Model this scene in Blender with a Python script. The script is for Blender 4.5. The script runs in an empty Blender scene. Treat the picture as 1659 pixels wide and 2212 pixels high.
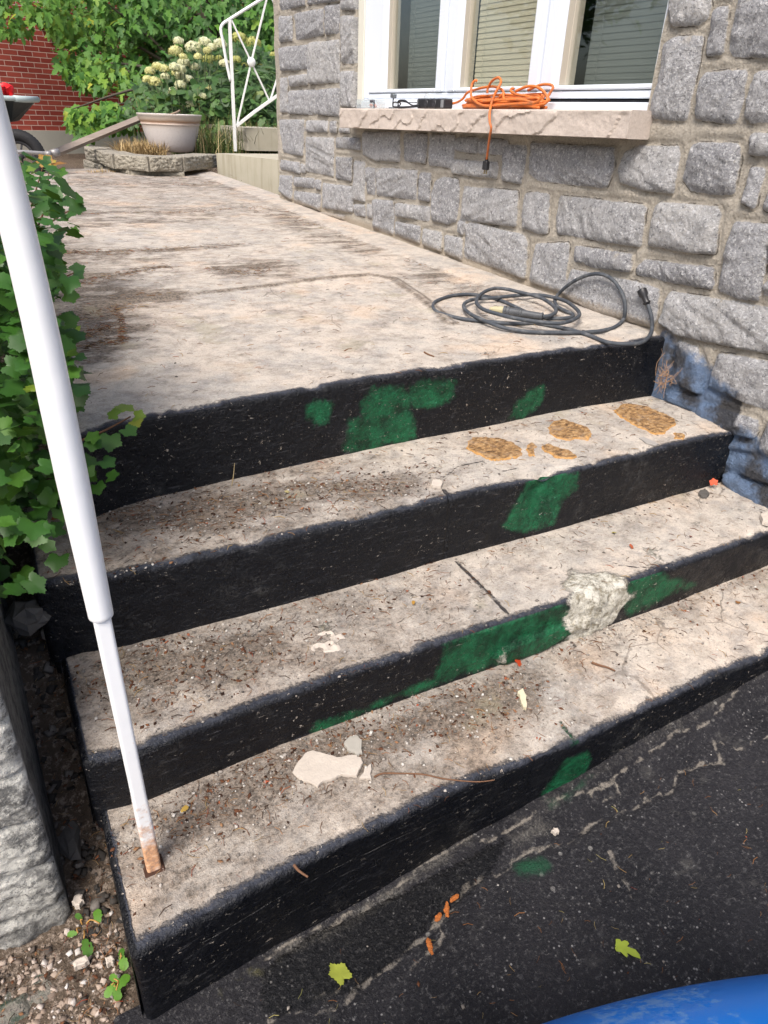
import bpy, math, random
import numpy as np
from mathutils import Vector, Matrix

random.seed(7); RNG = np.random.default_rng(7)
D = bpy.data
SC = bpy.context.scene
COL = SC.collection

# ------------------------------------------------------------------ camera
W_, H_ = 1659.0, 2212.0          # units the measurements were taken in
F_ = 1497.9614
PITCH, YAW, ROLL = 0.51737, 0.51757, 0.0412
CAM = np.array([-1.8207, -1.4599, 0.5681])
_fw = np.array([math.sin(YAW)*math.cos(PITCH), math.cos(YAW)*math.cos(PITCH), -math.sin(PITCH)])
_r0 = np.array([math.cos(YAW), -math.sin(YAW), 0.0]); _u0 = np.cross(_r0, _fw)
_r = _r0*math.cos(ROLL)+_u0*math.sin(ROLL); _u = -_r0*math.sin(ROLL)+_u0*math.cos(ROLL)
cam = D.cameras.new('camera'); camo = D.objects.new('camera', cam); COL.objects.link(camo)
M = Matrix(((_r[0], _u[0], -_fw[0], CAM[0]), (_r[1], _u[1], -_fw[1], CAM[1]), (_r[2], _u[2], -_fw[2], CAM[2]), (0, 0, 0, 1)))
camo.matrix_world = M
cam.sensor_fit = 'HORIZONTAL'; cam.sensor_width = 36.0; cam.lens = 36.0*F_/W_
cam.clip_start = 0.02; cam.clip_end = 500
SC.camera = camo
SC.render.resolution_x = 768; SC.render.resolution_y = 1024

# ------------------------------------------------------------------ light
SUN_EL, SUN_AZ = math.radians(54), math.radians(230)     # azimuth from +Y clockwise
w = D.worlds.new('World'); SC.world = w; w.use_nodes = True
nt = w.node_tree; bg = nt.nodes['Background']
sky = nt.nodes.new('ShaderNodeTexSky'); sky.sky_type = 'NISHITA'; sky.sun_disc = False
sky.sun_elevation = SUN_EL; sky.sun_rotation = SUN_AZ
sky.air_density = 1.0; sky.dust_density = 4.0; sky.ozone_density = 0.6
nt.links.new(sky.outputs[0], bg.inputs[0]); bg.inputs[1].default_value = 0.135
sl = D.lights.new('sun', 'SUN'); sl.energy = 2.15; sl.angle = math.radians(26); sl.color = (1.0, 0.95, 0.89)
so = D.objects.new('sun', sl); COL.objects.link(so)
sd = Vector((math.sin(SUN_AZ)*math.cos(SUN_EL), math.cos(SUN_AZ)*math.cos(SUN_EL), math.sin(SUN_EL)))
so.rotation_euler = sd.to_track_quat('Z', 'Y').to_euler(); so.location = (-3, -4, 6)
SC.view_settings.view_transform = 'Standard'; SC.view_settings.look = 'None'
SC.view_settings.exposure = 0.74; SC.view_settings.gamma = 1.0
SC.render.engine = 'CYCLES'

# ------------------------------------------------------------------ measuring
def ray(q):
    return _fw+(q[0]-W_/2)/F_*_r-(q[1]-H_/2)/F_*_u
def onx(q, x): d = ray(q); return CAM+(x-CAM[0])/d[0]*d
def ony(q, y): d = ray(q); return CAM+(y-CAM[1])/d[1]*d
def onz(q, z): d = ray(q); return CAM+(z-CAM[2])/d[2]*d
SL = 0.02
def onl(q, h=0.0):
    d = ray(q); t = -(CAM[2]-SL*CAM[1]-h)/(d[2]-SL*d[1]); return CAM+t*d
def dep(q, t): return CAM+t*ray(q)
K = 0.768055
def T(x0, y0, s, pts): return [((x0+x/s)*K, (y0+y/s)*K) for x, y in pts]

# ------------------------------------------------------------------ numpy noise
def _h(i, j, k, s):
    with np.errstate(over='ignore'):
        n = (i.astype(np.int64)*374761393+j.astype(np.int64)*668265263+k.astype(np.int64)*2147483647+s*974711) & 0xffffffff
        n = ((n ^ (n >> 13))*1274126177) & 0xffffffff
        n = (n ^ (n >> 16)) & 0xffffffff
        n = (n*2246822519) & 0xffffffff
        n = n ^ (n >> 15)
    return (n & 0xffff)/65535.0
def vn(x, y, z=0.0, s=0):
    x, y, z = np.broadcast_arrays(np.asarray(x, float), np.asarray(y, float), np.asarray(z, float))
    i, j, k = np.floor(x), np.floor(y), np.floor(z)
    a, b, c = x-i, y-j, z-k
    a = a*a*(3-2*a); b = b*b*(3-2*b); c = c*c*(3-2*c)
    i, j, k = i.astype(np.int64), j.astype(np.int64), k.astype(np.int64)
    def g(di, dj, dk): return _h(i+di, j+dj, k+dk, s)
    x00 = g(0, 0, 0)*(1-a)+g(1, 0, 0)*a; x10 = g(0, 1, 0)*(1-a)+g(1, 1, 0)*a
    x01 = g(0, 0, 1)*(1-a)+g(1, 0, 1)*a; x11 = g(0, 1, 1)*(1-a)+g(1, 1, 1)*a
    return (x00*(1-b)+x10*b)*(1-c)+(x01*(1-b)+x11*b)*c
def fbm(x, y, z=0.0, o=4, s=0, r=0.5):
    v = 0; a = 1; t = 0
    for n in range(o):
        v = v+a*(vn(np.asarray(x)*2**n, np.asarray(y)*2**n, np.asarray(z)*2**n, s+n)-0.5); t += a; a *= r
    return v/t          # about -0.5..0.5
def sst(e0, e1, x):
    t = np.clip((x-e0)/(e1-e0), 0, 1); return t*t*(3-2*t)
def psdf(X, Y, poly):
    """signed distance to polygon, + inside"""
    d = np.full(X.shape, 1e9); ins = np.zeros(X.shape, bool); n = len(poly)
    for i in range(n):
        x1, y1 = poly[i]; x2, y2 = poly[(i+1) % n]
        ex, ey = x2-x1, y2-y1; wx, wy = X-x1, Y-y1
        t = np.clip((wx*ex+wy*ey)/(ex*ex+ey*ey+1e-12), 0, 1)
        d = np.minimum(d, (wx-ex*t)**2+(wy-ey*t)**2)
        c = (y1 > Y) != (y2 > Y)
        ins ^= c & (X < (x2-x1)*(Y-y1)/((y2-y1) if y2 != y1 else 1e-12)+x1)
    d = np.sqrt(d); return np.where(ins, d, -d)
def ldist(X, Y, pts):
    d = np.full(X.shape, 1e9)
    for (x1, y1), (x2, y2) in zip(pts[:-1], pts[1:]):
        ex, ey = x2-x1, y2-y1; wx, wy = X-x1, Y-y1
        t = np.clip((wx*ex+wy*ey)/(ex*ex+ey*ey+1e-12), 0, 1)
        d = np.minimum(d, (wx-ex*t)**2+(wy-ey*t)**2)
    return np.sqrt(d)
def shrink(poly, r):
    P = [np.array(p, float) for p in poly]; n = len(P)
    A = sum(P[i][0]*P[(i+1) % n][1]-P[(i+1) % n][0]*P[i][1] for i in range(n))
    if A < 0: P = P[::-1]
    out = []
    for i in range(n):
        a, b, c = P[i-1], P[i], P[(i+1) % n]
        e1 = (b-a)/(np.hypot(*(b-a))+1e-9); e2 = (c-b)/(np.hypot(*(c-b))+1e-9)
        n1 = np.array([-e1[1], e1[0]]); n2 = np.array([-e2[1], e2[0]])
        m = n1+n2; m = m/max(0.35, float(m@m)/2)*1.0
        out.append(b+m*r)
    return [tuple(p) for p in out]

# ------------------------------------------------------------------ meshes
def mk(name, V, Fc, mats=(), parent=None, attrs=None, smooth=True, fm=None):
    me = D.meshes.new(name)
    V = np.asarray(V, float)
    o = D.objects.new(name, me); COL.objects.link(o)
    if parent is not None:
        o.parent = parent; V = V-np.array(parent_org(parent))
    if isinstance(Fc, np.ndarray):
        n = Fc.shape[1]; me.vertices.add(len(V)); me.vertices.foreach_set('co', V.astype(np.float32).ravel())
        me.loops.add(Fc.size); me.loops.foreach_set('vertex_index', Fc.astype(np.int32).ravel())
        me.polygons.add(len(Fc)); me.polygons.foreach_set('loop_start', np.arange(0, Fc.size, n, dtype=np.int32))
        me.polygons.foreach_set('loop_total', np.full(len(Fc), n, np.int32))
        me.update(calc_edges=True)
    else:
        me.from_pydata([tuple(v) for v in V], [], Fc); me.update()
    for m in (mats if isinstance(mats, (list, tuple)) else [mats]): me.materials.append(m)
    if smooth: me.polygons.foreach_set('use_smooth', np.ones(len(me.polygons), bool))
    if fm is not None: me.polygons.foreach_set('material_index', np.asarray(fm, np.int32))
    for k, a in (attrs or {}).items():
        at = me.attributes.new(k, 'FLOAT', 'POINT'); at.data.foreach_set('value', np.asarray(a, np.float32).ravel())
    return o
_ORG = {}
def parent_org(p):
    x, y, z = 0.0, 0.0, 0.0
    while p is not None:
        x += p.location.x; y += p.location.y; z += p.location.z; p = p.parent
    return (x, y, z)
def tag(o, label=None, cat=None, group=None, kind=None):
    if label: o['label'] = label
    if cat: o['category'] = cat
    if group: o['group'] = group
    if kind: o['kind'] = kind
    return o
def thing(name, loc, label, cat, group=None):
    o = D.objects.new(name, None); o.empty_display_size = 0.05; COL.objects.link(o); o.location = Vector([float(c) for c in loc])
    return tag(o, label, cat, group)
def copy_tree(o, parent=None):
    c = o.copy(); COL.objects.link(c); c.parent = parent
    for ch in list(o.children): copy_tree(ch, c)
    return c
def gridf(nu, nv, flip=False):
    a = np.arange(nu*nv).reshape(nu, nv)
    f = np.stack([a[:-1, :-1], a[1:, :-1], a[1:, 1:], a[:-1, 1:]], -1).reshape(-1, 4)
    return f[:, ::-1].copy() if flip else f
class MB:
    """collects simple solids into one mesh"""
    def __init__(s): s.v = []; s.f = []; s.m = []
    def add(s, V, Fc, m=0):
        b = len(s.v); s.v += [tuple(float(c) for c in v) for v in V]; s.f += [tuple(int(i)+b for i in f) for f in Fc]; s.m += [m]*len(Fc)
    def box(s, a, b, m=0, bev=0.0, rot=None, piv=None):
        a = np.minimum(a, b).astype(float) if False else np.array(a, float); b = np.array(b, float)
        lo = np.minimum(a, b); hi = np.maximum(a, b); r = min(bev, 0.45*float(min(hi-lo)))
        if r <= 0:
            V = [(x, y, z) for x in (lo[0], hi[0]) for y in (lo[1], hi[1]) for z in (lo[2], hi[2])]
            Fc = [(0, 1, 3, 2), (4, 6, 7, 5), (0, 4, 5, 1), (2, 3, 7, 6), (0, 2, 6, 4), (1, 5, 7, 3)]
        else:
            V = []; idx = {}
            for i in (0, 1):
                for j in (0, 1):
                    for k in (0, 1):
                        for ax in range(3):
                            p = [hi[0]-r if i else lo[0]+r, hi[1]-r if j else lo[1]+r, hi[2]-r if k else lo[2]+r]
                            p[ax] += (r if (i, j, k)[ax] else -r); idx[(i, j, k, ax)] = len(V); V.append(tuple(p))
            Fc = []
            for ax in range(3):
                b1, b2 = (ax+1) % 3, (ax+2) % 3
                for s_ in (0, 1):
                    q = []
                    for (u, v_) in ((0, 0), (1, 0), (1, 1), (0, 1)):
                        c = [0, 0, 0]; c[ax] = s_; c[b1] = u; c[b2] = v_; q.append(idx[(*c, ax)])
                    Fc.append(tuple(q if s_ else q[::-1]))
            for ax in range(3):
                b1, b2 = (ax+1) % 3, (ax+2) % 3
                for u in (0, 1):
                    for v_ in (0, 1):
                        c0 = [0, 0, 0]; c0[b1] = u; c0[b2] = v_; c1 = list(c0); c1[ax] = 1
                        q = [idx[(*c0, b1)], idx[(*c1, b1)], idx[(*c1, b2)], idx[(*c0, b2)]]
                        Fc.append(tuple(q if (u == v_) ^ True else q[::-1]))
            for i in (0, 1):
                for j in (0, 1):
                    for k in (0, 1):
                        q = [idx[(i, j, k, a_)] for a_ in range(3)]
                        Fc.append(tuple(q if (i+j+k) % 2 else q[::-1]))
        if rot is not None:
            pv = np.array(piv if piv is not None else (lo+hi)/2); R = np.array(rot.to_matrix() if hasattr(rot, 'to_matrix') else rot)
            V = [(np.array(p)-pv)@R.T+pv for p in V]
        s.add(V, Fc, m)
    def tube(s, pts, r, n=10, m=0, caps=True, smooth=0, closed=False, sq=False):
        P = np.array(pts, float)
        rr = np.array(r if np.ndim(r) else [r]*len(P), float)
        if smooth: P, rr = crspline(P, rr, smooth)
        Tn = np.gradient(P, axis=0); Tn /= np.linalg.norm(Tn, axis=1)[:, None]+1e-12
        up = np.array([0, 0, 1.0]) if abs(Tn[0][2]) < 0.9 else np.array([1.0, 0, 0])
        u = np.cross(Tn[0], up); u /= np.linalg.norm(u); rings = []
        for i in range(len(P)):
            u = u-Tn[i]*(u@Tn[i]); u /= np.linalg.norm(u)+1e-12; v = np.cross(Tn[i], u)
            a = np.arange(n)/n*2*math.pi+(math.pi/4 if sq else 0)
            rings.append(P[i]+rr[i]*(np.cos(a)[:, None]*u+np.sin(a)[:, None]*v))
        V = np.concatenate(rings); Fc = []
        for i in range(len(P)-1):
            for j in range(n):
                a, b = i*n+j, i*n+(j+1) % n; Fc.append((a, b, b+n, a+n))
        if caps: Fc.append(tuple(range(n))[::-1]); Fc.append(tuple((len(P)-1)*n+j for j in range(n)))
        s.add(V, Fc, m)
    def lathe(s, c, prof, n=40, m=0, axis='z', ms=None):
        c = np.array(c, float); V = []
        for (rd, h) in prof:
            for j in range(n):
                a = j/n*2*math.pi; p = (rd*math.cos(a), rd*math.sin(a), h)
                if axis == 'x': p = (h, p[0], p[1])
                elif axis == 'y': p = (p[0], h, p[1])
                V.append(c+np.array(p))
        Fc = []; k = len(prof)
        for i in range(k-1):
            for j in range(n):
                a, b = i*n+j, i*n+(j+1) % n; Fc.append((a, b, b+n, a+n))
        if axis == 'y': Fc = [f[::-1] for f in Fc]
        s.add(V, Fc, m)
    def prism(s, poly, z0, z1, m=0, basis=None, org=(0, 0, 0)):
        """poly in (a,b); basis = (A,B,C) unit vectors"""
        A, B, C = [np.array(v, float) for v in (basis or ((1, 0, 0), (0, 1, 0), (0, 0, 1)))]
        o = np.array(org, float); n = len(poly)
        V = [o+A*p[0]+B*p[1]+C*z0 for p in poly]+[o+A*p[0]+B*p[1]+C*z1 for p in poly]
        Fc = [tuple(range(n))[::-1], tuple(range(n, 2*n))]+[(i, (i+1) % n, (i+1) % n+n, i+n) for i in range(n)]
        s.add(V, Fc, m)
    def ball(s, c, r, m=0, nu=12, nv=8, sc=(1, 1, 1), jit=0.0, seed=0):
        V = []; Fc = []
        c = np.array(c, float)
        for i in range(nv+1):
            ph = math.pi*i/nv
            for j in range(nu):
                a = 2*math.pi*j/nu; d = np.array([math.sin(ph)*math.cos(a), math.sin(ph)*math.sin(a), math.cos(ph)])
                k = 1+jit*float(fbm(d[0]*2+seed, d[1]*2, d[2]*2, 2)) if jit else 1
                V.append(c+d*r*k*np.array(sc))
        for i in range(nv):
            for j in range(nu):
                a, b = i*nu+j, i*nu+(j+1) % nu; Fc.append((a, a+nu, b+nu, b))
        s.add(V, Fc, m)
    def build(s, name, mats, parent=None, smooth=False, auto=None):
        o = mk(name, np.array(s.v), s.f, mats, parent, smooth=smooth, fm=s.m)
        if auto:
            me = o.data; me.polygons.foreach_set('use_smooth', np.ones(len(me.polygons), bool))
            me.set_sharp_from_angle(angle=math.radians(auto))
        return o
def crspline(P, rr, k):
    n = len(P); out = []; ro = []
    for i in range(n-1):
        p0 = P[max(i-1, 0)]; p1 = P[i]; p2 = P[i+1]; p3 = P[min(i+2, n-1)]
        for t in np.arange(k)/k:
            out.append(0.5*((2*p1)+(-p0+p2)*t+(2*p0-5*p1+4*p2-p3)*t*t+(-p0+3*p1-3*p2+p3)*t**3)); ro.append(rr[i]*(1-t)+rr[i+1]*t)
    out.append(P[-1]); ro.append(rr[-1])
    return np.array(out), np.array(ro)

# ------------------------------------------------------------------ materials
class N:
    def __init__(s, name, rough=0.7, spec=0.3):
        s.mat = D.materials.new(name); s.mat.use_nodes = True; s.t = s.mat.node_tree
        s.b = s.t.nodes['Principled BSDF']; s.out = s.t.nodes['Material Output']
        s.b.inputs['Roughness'].default_value = rough; s.b.inputs['Specular IOR Level'].default_value = spec
        s.co = s.t.nodes.new('ShaderNodeTexCoord').outputs['Object']
    def n(s, k): return s.t.nodes.new(k)
    def l(s, a, b):
        if isinstance(a, (int, float)): b.default_value = a
        elif isinstance(a, tuple): b.default_value = (*a, 1.0) if len(a) == 3 and hasattr(b.default_value, '__len__') and len(b.default_value) == 4 else a
        else: s.t.links.new(a, b)
    def noise(s, scale, det=4, rough=0.55, vec=None, dist=0.0, sc=None):
        v = vec if vec is not None else s.co
        if sc: v = s.scale(v, sc)
        x = s.n('ShaderNodeTexNoise'); s.t.links.new(v, x.inputs['Vector'])
        x.inputs['Scale'].default_value = scale; x.inputs['Detail'].default_value = det; x.inputs['Roughness'].default_value = rough
        x.inputs['Distortion'].default_value = dist; return x.outputs['Fac']
    def scale(s, v, sc):
        m = s.n('ShaderNodeMapping'); s.t.links.new(v, m.inputs['Vector']); m.inputs['Scale'].default_value = sc; return m.outputs[0]
    def vor(s, scale, feat='F1', out='Distance', vec=None, rnd=1.0):
        x = s.n('ShaderNodeTexVoronoi'); x.feature = feat; s.t.links.new(vec if vec is not None else s.co, x.inputs['Vector'])
        x.inputs['Scale'].default_value = scale; x.inputs['Randomness'].default_value = rnd; return x.outputs[out]
    def attr(s, name):
        a = s.n('ShaderNodeAttribute'); a.attribute_name = name; return a.outputs['Fac']
    def m(s, op, a, b=0.0, c=0.0, cl=False):
        x = s.n('ShaderNodeMath'); x.operation = op; x.use_clamp = cl; s.l(a, x.inputs[0]); s.l(b, x.inputs[1]); s.l(c, x.inputs[2]); return x.outputs[0]
    def mr(s, v, a, b, c=0.0, d=1.0, sm=True):
        x = s.n('ShaderNodeMapRange'); x.interpolation_type = 'SMOOTHSTEP' if sm else 'LINEAR'
        s.l(v, x.inputs['Value']); s.l(a, x.inputs['From Min']); s.l(b, x.inputs['From Max']); s.l(c, x.inputs['To Min']); s.l(d, x.inputs['To Max']); return x.outputs[0]
    def mix(s, f, a, b, mode='MIX'):
        x = s.n('ShaderNodeMix'); x.data_type = 'RGBA'; x.blend_type = mode
        s.l(f, x.inputs[0]); s.l(a, x.inputs[6]); s.l(b, x.inputs[7]); return x.outputs[2]
    def vwarp(s, v, scale, amp):
        x = s.n('ShaderNodeTexNoise'); s.t.links.new(v, x.inputs['Vector']); x.inputs['Scale'].default_value = scale; x.inputs['Detail'].default_value = 4
        a = s.n('ShaderNodeVectorMath'); a.operation = 'MULTIPLY_ADD'; s.t.links.new(x.outputs['Color'], a.inputs[0]); a.inputs[1].default_value = (amp, amp, amp); s.t.links.new(v, a.inputs[2]); return a.outputs[0]
    def ramp(s, f, st):
        x = s.n('ShaderNodeValToRGB'); e = x.color_ramp.elements
        while len(e) < len(st): e.new(0.5)
        for i, (p, c) in enumerate(st): e[i].position = p; e[i].color = (*c, 1)
        s.l(f, x.inputs[0]); return x.outputs[0]
    def col(s, c): s.l(c, s.b.inputs['Base Color']); return s
    def rough(s, c): s.l(c, s.b.inputs['Roughness']); return s
    def bump(s, h, st=0.5, dist=0.002):
        x = s.n('ShaderNodeBump'); s.l(h, x.inputs['Height']); x.inputs['Strength'].default_value = st; x.inputs['Distance'].default_value = dist
        s.t.links.new(x.outputs[0], s.b.inputs['Normal']); return s
def plain(name, c, rough=0.6, spec=0.4, var=0.12, sc=30.0, metal=0.0, bump=0.0, bs=200):
    m = N(name, rough, spec); n = m.noise(sc, 5)
    m.col(m.mix(n, tuple(x*(1-var) for x in c), tuple(min(1, x*(1+var)) for x in c)))
    m.rough(m.mr(m.noise(sc*1.7, 3), 0.3, 0.7, rough*0.85, min(1, rough*1.15)))
    m.b.inputs['Metallic'].default_value = metal
    if bump: m.bump(m.noise(bs, 4), bump, 0.002)
    return m.mat
# ------------------------------------------------------------------ shared surface materials
def concrete_mat():
    m = N('painted_concrete', 0.85, 0.3)
    big = m.noise(3.0, 5, 0.6, dist=0.4); mid = m.noise(14, 6, 0.65); fine = m.noise(120, 4, 0.7); grit = m.noise(420, 2, 0.6)
    c = m.ramp(big, [(0.28, (0.37, 0.345, 0.315)), (0.45, (0.50, 0.455, 0.40)), (0.64, (0.585, 0.495, 0.41))])
    c = m.mix(m.mr(mid, 0.42, 0.62, 0, 0.55), c, (0.55, 0.50, 0.44))
    c = m.mix(m.mr(mid, 0.54, 0.36, 0, 0.6), c, (0.34, 0.325, 0.31)); c = m.mix(m.mr(m.noise(7, 7, 0.75, dist=0.8), 0.50, 0.68, 0, 0.55), c, (0.30, 0.275, 0.25))
    netd = m.vor(4.2, feat='DISTANCE_TO_EDGE', vec=m.vwarp(m.co, 9, 0.05)); c = m.mix(m.m('MULTIPLY', m.mr(netd, 0.011, 0.003), m.mr(m.noise(2.5, 3), 0.555, 0.62, 0, 0.7)), c, (0.16, 0.14, 0.12))
    pinkz = m.noise(5.0, 3, 0.5, sc=(1, 1, 1)); c = m.mix(m.mr(pinkz, 0.55, 0.72, 0, 0.55), c, (0.62, 0.46, 0.33))
    c = m.mix(m.mr(fine, 0.50, 0.34, 0, 0.75), c, m.mix(0.5, c, (0.16, 0.14, 0.125)))
    c = m.mix(m.mr(m.noise(75, 5, 0.75), 0.56, 0.70, 0, 0.75), c, (0.60, 0.55, 0.49))
    c = m.mix(m.mr(m.noise(240, 3, 0.7), 0.60, 0.68, 0, 0.55), c, (0.13, 0.115, 0.10))
    # exposed sand grains
    g = m.vor(260); c = m.mix(m.mr(g, 0.16, 0.05, 0, 0.5), c, (0.17, 0.15, 0.135))
    g2 = m.vor(140, out='Distance'); c = m.mix(m.mr(g2, 0.12, 0.04, 0, 0.55), c, (0.70, 0.66, 0.60))
    # ground in dirt
    d = m.attr('dirt'); dn = m.m('ADD', d, m.m('MULTIPLY', m.m('SUBTRACT', m.noise(9, 6, 0.7), 0.5), 1.1))
    dn = m.m('ADD', dn, m.m('MULTIPLY', m.m('SUBTRACT', m.noise(1.0, 6, 0.75, sc=(20, 27, 20)), 0.5), 1.9)); dn = m.m('ADD', dn, m.m('MULTIPLY', m.m('SUBTRACT', fine, 0.5), 1.2))
    dm = m.mr(dn, 0.05, 0.85, 0, 0.90, sm=False)
    dcol = m.mix(m.mr(m.noise(95, 5, 0.8), 0.38, 0.62), (0.050, 0.039, 0.031), (0.215, 0.172, 0.135))
    c = m.mix(dm, c, dcol)
    lich = m.mr(m.noise(6.5, 4, 0.6), 0.60, 0.72, 0, 0.35); c = m.mix(lich, c, (0.33, 0.30, 0.20))
    bare = m.attr('bare'); bn = m.mr(m.m('ADD', bare, m.m('MULTIPLY', m.m('SUBTRACT', fine, 0.5), 1.1)), 0.30, 0.68)
    c = m.mix(bn, c, m.mix(m.mr(m.noise(55, 6, 0.8), 0.36, 0.58), (0.30, 0.27, 0.20), (0.78, 0.75, 0.66)))
    # cracks
    ck = m.attr('crk'); ckn = m.m('ADD', ck, m.m('MULTIPLY', m.m('SUBTRACT', m.noise(70, 4, 0.6), 0.5), 0.008))
    ckm = m.mr(ckn, 0.0042, 0.0012); c = m.mix(ckm, c, (0.05, 0.045, 0.045))
    # black paint
    p = m.attr('paint')
    e = m.m('SUBTRACT', m.noise(26, 5, 0.65), 0.5); e2 = m.m('SUBTRACT', m.noise(150, 4, 0.7), 0.5)
    pn = m.m('ADD', p, m.m('ADD', m.m('MULTIPLY', e, 0.020), m.m('MULTIPLY', e2, 0.024)))
    pm = m.mr(pn, -0.0065, 0.0050)
    thick = m.mr(pn, 0.001, 0.022)
    pc = m.mix(thick, (0.050, 0.056, 0.075), (0.0022, 0.0030, 0.0055))
    pc = m.mix(m.mr(m.noise(18, 5, 0.7), 0.5, 0.72, 0, 0.5), pc, (0.008, 0.009, 0.012))
    # brush / scrape streaks along the riser
    st = m.noise(1.0, 6, 0.75, sc=(22, 60, 190)); pc = m.mix(m.mr(st, 0.575, 0.68, 0, 0.6), pc, (0.085, 0.086, 0.092)); du = m.noise(7, 6, 0.75); pc = m.mix(m.m('MULTIPLY', m.mr(du, 0.56, 0.72), m.mr(fine, 0.4, 0.6)), pc, (0.055, 0.055, 0.055))
    gr = m.attr('green'); gn = m.m('ADD', gr, m.m('ADD', m.m('MULTIPLY', e, 0.035), m.m('MULTIPLY', e2, 0.025))); gm = m.mr(gn, -0.0090, 0.0100)
    gcol = m.mix(m.mr(m.noise(26, 6, 0.75), 0.3, 0.7), (0.002, 0.022, 0.010), (0.009, 0.120, 0.048)); gcol = m.mix(m.mr(m.noise(60, 5, 0.8), 0.60, 0.70, 0, 0.6), gcol, (0.05, 0.24, 0.14))
    pc = m.mix(gm, pc, gcol)
    # chips down to bare concrete
    chv = m.noise(105, 5, 0.72); chn = m.noise(5.0, 3, 0.5)
    chm = m.m('MULTIPLY', m.mr(chv, 0.635, 0.66), m.mr(chn, 0.42, 0.58))
    wide = m.mr(m.noise(1.0, 6, 0.75, sc=(40, 40, 150)), 0.645, 0.67)
    pm2 = m.m('MULTIPLY', pm, m.m('SUBTRACT', 1.0, m.m('MAXIMUM', chm, m.m('MULTIPLY', wide, 0.8))), cl=True)
    gon = m.mr(m.m('ADD', gr, m.m('MULTIPLY', e2, 0.02)), 0.0005, 0.006)   # green also on tread grooves
    pm3 = m.m('MULTIPLY', m.m('MAXIMUM', pm2, m.m('MULTIPLY', gon, m.attr('gtop'))), m.m('SUBTRACT', 1.0, bn), cl=True)
    c = m.mix(pm3, c, m.mix(m.m('MULTIPLY', gon, m.attr('gtop')), pc, gcol))
    m.col(c)
    m.rough(m.mix(pm3, (0.9, 0.9, 0.9), m.mix(m.mr(m.noise(30, 5, 0.7), 0.35, 0.65), (0.22, 0.22, 0.22), (0.5, 0.5, 0.5))))
    h = m.m('ADD', m.m('MULTIPLY', fine, 0.6), m.m('ADD', m.m('MULTIPLY', grit, 0.35), m.m('MULTIPLY', mid, 1.6)))
    h = m.m('SUBTRACT', h, m.m('MULTIPLY', ckm, 1.2)); h = m.m('SUBTRACT', h, m.m('MULTIPLY', m.mr(g, 0.16, 0.05), 0.25))
    h = m.m('ADD', h, m.m('MULTIPLY', pm3, 0.25))
    h = m.m('ADD', h, m.m('MULTIPLY', bn, m.m('MULTIPLY', m.noise(60, 5, 0.8), 3.0)))
    h = m.m('ADD', h, m.m('MULTIPLY', pm3, m.m('MULTIPLY', m.noise(55, 5, 0.7), 1.6)))
    m.bump(h, 0.95, 0.0045); m.l(m.mr(pm3, 0, 1, 0.22, 0.30), m.b.inputs['Specular IOR Level'])
    return m.mat
CONC = concrete_mat()

def on_riser(pts, y): return [(float(p[0]), float(p[2])) for p in (ony(q, y) for q in pts)]
def on_tread(pts, z): return [(float(p[0]), float(p[1])) for p in (onz(q, z) for q in pts)]
A_, B_, C_, D_2, E_ = (740, 1040), (1360, 1040), (740, 1640), (1360, 1640), (1360, 2240)
S_ = 2.07375
GREEN = {
 0: [T(*A_, S_, [(270,220),(330,195),(420,210),(400,320),(320,335),(265,300)]),
     T(*A_, S_, [(650,130),(720,110),(870,110),(880,230),(920,340),(915,420),(860,450),(740,450),(620,510),(490,480),(500,390),(520,310),(600,290),(590,210)]),
     T(*A_, S_, [(880,100),(1050,60),(1150,90),(1150,170),(1090,200),(1010,240),(900,240),(870,170)]),
     T(*B_, S_, [(180,310),(240,200),(310,130),(400,120),(385,200),(330,270),(270,310)])],
 1: [T(*B_, S_, [(100,900),(180,760),(240,660),(270,590),(300,560),(530,600),(520,680),(430,780),(390,880),(220,935),(150,935)])],
 2: [T(*C_, S_, [(280,920),(320,830),(600,740),(800,640),(1000,560),(1050,440),(1060,360),(1250,270),(1400,210),(1560,180),(1700,130),(1760,190),(1700,330),(1600,400),(1400,470),(1200,530),(900,640),(620,750)]),
     T(*D_2, S_, [(0,300),(430,100),(560,190),(720,230),(640,270),(350,390),(0,480)]),
     T(*B_, S_, [(855,1200),(1010,1165),(1060,1200),(1230,1245),(1100,1290),(830,1430),(800,1330)])],
 3: [T(*D_2, S_, [(430,1120),(480,1030),(590,1000),(620,1000),(600,1110),(540,1190),(440,1260),(330,1300),(380,1180)])],
}
def poly2d(d): return d
DIRT = {
 1: [([(210,1092),(450,1062),(700,1035),(880,1015),(930,1040),(860,1080),(700,1090),(560,1120),(450,1170),(230,1160)], 0.04, 0.95),
     ([(90,1200),(200,1170),(430,1180),(380,1235),(240,1250),(100,1262)], 0.03, 0.45),
     ([(930,1000),(1100,985),(1000,1010),(900,1050)], 0.03, 0.35)],
 2: [([(250,1400),(500,1352),(640,1330),(690,1390),(600,1450),(480,1480),(330,1560),(200,1540),(150,1470)], 0.05, 0.85),
     ([(640,1330),(1000,1220),(980,1290),(820,1350)], 0.04, 0.35)],
 3: [([(310,1750),(620,1600),(900,1500),(1130,1440),(1180,1470),(1190,1560),(1000,1600),(900,1640),(700,1680),(560,1780),(430,1840),(350,1890)], 0.05, 1.0),
     ([(1190,1420),(1659,1220),(1659,1240),(1250,1450)], 0.02, 0.5), ([(230,1780),(330,1760),(330,1900),(300,1960),(250,1900)], 0.02, 0.5)],
}
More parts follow.
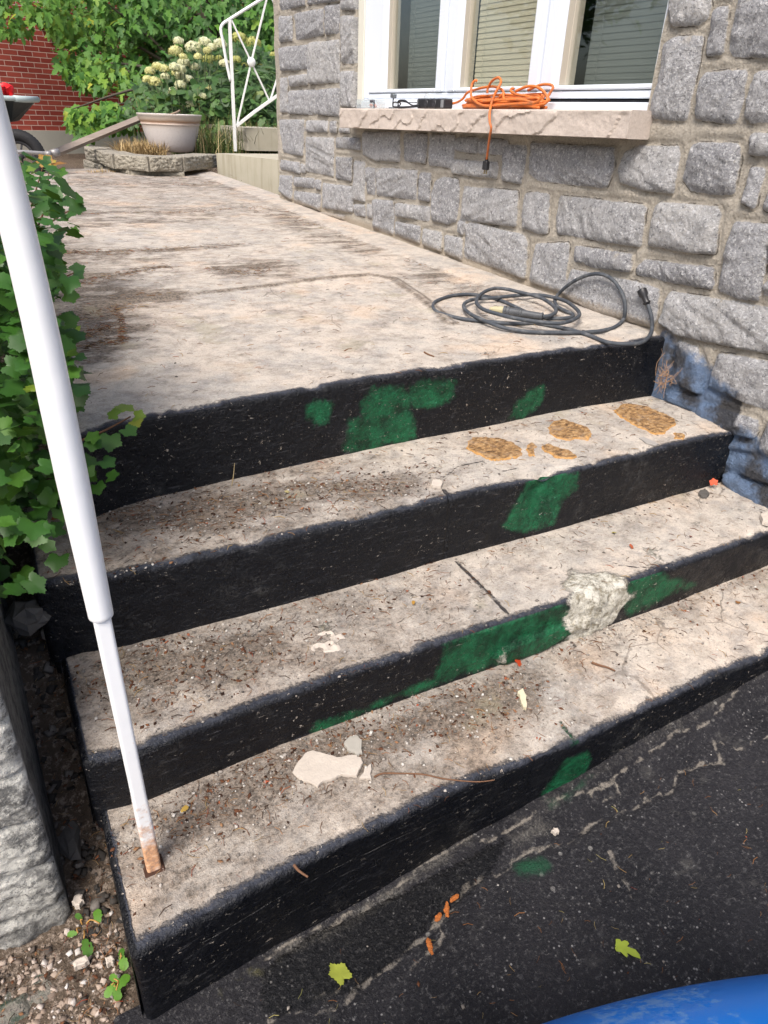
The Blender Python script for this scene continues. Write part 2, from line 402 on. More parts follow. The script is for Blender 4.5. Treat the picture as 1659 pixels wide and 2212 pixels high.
def stepmesh(name, parent, k, zt, front, yb, zb, xl, xr, xs, ys, landing=False):
    """profile swept along x; front = [(x, y)] measured nosing line"""
    fx = np.array([p[0] for p in front]); fy = np.array([p[1] for p in front])
    r = 0.012
    nr = max(12, int((zt-zb)/0.0065))
    prof = []                       # (t along tread 0..1 | None, offsets)  -> build arrays of (y_rel, z, ny, nz, s)
    # tread part: fraction from back (0) to front (1)
    xs = np.asarray(xs); nx = len(xs)
    yf = np.interp(xs, fx, fy)+0.004*fbm(xs*3.1, k*7.7, 0, 3, 11)*2+0.0025*fbm(xs*22, k*3.3, 0, 3, 12)
    tr = np.asarray(ys)             # distances from the back edge, as y values (descending to yf+r)
    rowsY, rowsZ, NY, NZ, S = [], [], [], [], []
    for y in tr:                    # y param in [0,1]
        yy = yb+(yf+r-yb)*y
        rowsY.append(yy); rowsZ.append(np.full(nx, zt)+(SL*yy if landing else 0.0)); NY.append(0); NZ.append(1); S.append(-(yy-(yf+r))-0.0)
    for a in (15, 32, 50, 68, 84):
        t = math.radians(a)
        rowsY.append(yf+r-r*math.sin(t)); rowsZ.append(np.full(nx, zt)-r+r*math.cos(t)); NY.append(-math.sin(t)); NZ.append(math.cos(t)); S.append(np.full(nx, r*t))
    zs = np.linspace(zt-r-0.002, zb, nr)
    for z in zs:
        rowsY.append(yf.copy()-0.0*z); rowsZ.append(np.full(nx, z)); NY.append(-1); NZ.append(0); S.append(np.full(nx, r*1.57+(zt-r-z)))
    Y = np.array(rowsY); Z = np.array(rowsZ); X = np.tile(xs, (len(Y), 1)); NYa = np.array(NY, float)[:, None]*np.ones(nx); NZa = np.array(NZ, float)[:, None]*np.ones(nx)
    S = np.array([s if np.ndim(s) else np.full(nx, s) for s in S])
    for i in range(len(tr)): S[i] = -np.abs(S[i])
    # fade displacement at the back so it stays under the riser behind
    dn = 0.0040*fbm(X*7, Y*7, Z*7, 4, 20+k)+0.0022*fbm(X*40, Y*40, Z*40, 3, 30+k)
    ris = (NYa < -0.5)
    dn = dn+np.where(ris, 0.006*fbm(X*4, Z*9, 0, 3, 40+k), 0)
    # chipped nosing
    nose = np.exp(-(S/0.018)**2)
    chip = sst(0.06, 0.22, fbm(X*13, k*5.1+Y*3, Z*3, 3, 50+k))
    dn = dn-nose*chip*0.010
    dirt = np.zeros(X.shape); green = np.full(X.shape, -0.06); crk = np.full(X.shape, 0.03); bare = np.zeros(X.shape); gtop = np.zeros(X.shape)
    yr = float(fy.mean())
    for pl in GREEN.get(k, []):
        green = np.where(Z < zt-0.004, np.maximum(green, np.clip(psdf(X, Z, on_riser(pl, yr)), -0.06, 0.05)), green)
    for pl, soft, amp in DIRT.get(k, []):
        v = psdf(X, Y, on_tread(pl, zt))+0.10*fbm(X*7, Y*9, 0, 4, 700+k); soft2 = soft+0.035; dirt = np.maximum(dirt, amp*sst(-soft2, soft2, v)*(S < 0.004))
    ed = {}
    if k == 1:
        c1 = on_tread(T(*A_, S_, [(1010,650),(1075,610),(1140,560),(1210,548),(1280,530),(1340,565),(1400,592),(1475,575)]), zt)
        c2 = on_tread(T(*A_, S_, [(1055,700),(1085,735),(1110,775)]), zt)
        crk = np.minimum(crk, ldist(X, Y, c1)+0.001); crk = np.minimum(crk, ldist(X, Y, c2)-0.002)
        # broken-out corner under the green paint
        cx = np.array(on_riser(T(*B_, S_, [(330, 700)]), yr)[0]); v = np.exp(-((X-cx[0])/0.05)**2-((Z-cx[1]-0.01)/0.075)**2)*(Y < yf+0.03)
        dn = dn-v*(0.020+0.022*fbm(X*30, Z*30, 1, 4, 77))
    if k == 2:
        c = on_tread(T(*A_, S_, [(1130,1120),(1180,1170),(1260,1250),(1340,1325)])+T(*C_, S_, [(1425, 175)]), zt); crk = np.minimum(crk, ldist(X, Y, c)-0.0016)
        c = on_tread(T(*B_, S_, [(700,1105),(800,1140),(880,1150),(1010,1155),(1110,1120)]), zt); crk = np.minimum(crk, ldist(X, Y, c)+0.0015)
        cx = np.array(on_riser([(1288, 1292)], yr)[0]); e = ((X-cx[0])/0.062)**2+((Z-(zt-0.05))/0.085)**2
        v = np.exp(-e**1.5)*np.where(S < 0, np.exp(-(S/0.045)**2), 1)
        vs_ = v*1.0; dn = dn+vs_*(0.012+0.055*fbm(X*34, Z*34, Y*34, 5, 88, 0.65)+0.012*fbm(X*110, Z*110, Y*110, 2, 89)); bare = np.maximum(bare, sst(0.05, 0.45, np.exp(-(((X-cx[0])/0.085)**2+((Z-(zt-0.045))/0.085)**2)**1.2)*np.where(S < 0, np.exp(-(S/0.05)**2), 1)+0.75*fbm(X*22, Z*22, Y*22, 4, 5)))
        band = psdf(X, Z, on_riser(T(*D_2, S_, [(60,430),(170,350),(530,215),(560,240),(350,380),(120,470)]), yr)); dn = dn+0.010*sst(-0.006, 0.004, band)*(Z < zt-0.01)
    if k == 3:
        c = on_tread(T(*D_2, S_, [(455,815),(480,850),(520,890),(555,925)]), zt); d = ldist(X, Y, c)
        green = np.where(Z > zt-0.012, np.maximum(green, np.clip(0.0065-d, -0.06, 0.05)), green); gtop = sst(0.02, 0.004, d)*(Z > zt-0.012)
        dn = dn-0.004*sst(0.008, 0.002, d)*(Z > zt-0.012)
        # rough ledge along the bottom of the riser
        lx = np.interp(X, [-1.3, -1.0, -0.6, 0], [0, 0.4, 1, 1]); dn = dn+ris*lx*0.014*sst(zb+0.075, zb+0.06, Z)
        wv = 0.4*fbm(X*3, 2, 0, 3, 3); l1 = np.abs((Z-zt+0.05+wv*0.03)); crk = np.minimum(crk, np.where(ris & (X > -1.75) & (X < -0.6), l1+0.002, 0.03))
    # light debris in the back corner
    back = np.clip((yb-Y), 0, 1) if not landing else np.full(X.shape, 1.0)
    if not landing: dirt = np.maximum(dirt, 0.45*sst(0.07, 0.0, back)*(S < 0)); dirt = np.maximum(dirt, (0.48*sst(-0.75, -1.25, X)*(0.7+0.6*fbm(X*3, Y*5, k, 3, 12))+0.14)*(S < 0)); bare = np.maximum(bare, 0.0)
    if landing:
        dirt = np.maximum(dirt, 0.62*sst(-1.15, -1.62, X)*sst(0.25, 0.7, Y)); dirt = np.maximum(dirt, 0.36*sst(1.6, 3.2, Y)); dirt = np.maximum(dirt, 0.14+0*X)
        for pl, amp in LPOLY:
            v = psdf(X, Y, [tuple(onl(q)[:2]) for q in pl])+0.22*fbm(X*4, Y*6, 0, 4, 790); dirt = np.maximum(dirt, amp*1.35*sst(-0.12, 0.14, v)*(0.45+0.8*sst(-0.08, 0.14, fbm(X*8, Y*26, 0, 5, 93, 0.65))))
        for pts, wd, amp in LBANDS:
            P = [tuple(onl(q)[:2]) for q in pts]; d = ldist(X, Y, P)
            fd = 0.45+0.75*sst(-0.5, -1.4, X); stk = 0.35+0.9*sst(-0.06, 0.14, fbm(X*7, Y*30, 0, 5, 91, 0.65)); wv = wd*np.clip(1+2.4*fbm(X*2.6, Y*6, 0, 4, 9), 0.25, 3)
            dirt = np.maximum(dirt, amp*fd*(0.85*np.exp(-(d/(1.7*wv))**2)*stk+0.8*np.exp(-(d/(0.35*wv))**2)*sst(-0.2, 0.1, fbm(X*9, Y*20, 0, 3, 92))))
        dirt = dirt*(S < 0)
        crk = np.minimum(crk, 0.0022+np.minimum.reduce([ldist(X+0.01*fbm(X*6, Y*6, 0, 3, 6), Y+0.02*fbm(X*5, Y*5, 0, 3, 7), [tuple(onl(q)[:2]) for q in L_]) for L_ in ([(120,690),(350,645),(700,602),(850,603)], [(130,470),(350,468),(600,452)], [(130,548),(330,545),(560,528)], [(130,398),(350,400),(590,396)])])); seam = [tuple(onl(q)[:2]) for q in [(120,690),(240,655),(350,645),(520,625),(700,602),(800,595),(850,603),(905,640),(975,700)]]
        sdv = ldist(X, Y, seam); dn = dn+0.009*np.exp(-(sdv/0.020)**2); dirt = np.maximum(dirt, 0.85*np.exp(-((sdv-0.012)/0.013)**2)); jn = np.minimum.reduce([ldist(X, Y+0.02*fbm(X*5, Y*5, 0, 3, 7), [tuple(onl(q)[:2]) for q in L_]) for L_ in ([(130,470),(350,468),(600,452)], [(130,548),(330,545),(560,528)], [(130,398),(350,400),(590,396)])]); dirt = np.maximum(dirt, (0.35+0.6*sst(-0.4, -1.3, X))*np.exp(-(jn/0.020)**2)*sst(-0.12, 0.1, fbm(X*9, Y*9, 0, 3, 94))); lt = ldist(X, Y, [tuple(onl(q)[:2]) for q in [(165,470),(200,560),(262,745)]]); bare = np.maximum(bare, 0.0)
        crb = np.array([tuple(onl(q)[:2]) for q in [(590,440),(640,462),(760,515),(900,565),(1050,618),(1180,660),(1230,690)]])
        inside = X-np.interp(Y, crb[::-1, 1], crb[::-1, 0]); strip = sst(-0.01, 0.03, inside)*(Y > 0.05); dn = dn+0.006*strip; bare = np.maximum(bare, 0.0)
        dirt = dirt*(1-0.85*strip)
        foot = np.array([onl(q)[:2] for q in T(740, 500, S_, [(860,600),(885,600),(905,600),(925,600),(942,600)])])
    # paint field: + on riser
    lip = 0.004+0.009*fbm(X*5.5, k*2.2, 0, 4, 60+k)*2+0.008*fbm(X*30, k*2.2, Y*20, 3, 61+k)
    if landing: lip = lip+0.016*sst(-0.9, -0.2, X)*fbm(X*9, 3, 0, 2, 2)+0.004
    if k == 3: lip = lip+0.004*sst(-1.5, -1.8, X)
    paint = S+lip
    # worn off at the foot of the riser
    foot_ = 0.012+0.012*fbm(X*8, k, 0, 3, 70+k)*2; pz = Z-zb-0.03
    if k < 3: paint = np.where(ris, np.minimum(paint, (pz+foot_*0.6)), paint)
    paint = np.where(S < -0.10, -0.05, paint)
    # left end: paint wraps round
    side = xl+0.02-X; paint = np.where((S < 0), np.maximum(paint, side-0.012+0.02*fbm(Y*14, k, 0, 3, 33)), paint)
    Y2 = Y+NYa*dn; Z2 = Z+NZa*dn
    # left end cap columns
    def capcol(off, shrinkn, drop): return None
    cols = []
    for (dx, inn, f) in ((0.006, 0.0015, 0), (0.001, 0.006, 0), (0.0, 0.013, 0), (-0.001, 0.02, 0.06), (-0.002, 0.02, 0.2), (-0.003, 0.02, 0.4), (-0.004, 0.02, 0.6), (-0.005, 0.02, 0.8), (-0.006, 0.02, 1.0)):
        yy = Y2[:, 0]-NYa[:, 0]*inn; zz = Z2[:, 0]-NZa[:, 0]*inn; zz = zz+(zb-zz)*f
        cols.append((np.full(len(yy), xl+dx)+0.006*fbm(yy*9, zz*9, k, 3, 5), yy, zz))
    cols = cols[::-1]
    cX = np.stack([c[0] for c in cols], 1); cY = np.stack([c[1] for c in cols], 1); cZ = np.stack([c[2] for c in cols], 1)
    XX = np.concatenate([cX, X], 1); YY = np.concatenate([cY, Y2], 1); ZZ = np.concatenate([cZ, Z2], 1)
    nc = len(cols)
    def ext(a, v=None): return np.concatenate([np.repeat(a[:, :1], nc, 1) if v is None else np.full((a.shape[0], nc), v), a], 1)
    at = dict(paint=ext(paint, 0.03), green=ext(green, -0.06), dirt=ext(dirt), crk=ext(crk, 0.03), bare=ext(bare), gtop=ext(gtop, 0))
    at['dirt'][:, :nc] *= 0
    V = np.stack([XX, YY, ZZ], -1).reshape(-1, 3)
    o = mk(name, V, gridf(*XX.shape, flip=False), CONC, parent, {a: v.ravel() for a, v in at.items()})
    return o
LPOLY = [([(100,560),(240,585),(370,640),(340,700),(270,770),(120,810)], 0.80), ([(110,425),(420,445),(500,468),(320,492),(110,500)], 0.45), ([(110,525),(350,535),(420,560),(250,580),(110,570)], 0.5), ([(120,380),(420,380),(590,392),(600,420),(400,408),(120,410)], 0.45), ([(420,560),(620,560),(640,600),(480,610)], 0.6), ([(560,455),(660,470),(880,560),(800,560),(640,510)], 0.55), ([(850,560),(960,580),(1100,640),(1000,640),(880,610)], 0.55)]
LBANDS = [([(150,460),(400,458),(560,448),(640,462)], 0.07, 0.9), ([(540,455),(640,472),(760,510),(840,545)], 0.07, 0.95), ([(120,545),(200,545),(330,540),(520,528)], 0.06, 0.85),
    ([(130,395),(400,398),(560,392)], 0.07, 0.6), ([(110,615),(230,600),(300,585),(360,575)], 0.05, 0.8), ([(110,690),(200,680),(260,655),(330,640)], 0.085, 1.0),
    ([(130,735),(190,725),(250,700)], 0.04, 0.8), ([(880,560),(1010,590),(1060,610)], 0.06, 0.35), ([(450,580),(540,590),(600,580)], 0.05, 0.45), ([(130,760),(270,735)], 0.03, 0.5), ([(250,660),(265,700),(262,745)], 0.012, 0.5), ([(330,385),(560,405),(600,412)], 0.10, 0.5),
    ([(700,370),(480,373),(250,372),(130,375)], 0.10, 0.6)]
porch = thing('concrete_porch', (-0.9, -0.4, -0.66), 'concrete porch with four worn steps, black and green painted risers and a pale dirty landing', 'porch')
x1 = np.arange(-1.85, 0.035, 0.0075)
stepmesh('landing', porch, 0, 0.0, [(-1.75,-0.075),(-1.70,-0.05),(-1.606,-0.029),(-1.357,-0.008),(-1.167,0.004),(-0.76,0.011),(-0.38,0.017),(0.03,0.009)], 5.35, -0.235, -1.75, 0.03,
    np.arange(-1.738, 0.06, 0.0085), np.concatenate([np.linspace(0, 0.55, 90)[:-1], np.linspace(0.55, 0.8, 90)[:-1], np.linspace(0.8, 1.0, 135)]), landing=True)
stepmesh('step', porch, 1, -0.1915, [(-1.86,-0.268),(-1.737,-0.296),(-1.412,-0.308),(-0.07,-0.315),(0.03,-0.315)], 0.04, -0.405, -1.865, 0.03, np.arange(-1.853, 0.035, 0.0075), np.linspace(0, 1, 50))
stepmesh('step', porch, 2, -0.3614, [(-1.85,-0.563),(-1.766,-0.575),(-1.518,-0.565),(-1.113,-0.568),(-0.587,-0.579),(0.03,-0.574)], -0.28, -0.525, -1.853, 0.03, np.arange(-1.841, 0.035, 0.0075), np.linspace(0, 1, 46))
stepmesh('step', porch, 3, -0.4819, [(-1.84,-0.828),(-1.617,-0.811),(-1.258,-0.803),(-0.993,-0.816),(-0.418,-0.82),(0.03,-0.82)], -0.54, -0.72, -1.845, 0.03, np.arange(-1.833, 0.035, 0.0072), np.linspace(0, 1, 46))
b = MB(); b.box((-1.70, 0.03, -0.74), (0.03, 5.3, -0.03)); b.box((-1.82, -0.26, -0.74), (0.03, 0.03, -0.22)); b.box((-1.82, -0.53, -0.74), (0.03, -0.26, -0.39)); b.box((-1.81, -0.77, -0.74), (0.03, -0.53, -0.51))
b.build('foundation', plain('rough_foundation', (0.03, 0.03, 0.032), 0.9, 0.2, 0.3, 12), porch)

# ------------------------------------------------------------------ stone wall of the house
P2 = (740, 0); P4 = (740, 500); P3 = (1360, 0); P5 = (1360, 500); P6 = (1360, 1040)
ST = [
 (P2, [(70,-60),(230,-60),(230,35),(90,60)]), (P2, [(240,-60),(430,-60),(430,8),(245,30)]), (P2, [(442,-90),(583,-90),(583,55),(445,62)]),
 (P2, [(75,90),(158,88),(160,240),(85,245)]), (P2, [(172,75),(340,45),(338,205),(178,235)]), (P2, [(350,30),(432,20),(430,195),(352,205)]), (P2, [(442,90),(582,85),(582,375),(445,372)]),
 (P2, [(80,275),(245,255),(245,405),(95,418)]), (P2, [(252,245),(432,228),(432,480),(255,495)]), (P2, [(442,415),(582,405),(582,640),(445,625)]),
 (P2, [(88,452),(128,450),(130,655),(95,660)]), (P2, [(138,440),(247,430),(247,498),(140,508)]), (P2, [(138,528),(295,520),(295,672),(138,665)]), (P2, [(302,520),(432,510),(432,680),(302,672)]),
 (P2, [(75,695),(228,695),(222,915),(105,890)]), (P2, [(240,700),(365,702),(365,772),(240,772)]), (P2, [(375,705),(418,702),(418,778),(375,775)]), (P2, [(428,740),(490,745),(490,780),(428,775)]),
 (P2, [(235,795),(402,800),(397,1032),(232,1000)]), (P2, [(410,797),(552,805),(552,880),(410,862)]), (P2, [(88,930),(203,945),(203,1015),(88,990)]), (P2, [(209,950),(231,960),(231,1012),(209,1010)]),
 (P2, [(410,910),(505,920),(503,1062),(408,1042)]), (P2, [(565,765),(788,770),(786,947),(640,940),(568,905)]), (P2, [(800,775),(945,780),(932,957),(805,940)]), (P2, [(957,780),(1105,787),(1092,985),(950,965)]),
 (P2, [(1115,795),(1235,802),(1230,897),(1112,882)]), (P2, [(1245,805),(1410,815),(1400,908),(1240,900)]), (P2, [(1390,840),(1522,845),(1490,1077),(1375,1055)]), (P2, [(1088,925),(1352,945),(1347,1047),(1085,1015)]),
 (P2, [(512,935),(580,942),(583,1182),(510,1165)]), (P2, [(588,970),(642,977),(637,1142),(590,1130)]), (P2, [(650,975),(887,990),(878,1168),(648,1140)]), (P2, [(897,1000),(970,1007),(957,1182),(889,1170)]),
 (P2, [(1000,1045),(1040,1028),(1120,1045),(1128,1100),(1110,1290),(1060,1312),(970,1290),(972,1130)]), (P2, [(1150,1083),(1475,1112),(1462,1329),(1350,1315),(1130,1282)]),
 (P2, [(83,1020),(160,1025),(158,1172),(83,1120)]), (P2, [(170,1028),(288,1040),(283,1102),(170,1087)]), (P2, [(296,1045),(326,1050),(326,1112),(292,1105)]), (P2, [(167,1110),(325,1132),(322,1235),(165,1180)]),
 (P2, [(333,1065),(512,1085),(510,1242),(330,1215)]), (P2, [(517,1187),(582,1192),(582,1268),(517,1255)]), (P2, [(590,1187),(628,1192),(625,1280),(590,1270)]),
 (P4, [(632,122),(748,132),(742,340),(628,300)]), (P4, [(762,143),(957,168),(955,257),(765,228)]), (P4, [(755,250),(905,282),(898,392),(748,335)]), (P4, [(920,292),(1028,317),(1025,440),(915,395)]),
 (P4, [(1042,330),(1148,352),(1146,490),(1040,445)]), (P4, [(1160,272),(1190,258),(1500,330),(1527,375),(1515,600),(1153,470)]), (P4, [(1122,237),(1172,257),(1150,340),(1118,325)]), (P4, [(332,198),(465,218),(460,255),(332,217)]),
 (P4, [(1507,90),(1560,80),(1655,95),(1640,330),(1590,330),(1495,300)]),
 (P5, [(425,100),(935,155),(920,290),(895,407),(700,380),(400,330),(405,220)]), (P5, [(975,165),(1010,135),(1340,165),(1367,210),(1335,450),(1200,445),(935,400)]), (P5, [(1445,250),(1659,272),(1640,500),(1590,727),(1470,715),(1343,665),(1385,440)]),
 (P5, [(507,395),(855,440),(845,557),(620,530),(500,490)]), (P5, [(870,520),(920,475),(1325,520),(1330,590),(1325,657),(1060,615),(865,567)]),
 (P5, [(283,380),(487,377),(470,520),(450,680),(250,615)]), (P5, [(490,532),(700,570),(860,600),(1005,650),(990,830),(960,880),(640,800),(430,680)]),
 (P5, [(1060,658),(1400,715),(1659,762),(1700,800),(1720,1050),(1400,985),(1100,925),(1000,850)]), (P5, [(1100,945),(1225,985),(1272,1110),(1250,1275),(1060,1200)]),
 (P5, [(1345,1020),(1500,1040),(1720,1085),(1760,1200),(1720,1390),(1500,1320),(1290,1220)]), (P5, [(1615,620),(1700,560),(1760,600),(1760,720),(1610,690)]), (P5, [(1640,340),(1900,420),(1860,560),(1650,540)]),
 (P3, [(1068,-120),(1300,-120),(1305,40),(1285,110),(1230,147),(1072,152),(1060,60)]), (P3, [(1035,240),(1100,202),(1262,203),(1230,400),(1165,707),(1080,705),(948,690),(965,600),(1010,420)]), (P3, [(1325,40),(1412,28),(1395,200),(1375,322),(1270,332),(1290,200)]),
 (P3, [(1470,-40),(1740,-60),(1760,120),(1730,338),(1430,335),(1403,290),(1430,130)]), (P3, [(1272,415),(1520,402),(1490,600),(1455,727),(1330,718),(1210,695),(1235,480)]), (P3, [(1570,410),(1800,400),(1790,700),(1540,722),(1500,690),(1520,540)]),
 (P3, [(1532,770),(1760,770),(1760,925),(1522,908)]), (P3, [(1530,968),(1625,978),(1590,1110),(1562,1235),(1480,1185)]), (P3, [(1190,845),(1230,830),(1475,832),(1480,920),(1442,1142),(1330,1140),(1180,1115),(1128,1050)]),
 (P3, [(800,880),(880,843),(1120,850),(1128,900),(1085,1135),(930,1115),(780,1070),(768,980)]), (P3, [(250,830),(750,855),(740,1000),(700,1102),(500,1080),(300,1060),(238,1010)]), (P3, [(1650,1060),(1800,1060),(1770,1260),(1600,1230)]),
 (P6, [(1240,190),(1585,292),(1590,340),(1555,412),(1400,380),(1205,270)]), (P6, [(1385,495),(1440,478),(1600,540),(1720,610),(1720,690),(1560,650),(1385,575)]), (P6, [(1385,590),(1560,660),(1720,705),(1760,800),(1700,900),(1600,855),(1365,665)]),
 (P6, [(1640,290),(1760,250),(1800,560),(1680,540),(1570,480)]), (P6, [(1035,120),(1230,158),(1200,245),(1150,232),(1050,190)]), (P6, [(1388,420),(1555,440),(1570,480),(1560,495),(1390,465)]),
 (P6, [(1620,905),(1800,960),(1800,1060),(1640,1000)]),
]
polys = []
for (o, pts) in ST:
    P = [onx(q, -0.012) for q in T(o[0], o[1], S_, pts)]; polys.append([(float(p[1]), float(p[2])) for p in P])
SILL_Y0, SILL_Y1 = 0.235, 2.205
WY0, WY1, WZ0 = 0.262, 2.232, 0.60; WZ1 = 1.78
def visible(y, z):
    d = np.array([0, y, z])-CAM; zz = d@_fw
    if zz < 0.05: return False
    X = W_/2+F_*(d@_r)/zz; Y = H_/2-F_*(d@_u)/zz
    return -25 < X < 1690 and -40 < Y < 1500
rr = random.Random(5)
z = -0.80
extra = []
while z < 2.6:
    h = rr.choice([0.11, 0.15, 0.19, 0.13]); y = -2.62
    while y < 3.30:
        l = rr.uniform(0.12, 0.34)
        y2 = min(y+l, 3.31)
        if y2-y > 0.06:
            c = [(y+0.006, z+0.006+rr.uniform(0, .006)), (y2-0.006, z+0.006), (y2-0.006-rr.uniform(0, .01), z+h-0.006), (y+0.006+rr.uniform(0, .01), z+h-0.008)]
            mid = [(y+y2)/2, z+h/2]
            ok = not visible(*mid) and not any(visible(*p) for p in c[:0]) and not (WY0-0.1 < mid[0] < WY1+0.1 and 0.5 < mid[1] < WZ1+0.06)
            if ok:
                ps = np.array(c+[tuple(mid)]); bad = False
                for pl in polys:
                    if (psdf(ps[:, 0], ps[:, 1], pl) > -0.012).any() or (psdf(np.array([p[0] for p in pl]), np.array([p[1] for p in pl]), c) > -0.010).any(): bad = True; break
                if not bad: extra.append(c)
        y = y2
    z += h
polys += extra
uy = np.concatenate([np.linspace(-2.6, -0.75, 90)[:-1], np.linspace(-0.75, 1.2, 330)[:-1], np.linspace(1.2, 3.325, 300)])
uz = np.concatenate([np.linspace(-0.8, 1.2, 330)[:-1], np.linspace(1.2, 2.6, 90)])
# snap grid to the opening
for v, a in ((WY0, uy), (WY1, uy), (WZ0, uz), (WZ1, uz)): a[np.argmin(np.abs(a-v))] = v
GY, GZ = np.meshgrid(uy, uz, indexing='ij')
wy = GY+0.005*fbm(GY*9, GZ*9, 0, 3, 201); wz = GZ+0.005*fbm(GY*9, GZ*9, 0, 3, 202)
sdm = np.full(GY.shape, -0.05); tone = np.zeros(GY.shape); bul = np.zeros(GY.shape)
rs = np.random.default_rng(3)
for pl in polys:
    pa = np.array(pl); i0, i1 = np.searchsorted(uy, [pa[:, 0].min()-0.05, pa[:, 0].max()+0.05]); j0, j1 = np.searchsorted(uz, [pa[:, 1].min()-0.05, pa[:, 1].max()+0.05])
    if i1-i0 < 2 or j1-j0 < 2: continue
    size = min(np.ptp(pa[:, 0]), np.ptp(pa[:, 1])); rd = min(0.012, size*0.16)
    sp = shrink(pl, rd); v = psdf(wy[i0:i1, j0:j1], wz[i0:i1, j0:j1], sp)+rd+0.0015
    t = rs.random(); tl = rs.normal(0, 1, 2); b0 = rs.random()
    sub = sdm[i0:i1, j0:j1]; mk_ = v > sub
    lin = (wy[i0:i1, j0:j1]-pa[:, 0].mean())*tl[0]*0.10+(wz[i0:i1, j0:j1]-pa[:, 1].mean())*tl[1]*0.10
    bul[i0:i1, j0:j1] = np.where(mk_, lin+0.006*b0, bul[i0:i1, j0:j1]); tone[i0:i1, j0:j1] = np.where(mk_, t, tone[i0:i1, j0:j1]); sdm[i0:i1, j0:j1] = np.maximum(sub, v)
cap = sst(0.0, 0.0075, sdm)
hgt = -0.008+cap*(0.010+0.006*sst(0.004, 0.03, sdm)+np.clip(bul, -0.008, 0.008)*0.7+0.017*fbm(GY*11+bul*300, GZ*11, 0, 5, 210, 0.6)+0.010*np.abs(fbm(GY*20, GZ*26, 1, 3, 213))+0.006*fbm(GY*60, GZ*60, 0, 3, 211))+(1-cap)*(0.012*fbm(GY*12, GZ*12, 0, 4, 212)+0.006*sst(-0.004, -0.02, sdm))
HX = -hgt
# overspray of step paint on the stones beside the steps
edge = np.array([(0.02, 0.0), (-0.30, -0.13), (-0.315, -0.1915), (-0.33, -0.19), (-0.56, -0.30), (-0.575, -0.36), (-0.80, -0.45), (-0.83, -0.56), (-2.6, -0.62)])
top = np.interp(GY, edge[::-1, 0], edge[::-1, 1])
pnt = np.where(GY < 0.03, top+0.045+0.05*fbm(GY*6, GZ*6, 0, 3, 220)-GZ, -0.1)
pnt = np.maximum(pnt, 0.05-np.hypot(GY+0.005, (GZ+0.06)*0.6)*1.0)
inw = (GY[:-1, :-1] >= WY0-1e-4) & (GY[:-1, :-1] < WY1-1e-4) & (GZ[:-1, :-1] >= WZ0-1e-4) & (GZ[:-1, :-1] < WZ1-1e-4)
fw_ = gridf(*GY.shape, flip=True)[~inw.reshape(-1)]
m = N('granite_rubble', 0.85, 0.35)
tn = m.attr('tone'); s_ = m.attr('sd'); nf = m.noise(110, 4, 0.7); nm = m.noise(22, 5, 0.65)
base = m.ramp(tn, [(0.0, (0.33, 0.33, 0.345)), (0.5, (0.42, 0.42, 0.435)), (1.0, (0.52, 0.51, 0.50))])
g = m.mix(m.mr(nm, 0.35, 0.65, 0, 0.6), base, (0.26, 0.262, 0.275))
g = m.mix(m.mr(m.noise(88, 5, 0.8), 0.51, 0.60, 0, 0.85), g, (0.68, 0.68, 0.69))
g = m.mix(m.mr(m.noise(80, 5, 0.8, vec=m.scale(m.co, (1.1, 0.93, 1.05))), 0.55, 0.63, 0, 0.8), g, (0.12, 0.122, 0.13))
g = m.mix(m.mr(m.vor(120), 0.22, 0.12, 0, 0.7), g, (0.66, 0.66, 0.66))
g = m.mix(m.mr(m.noise(4, 4, 0.6), 0.56, 0.75, 0, 0.35), g, (0.30, 0.27, 0.22))
mo = m.mix(m.noise(9, 5, 0.65), (0.43, 0.385, 0.32), (0.58, 0.535, 0.46)); mo = m.mix(m.mr(m.noise(160, 3), 0.4, 0.7, 0, 0.4), mo, (0.22, 0.19, 0.15))
sn = m.m('ADD', s_, m.m('MULTIPLY', m.m('SUBTRACT', m.noise(60, 4, 0.6), 0.5), 0.008)); smk = m.mr(sn, 0.001, 0.004)
c = m.mix(smk, mo, g)
cr = m.m('MULTIPLY', m.mr(m.m('ABSOLUTE', m.m('ADD', sn, 0.0)), 0.0025, 0.0005), m.mr(m.noise(13, 2), 0.5, 0.58)); c = m.mix(m.m('MULTIPLY', cr, 0.8), c, (0.05, 0.045, 0.04))
smear = m.m('MULTIPLY', m.mr(m.noise(16, 5, 0.7), 0.62, 0.66), m.mr(s_, 0.03, 0.0)); c = m.mix(m.m('MULTIPLY', smear, 0.8), c, mo)
ba = m.attr('base'); c = m.mix(m.mr(m.m('ADD', ba, m.m('MULTIPLY', m.m('SUBTRACT', nf, 0.5), 0.9)), 0.3, 0.8, 0, 0.7), c, (0.40, 0.33, 0.25))
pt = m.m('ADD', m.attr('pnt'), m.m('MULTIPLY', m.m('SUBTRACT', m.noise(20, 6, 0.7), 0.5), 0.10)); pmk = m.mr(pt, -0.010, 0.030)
pcol = m.mix(m.mr(m.noise(7, 4, 0.6), 0.40, 0.56), (0.018, 0.022, 0.032), (0.125, 0.205, 0.35))  # blue tone puts the gloss paint's sheen into the overspray colour
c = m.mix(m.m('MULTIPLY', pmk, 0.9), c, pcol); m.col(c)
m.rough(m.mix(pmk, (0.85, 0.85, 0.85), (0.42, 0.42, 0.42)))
m.bump(m.m('ADD', m.m('MULTIPLY', m.noise(70, 5, 0.75), 2.6), m.m('ADD', m.m('MULTIPLY', nm, 1.6), m.m('MULTIPLY', nf, 0.8))), 1.0, 0.007)
STONE = m.mat
basef = sst(0.07, 0.0, GZ-SL*GY)*(GY > 0.02)
house = thing('stone_house', (0.0, 1.2, -0.7), 'house wall of grey rock faced granite blocks in wide tan mortar', 'house')
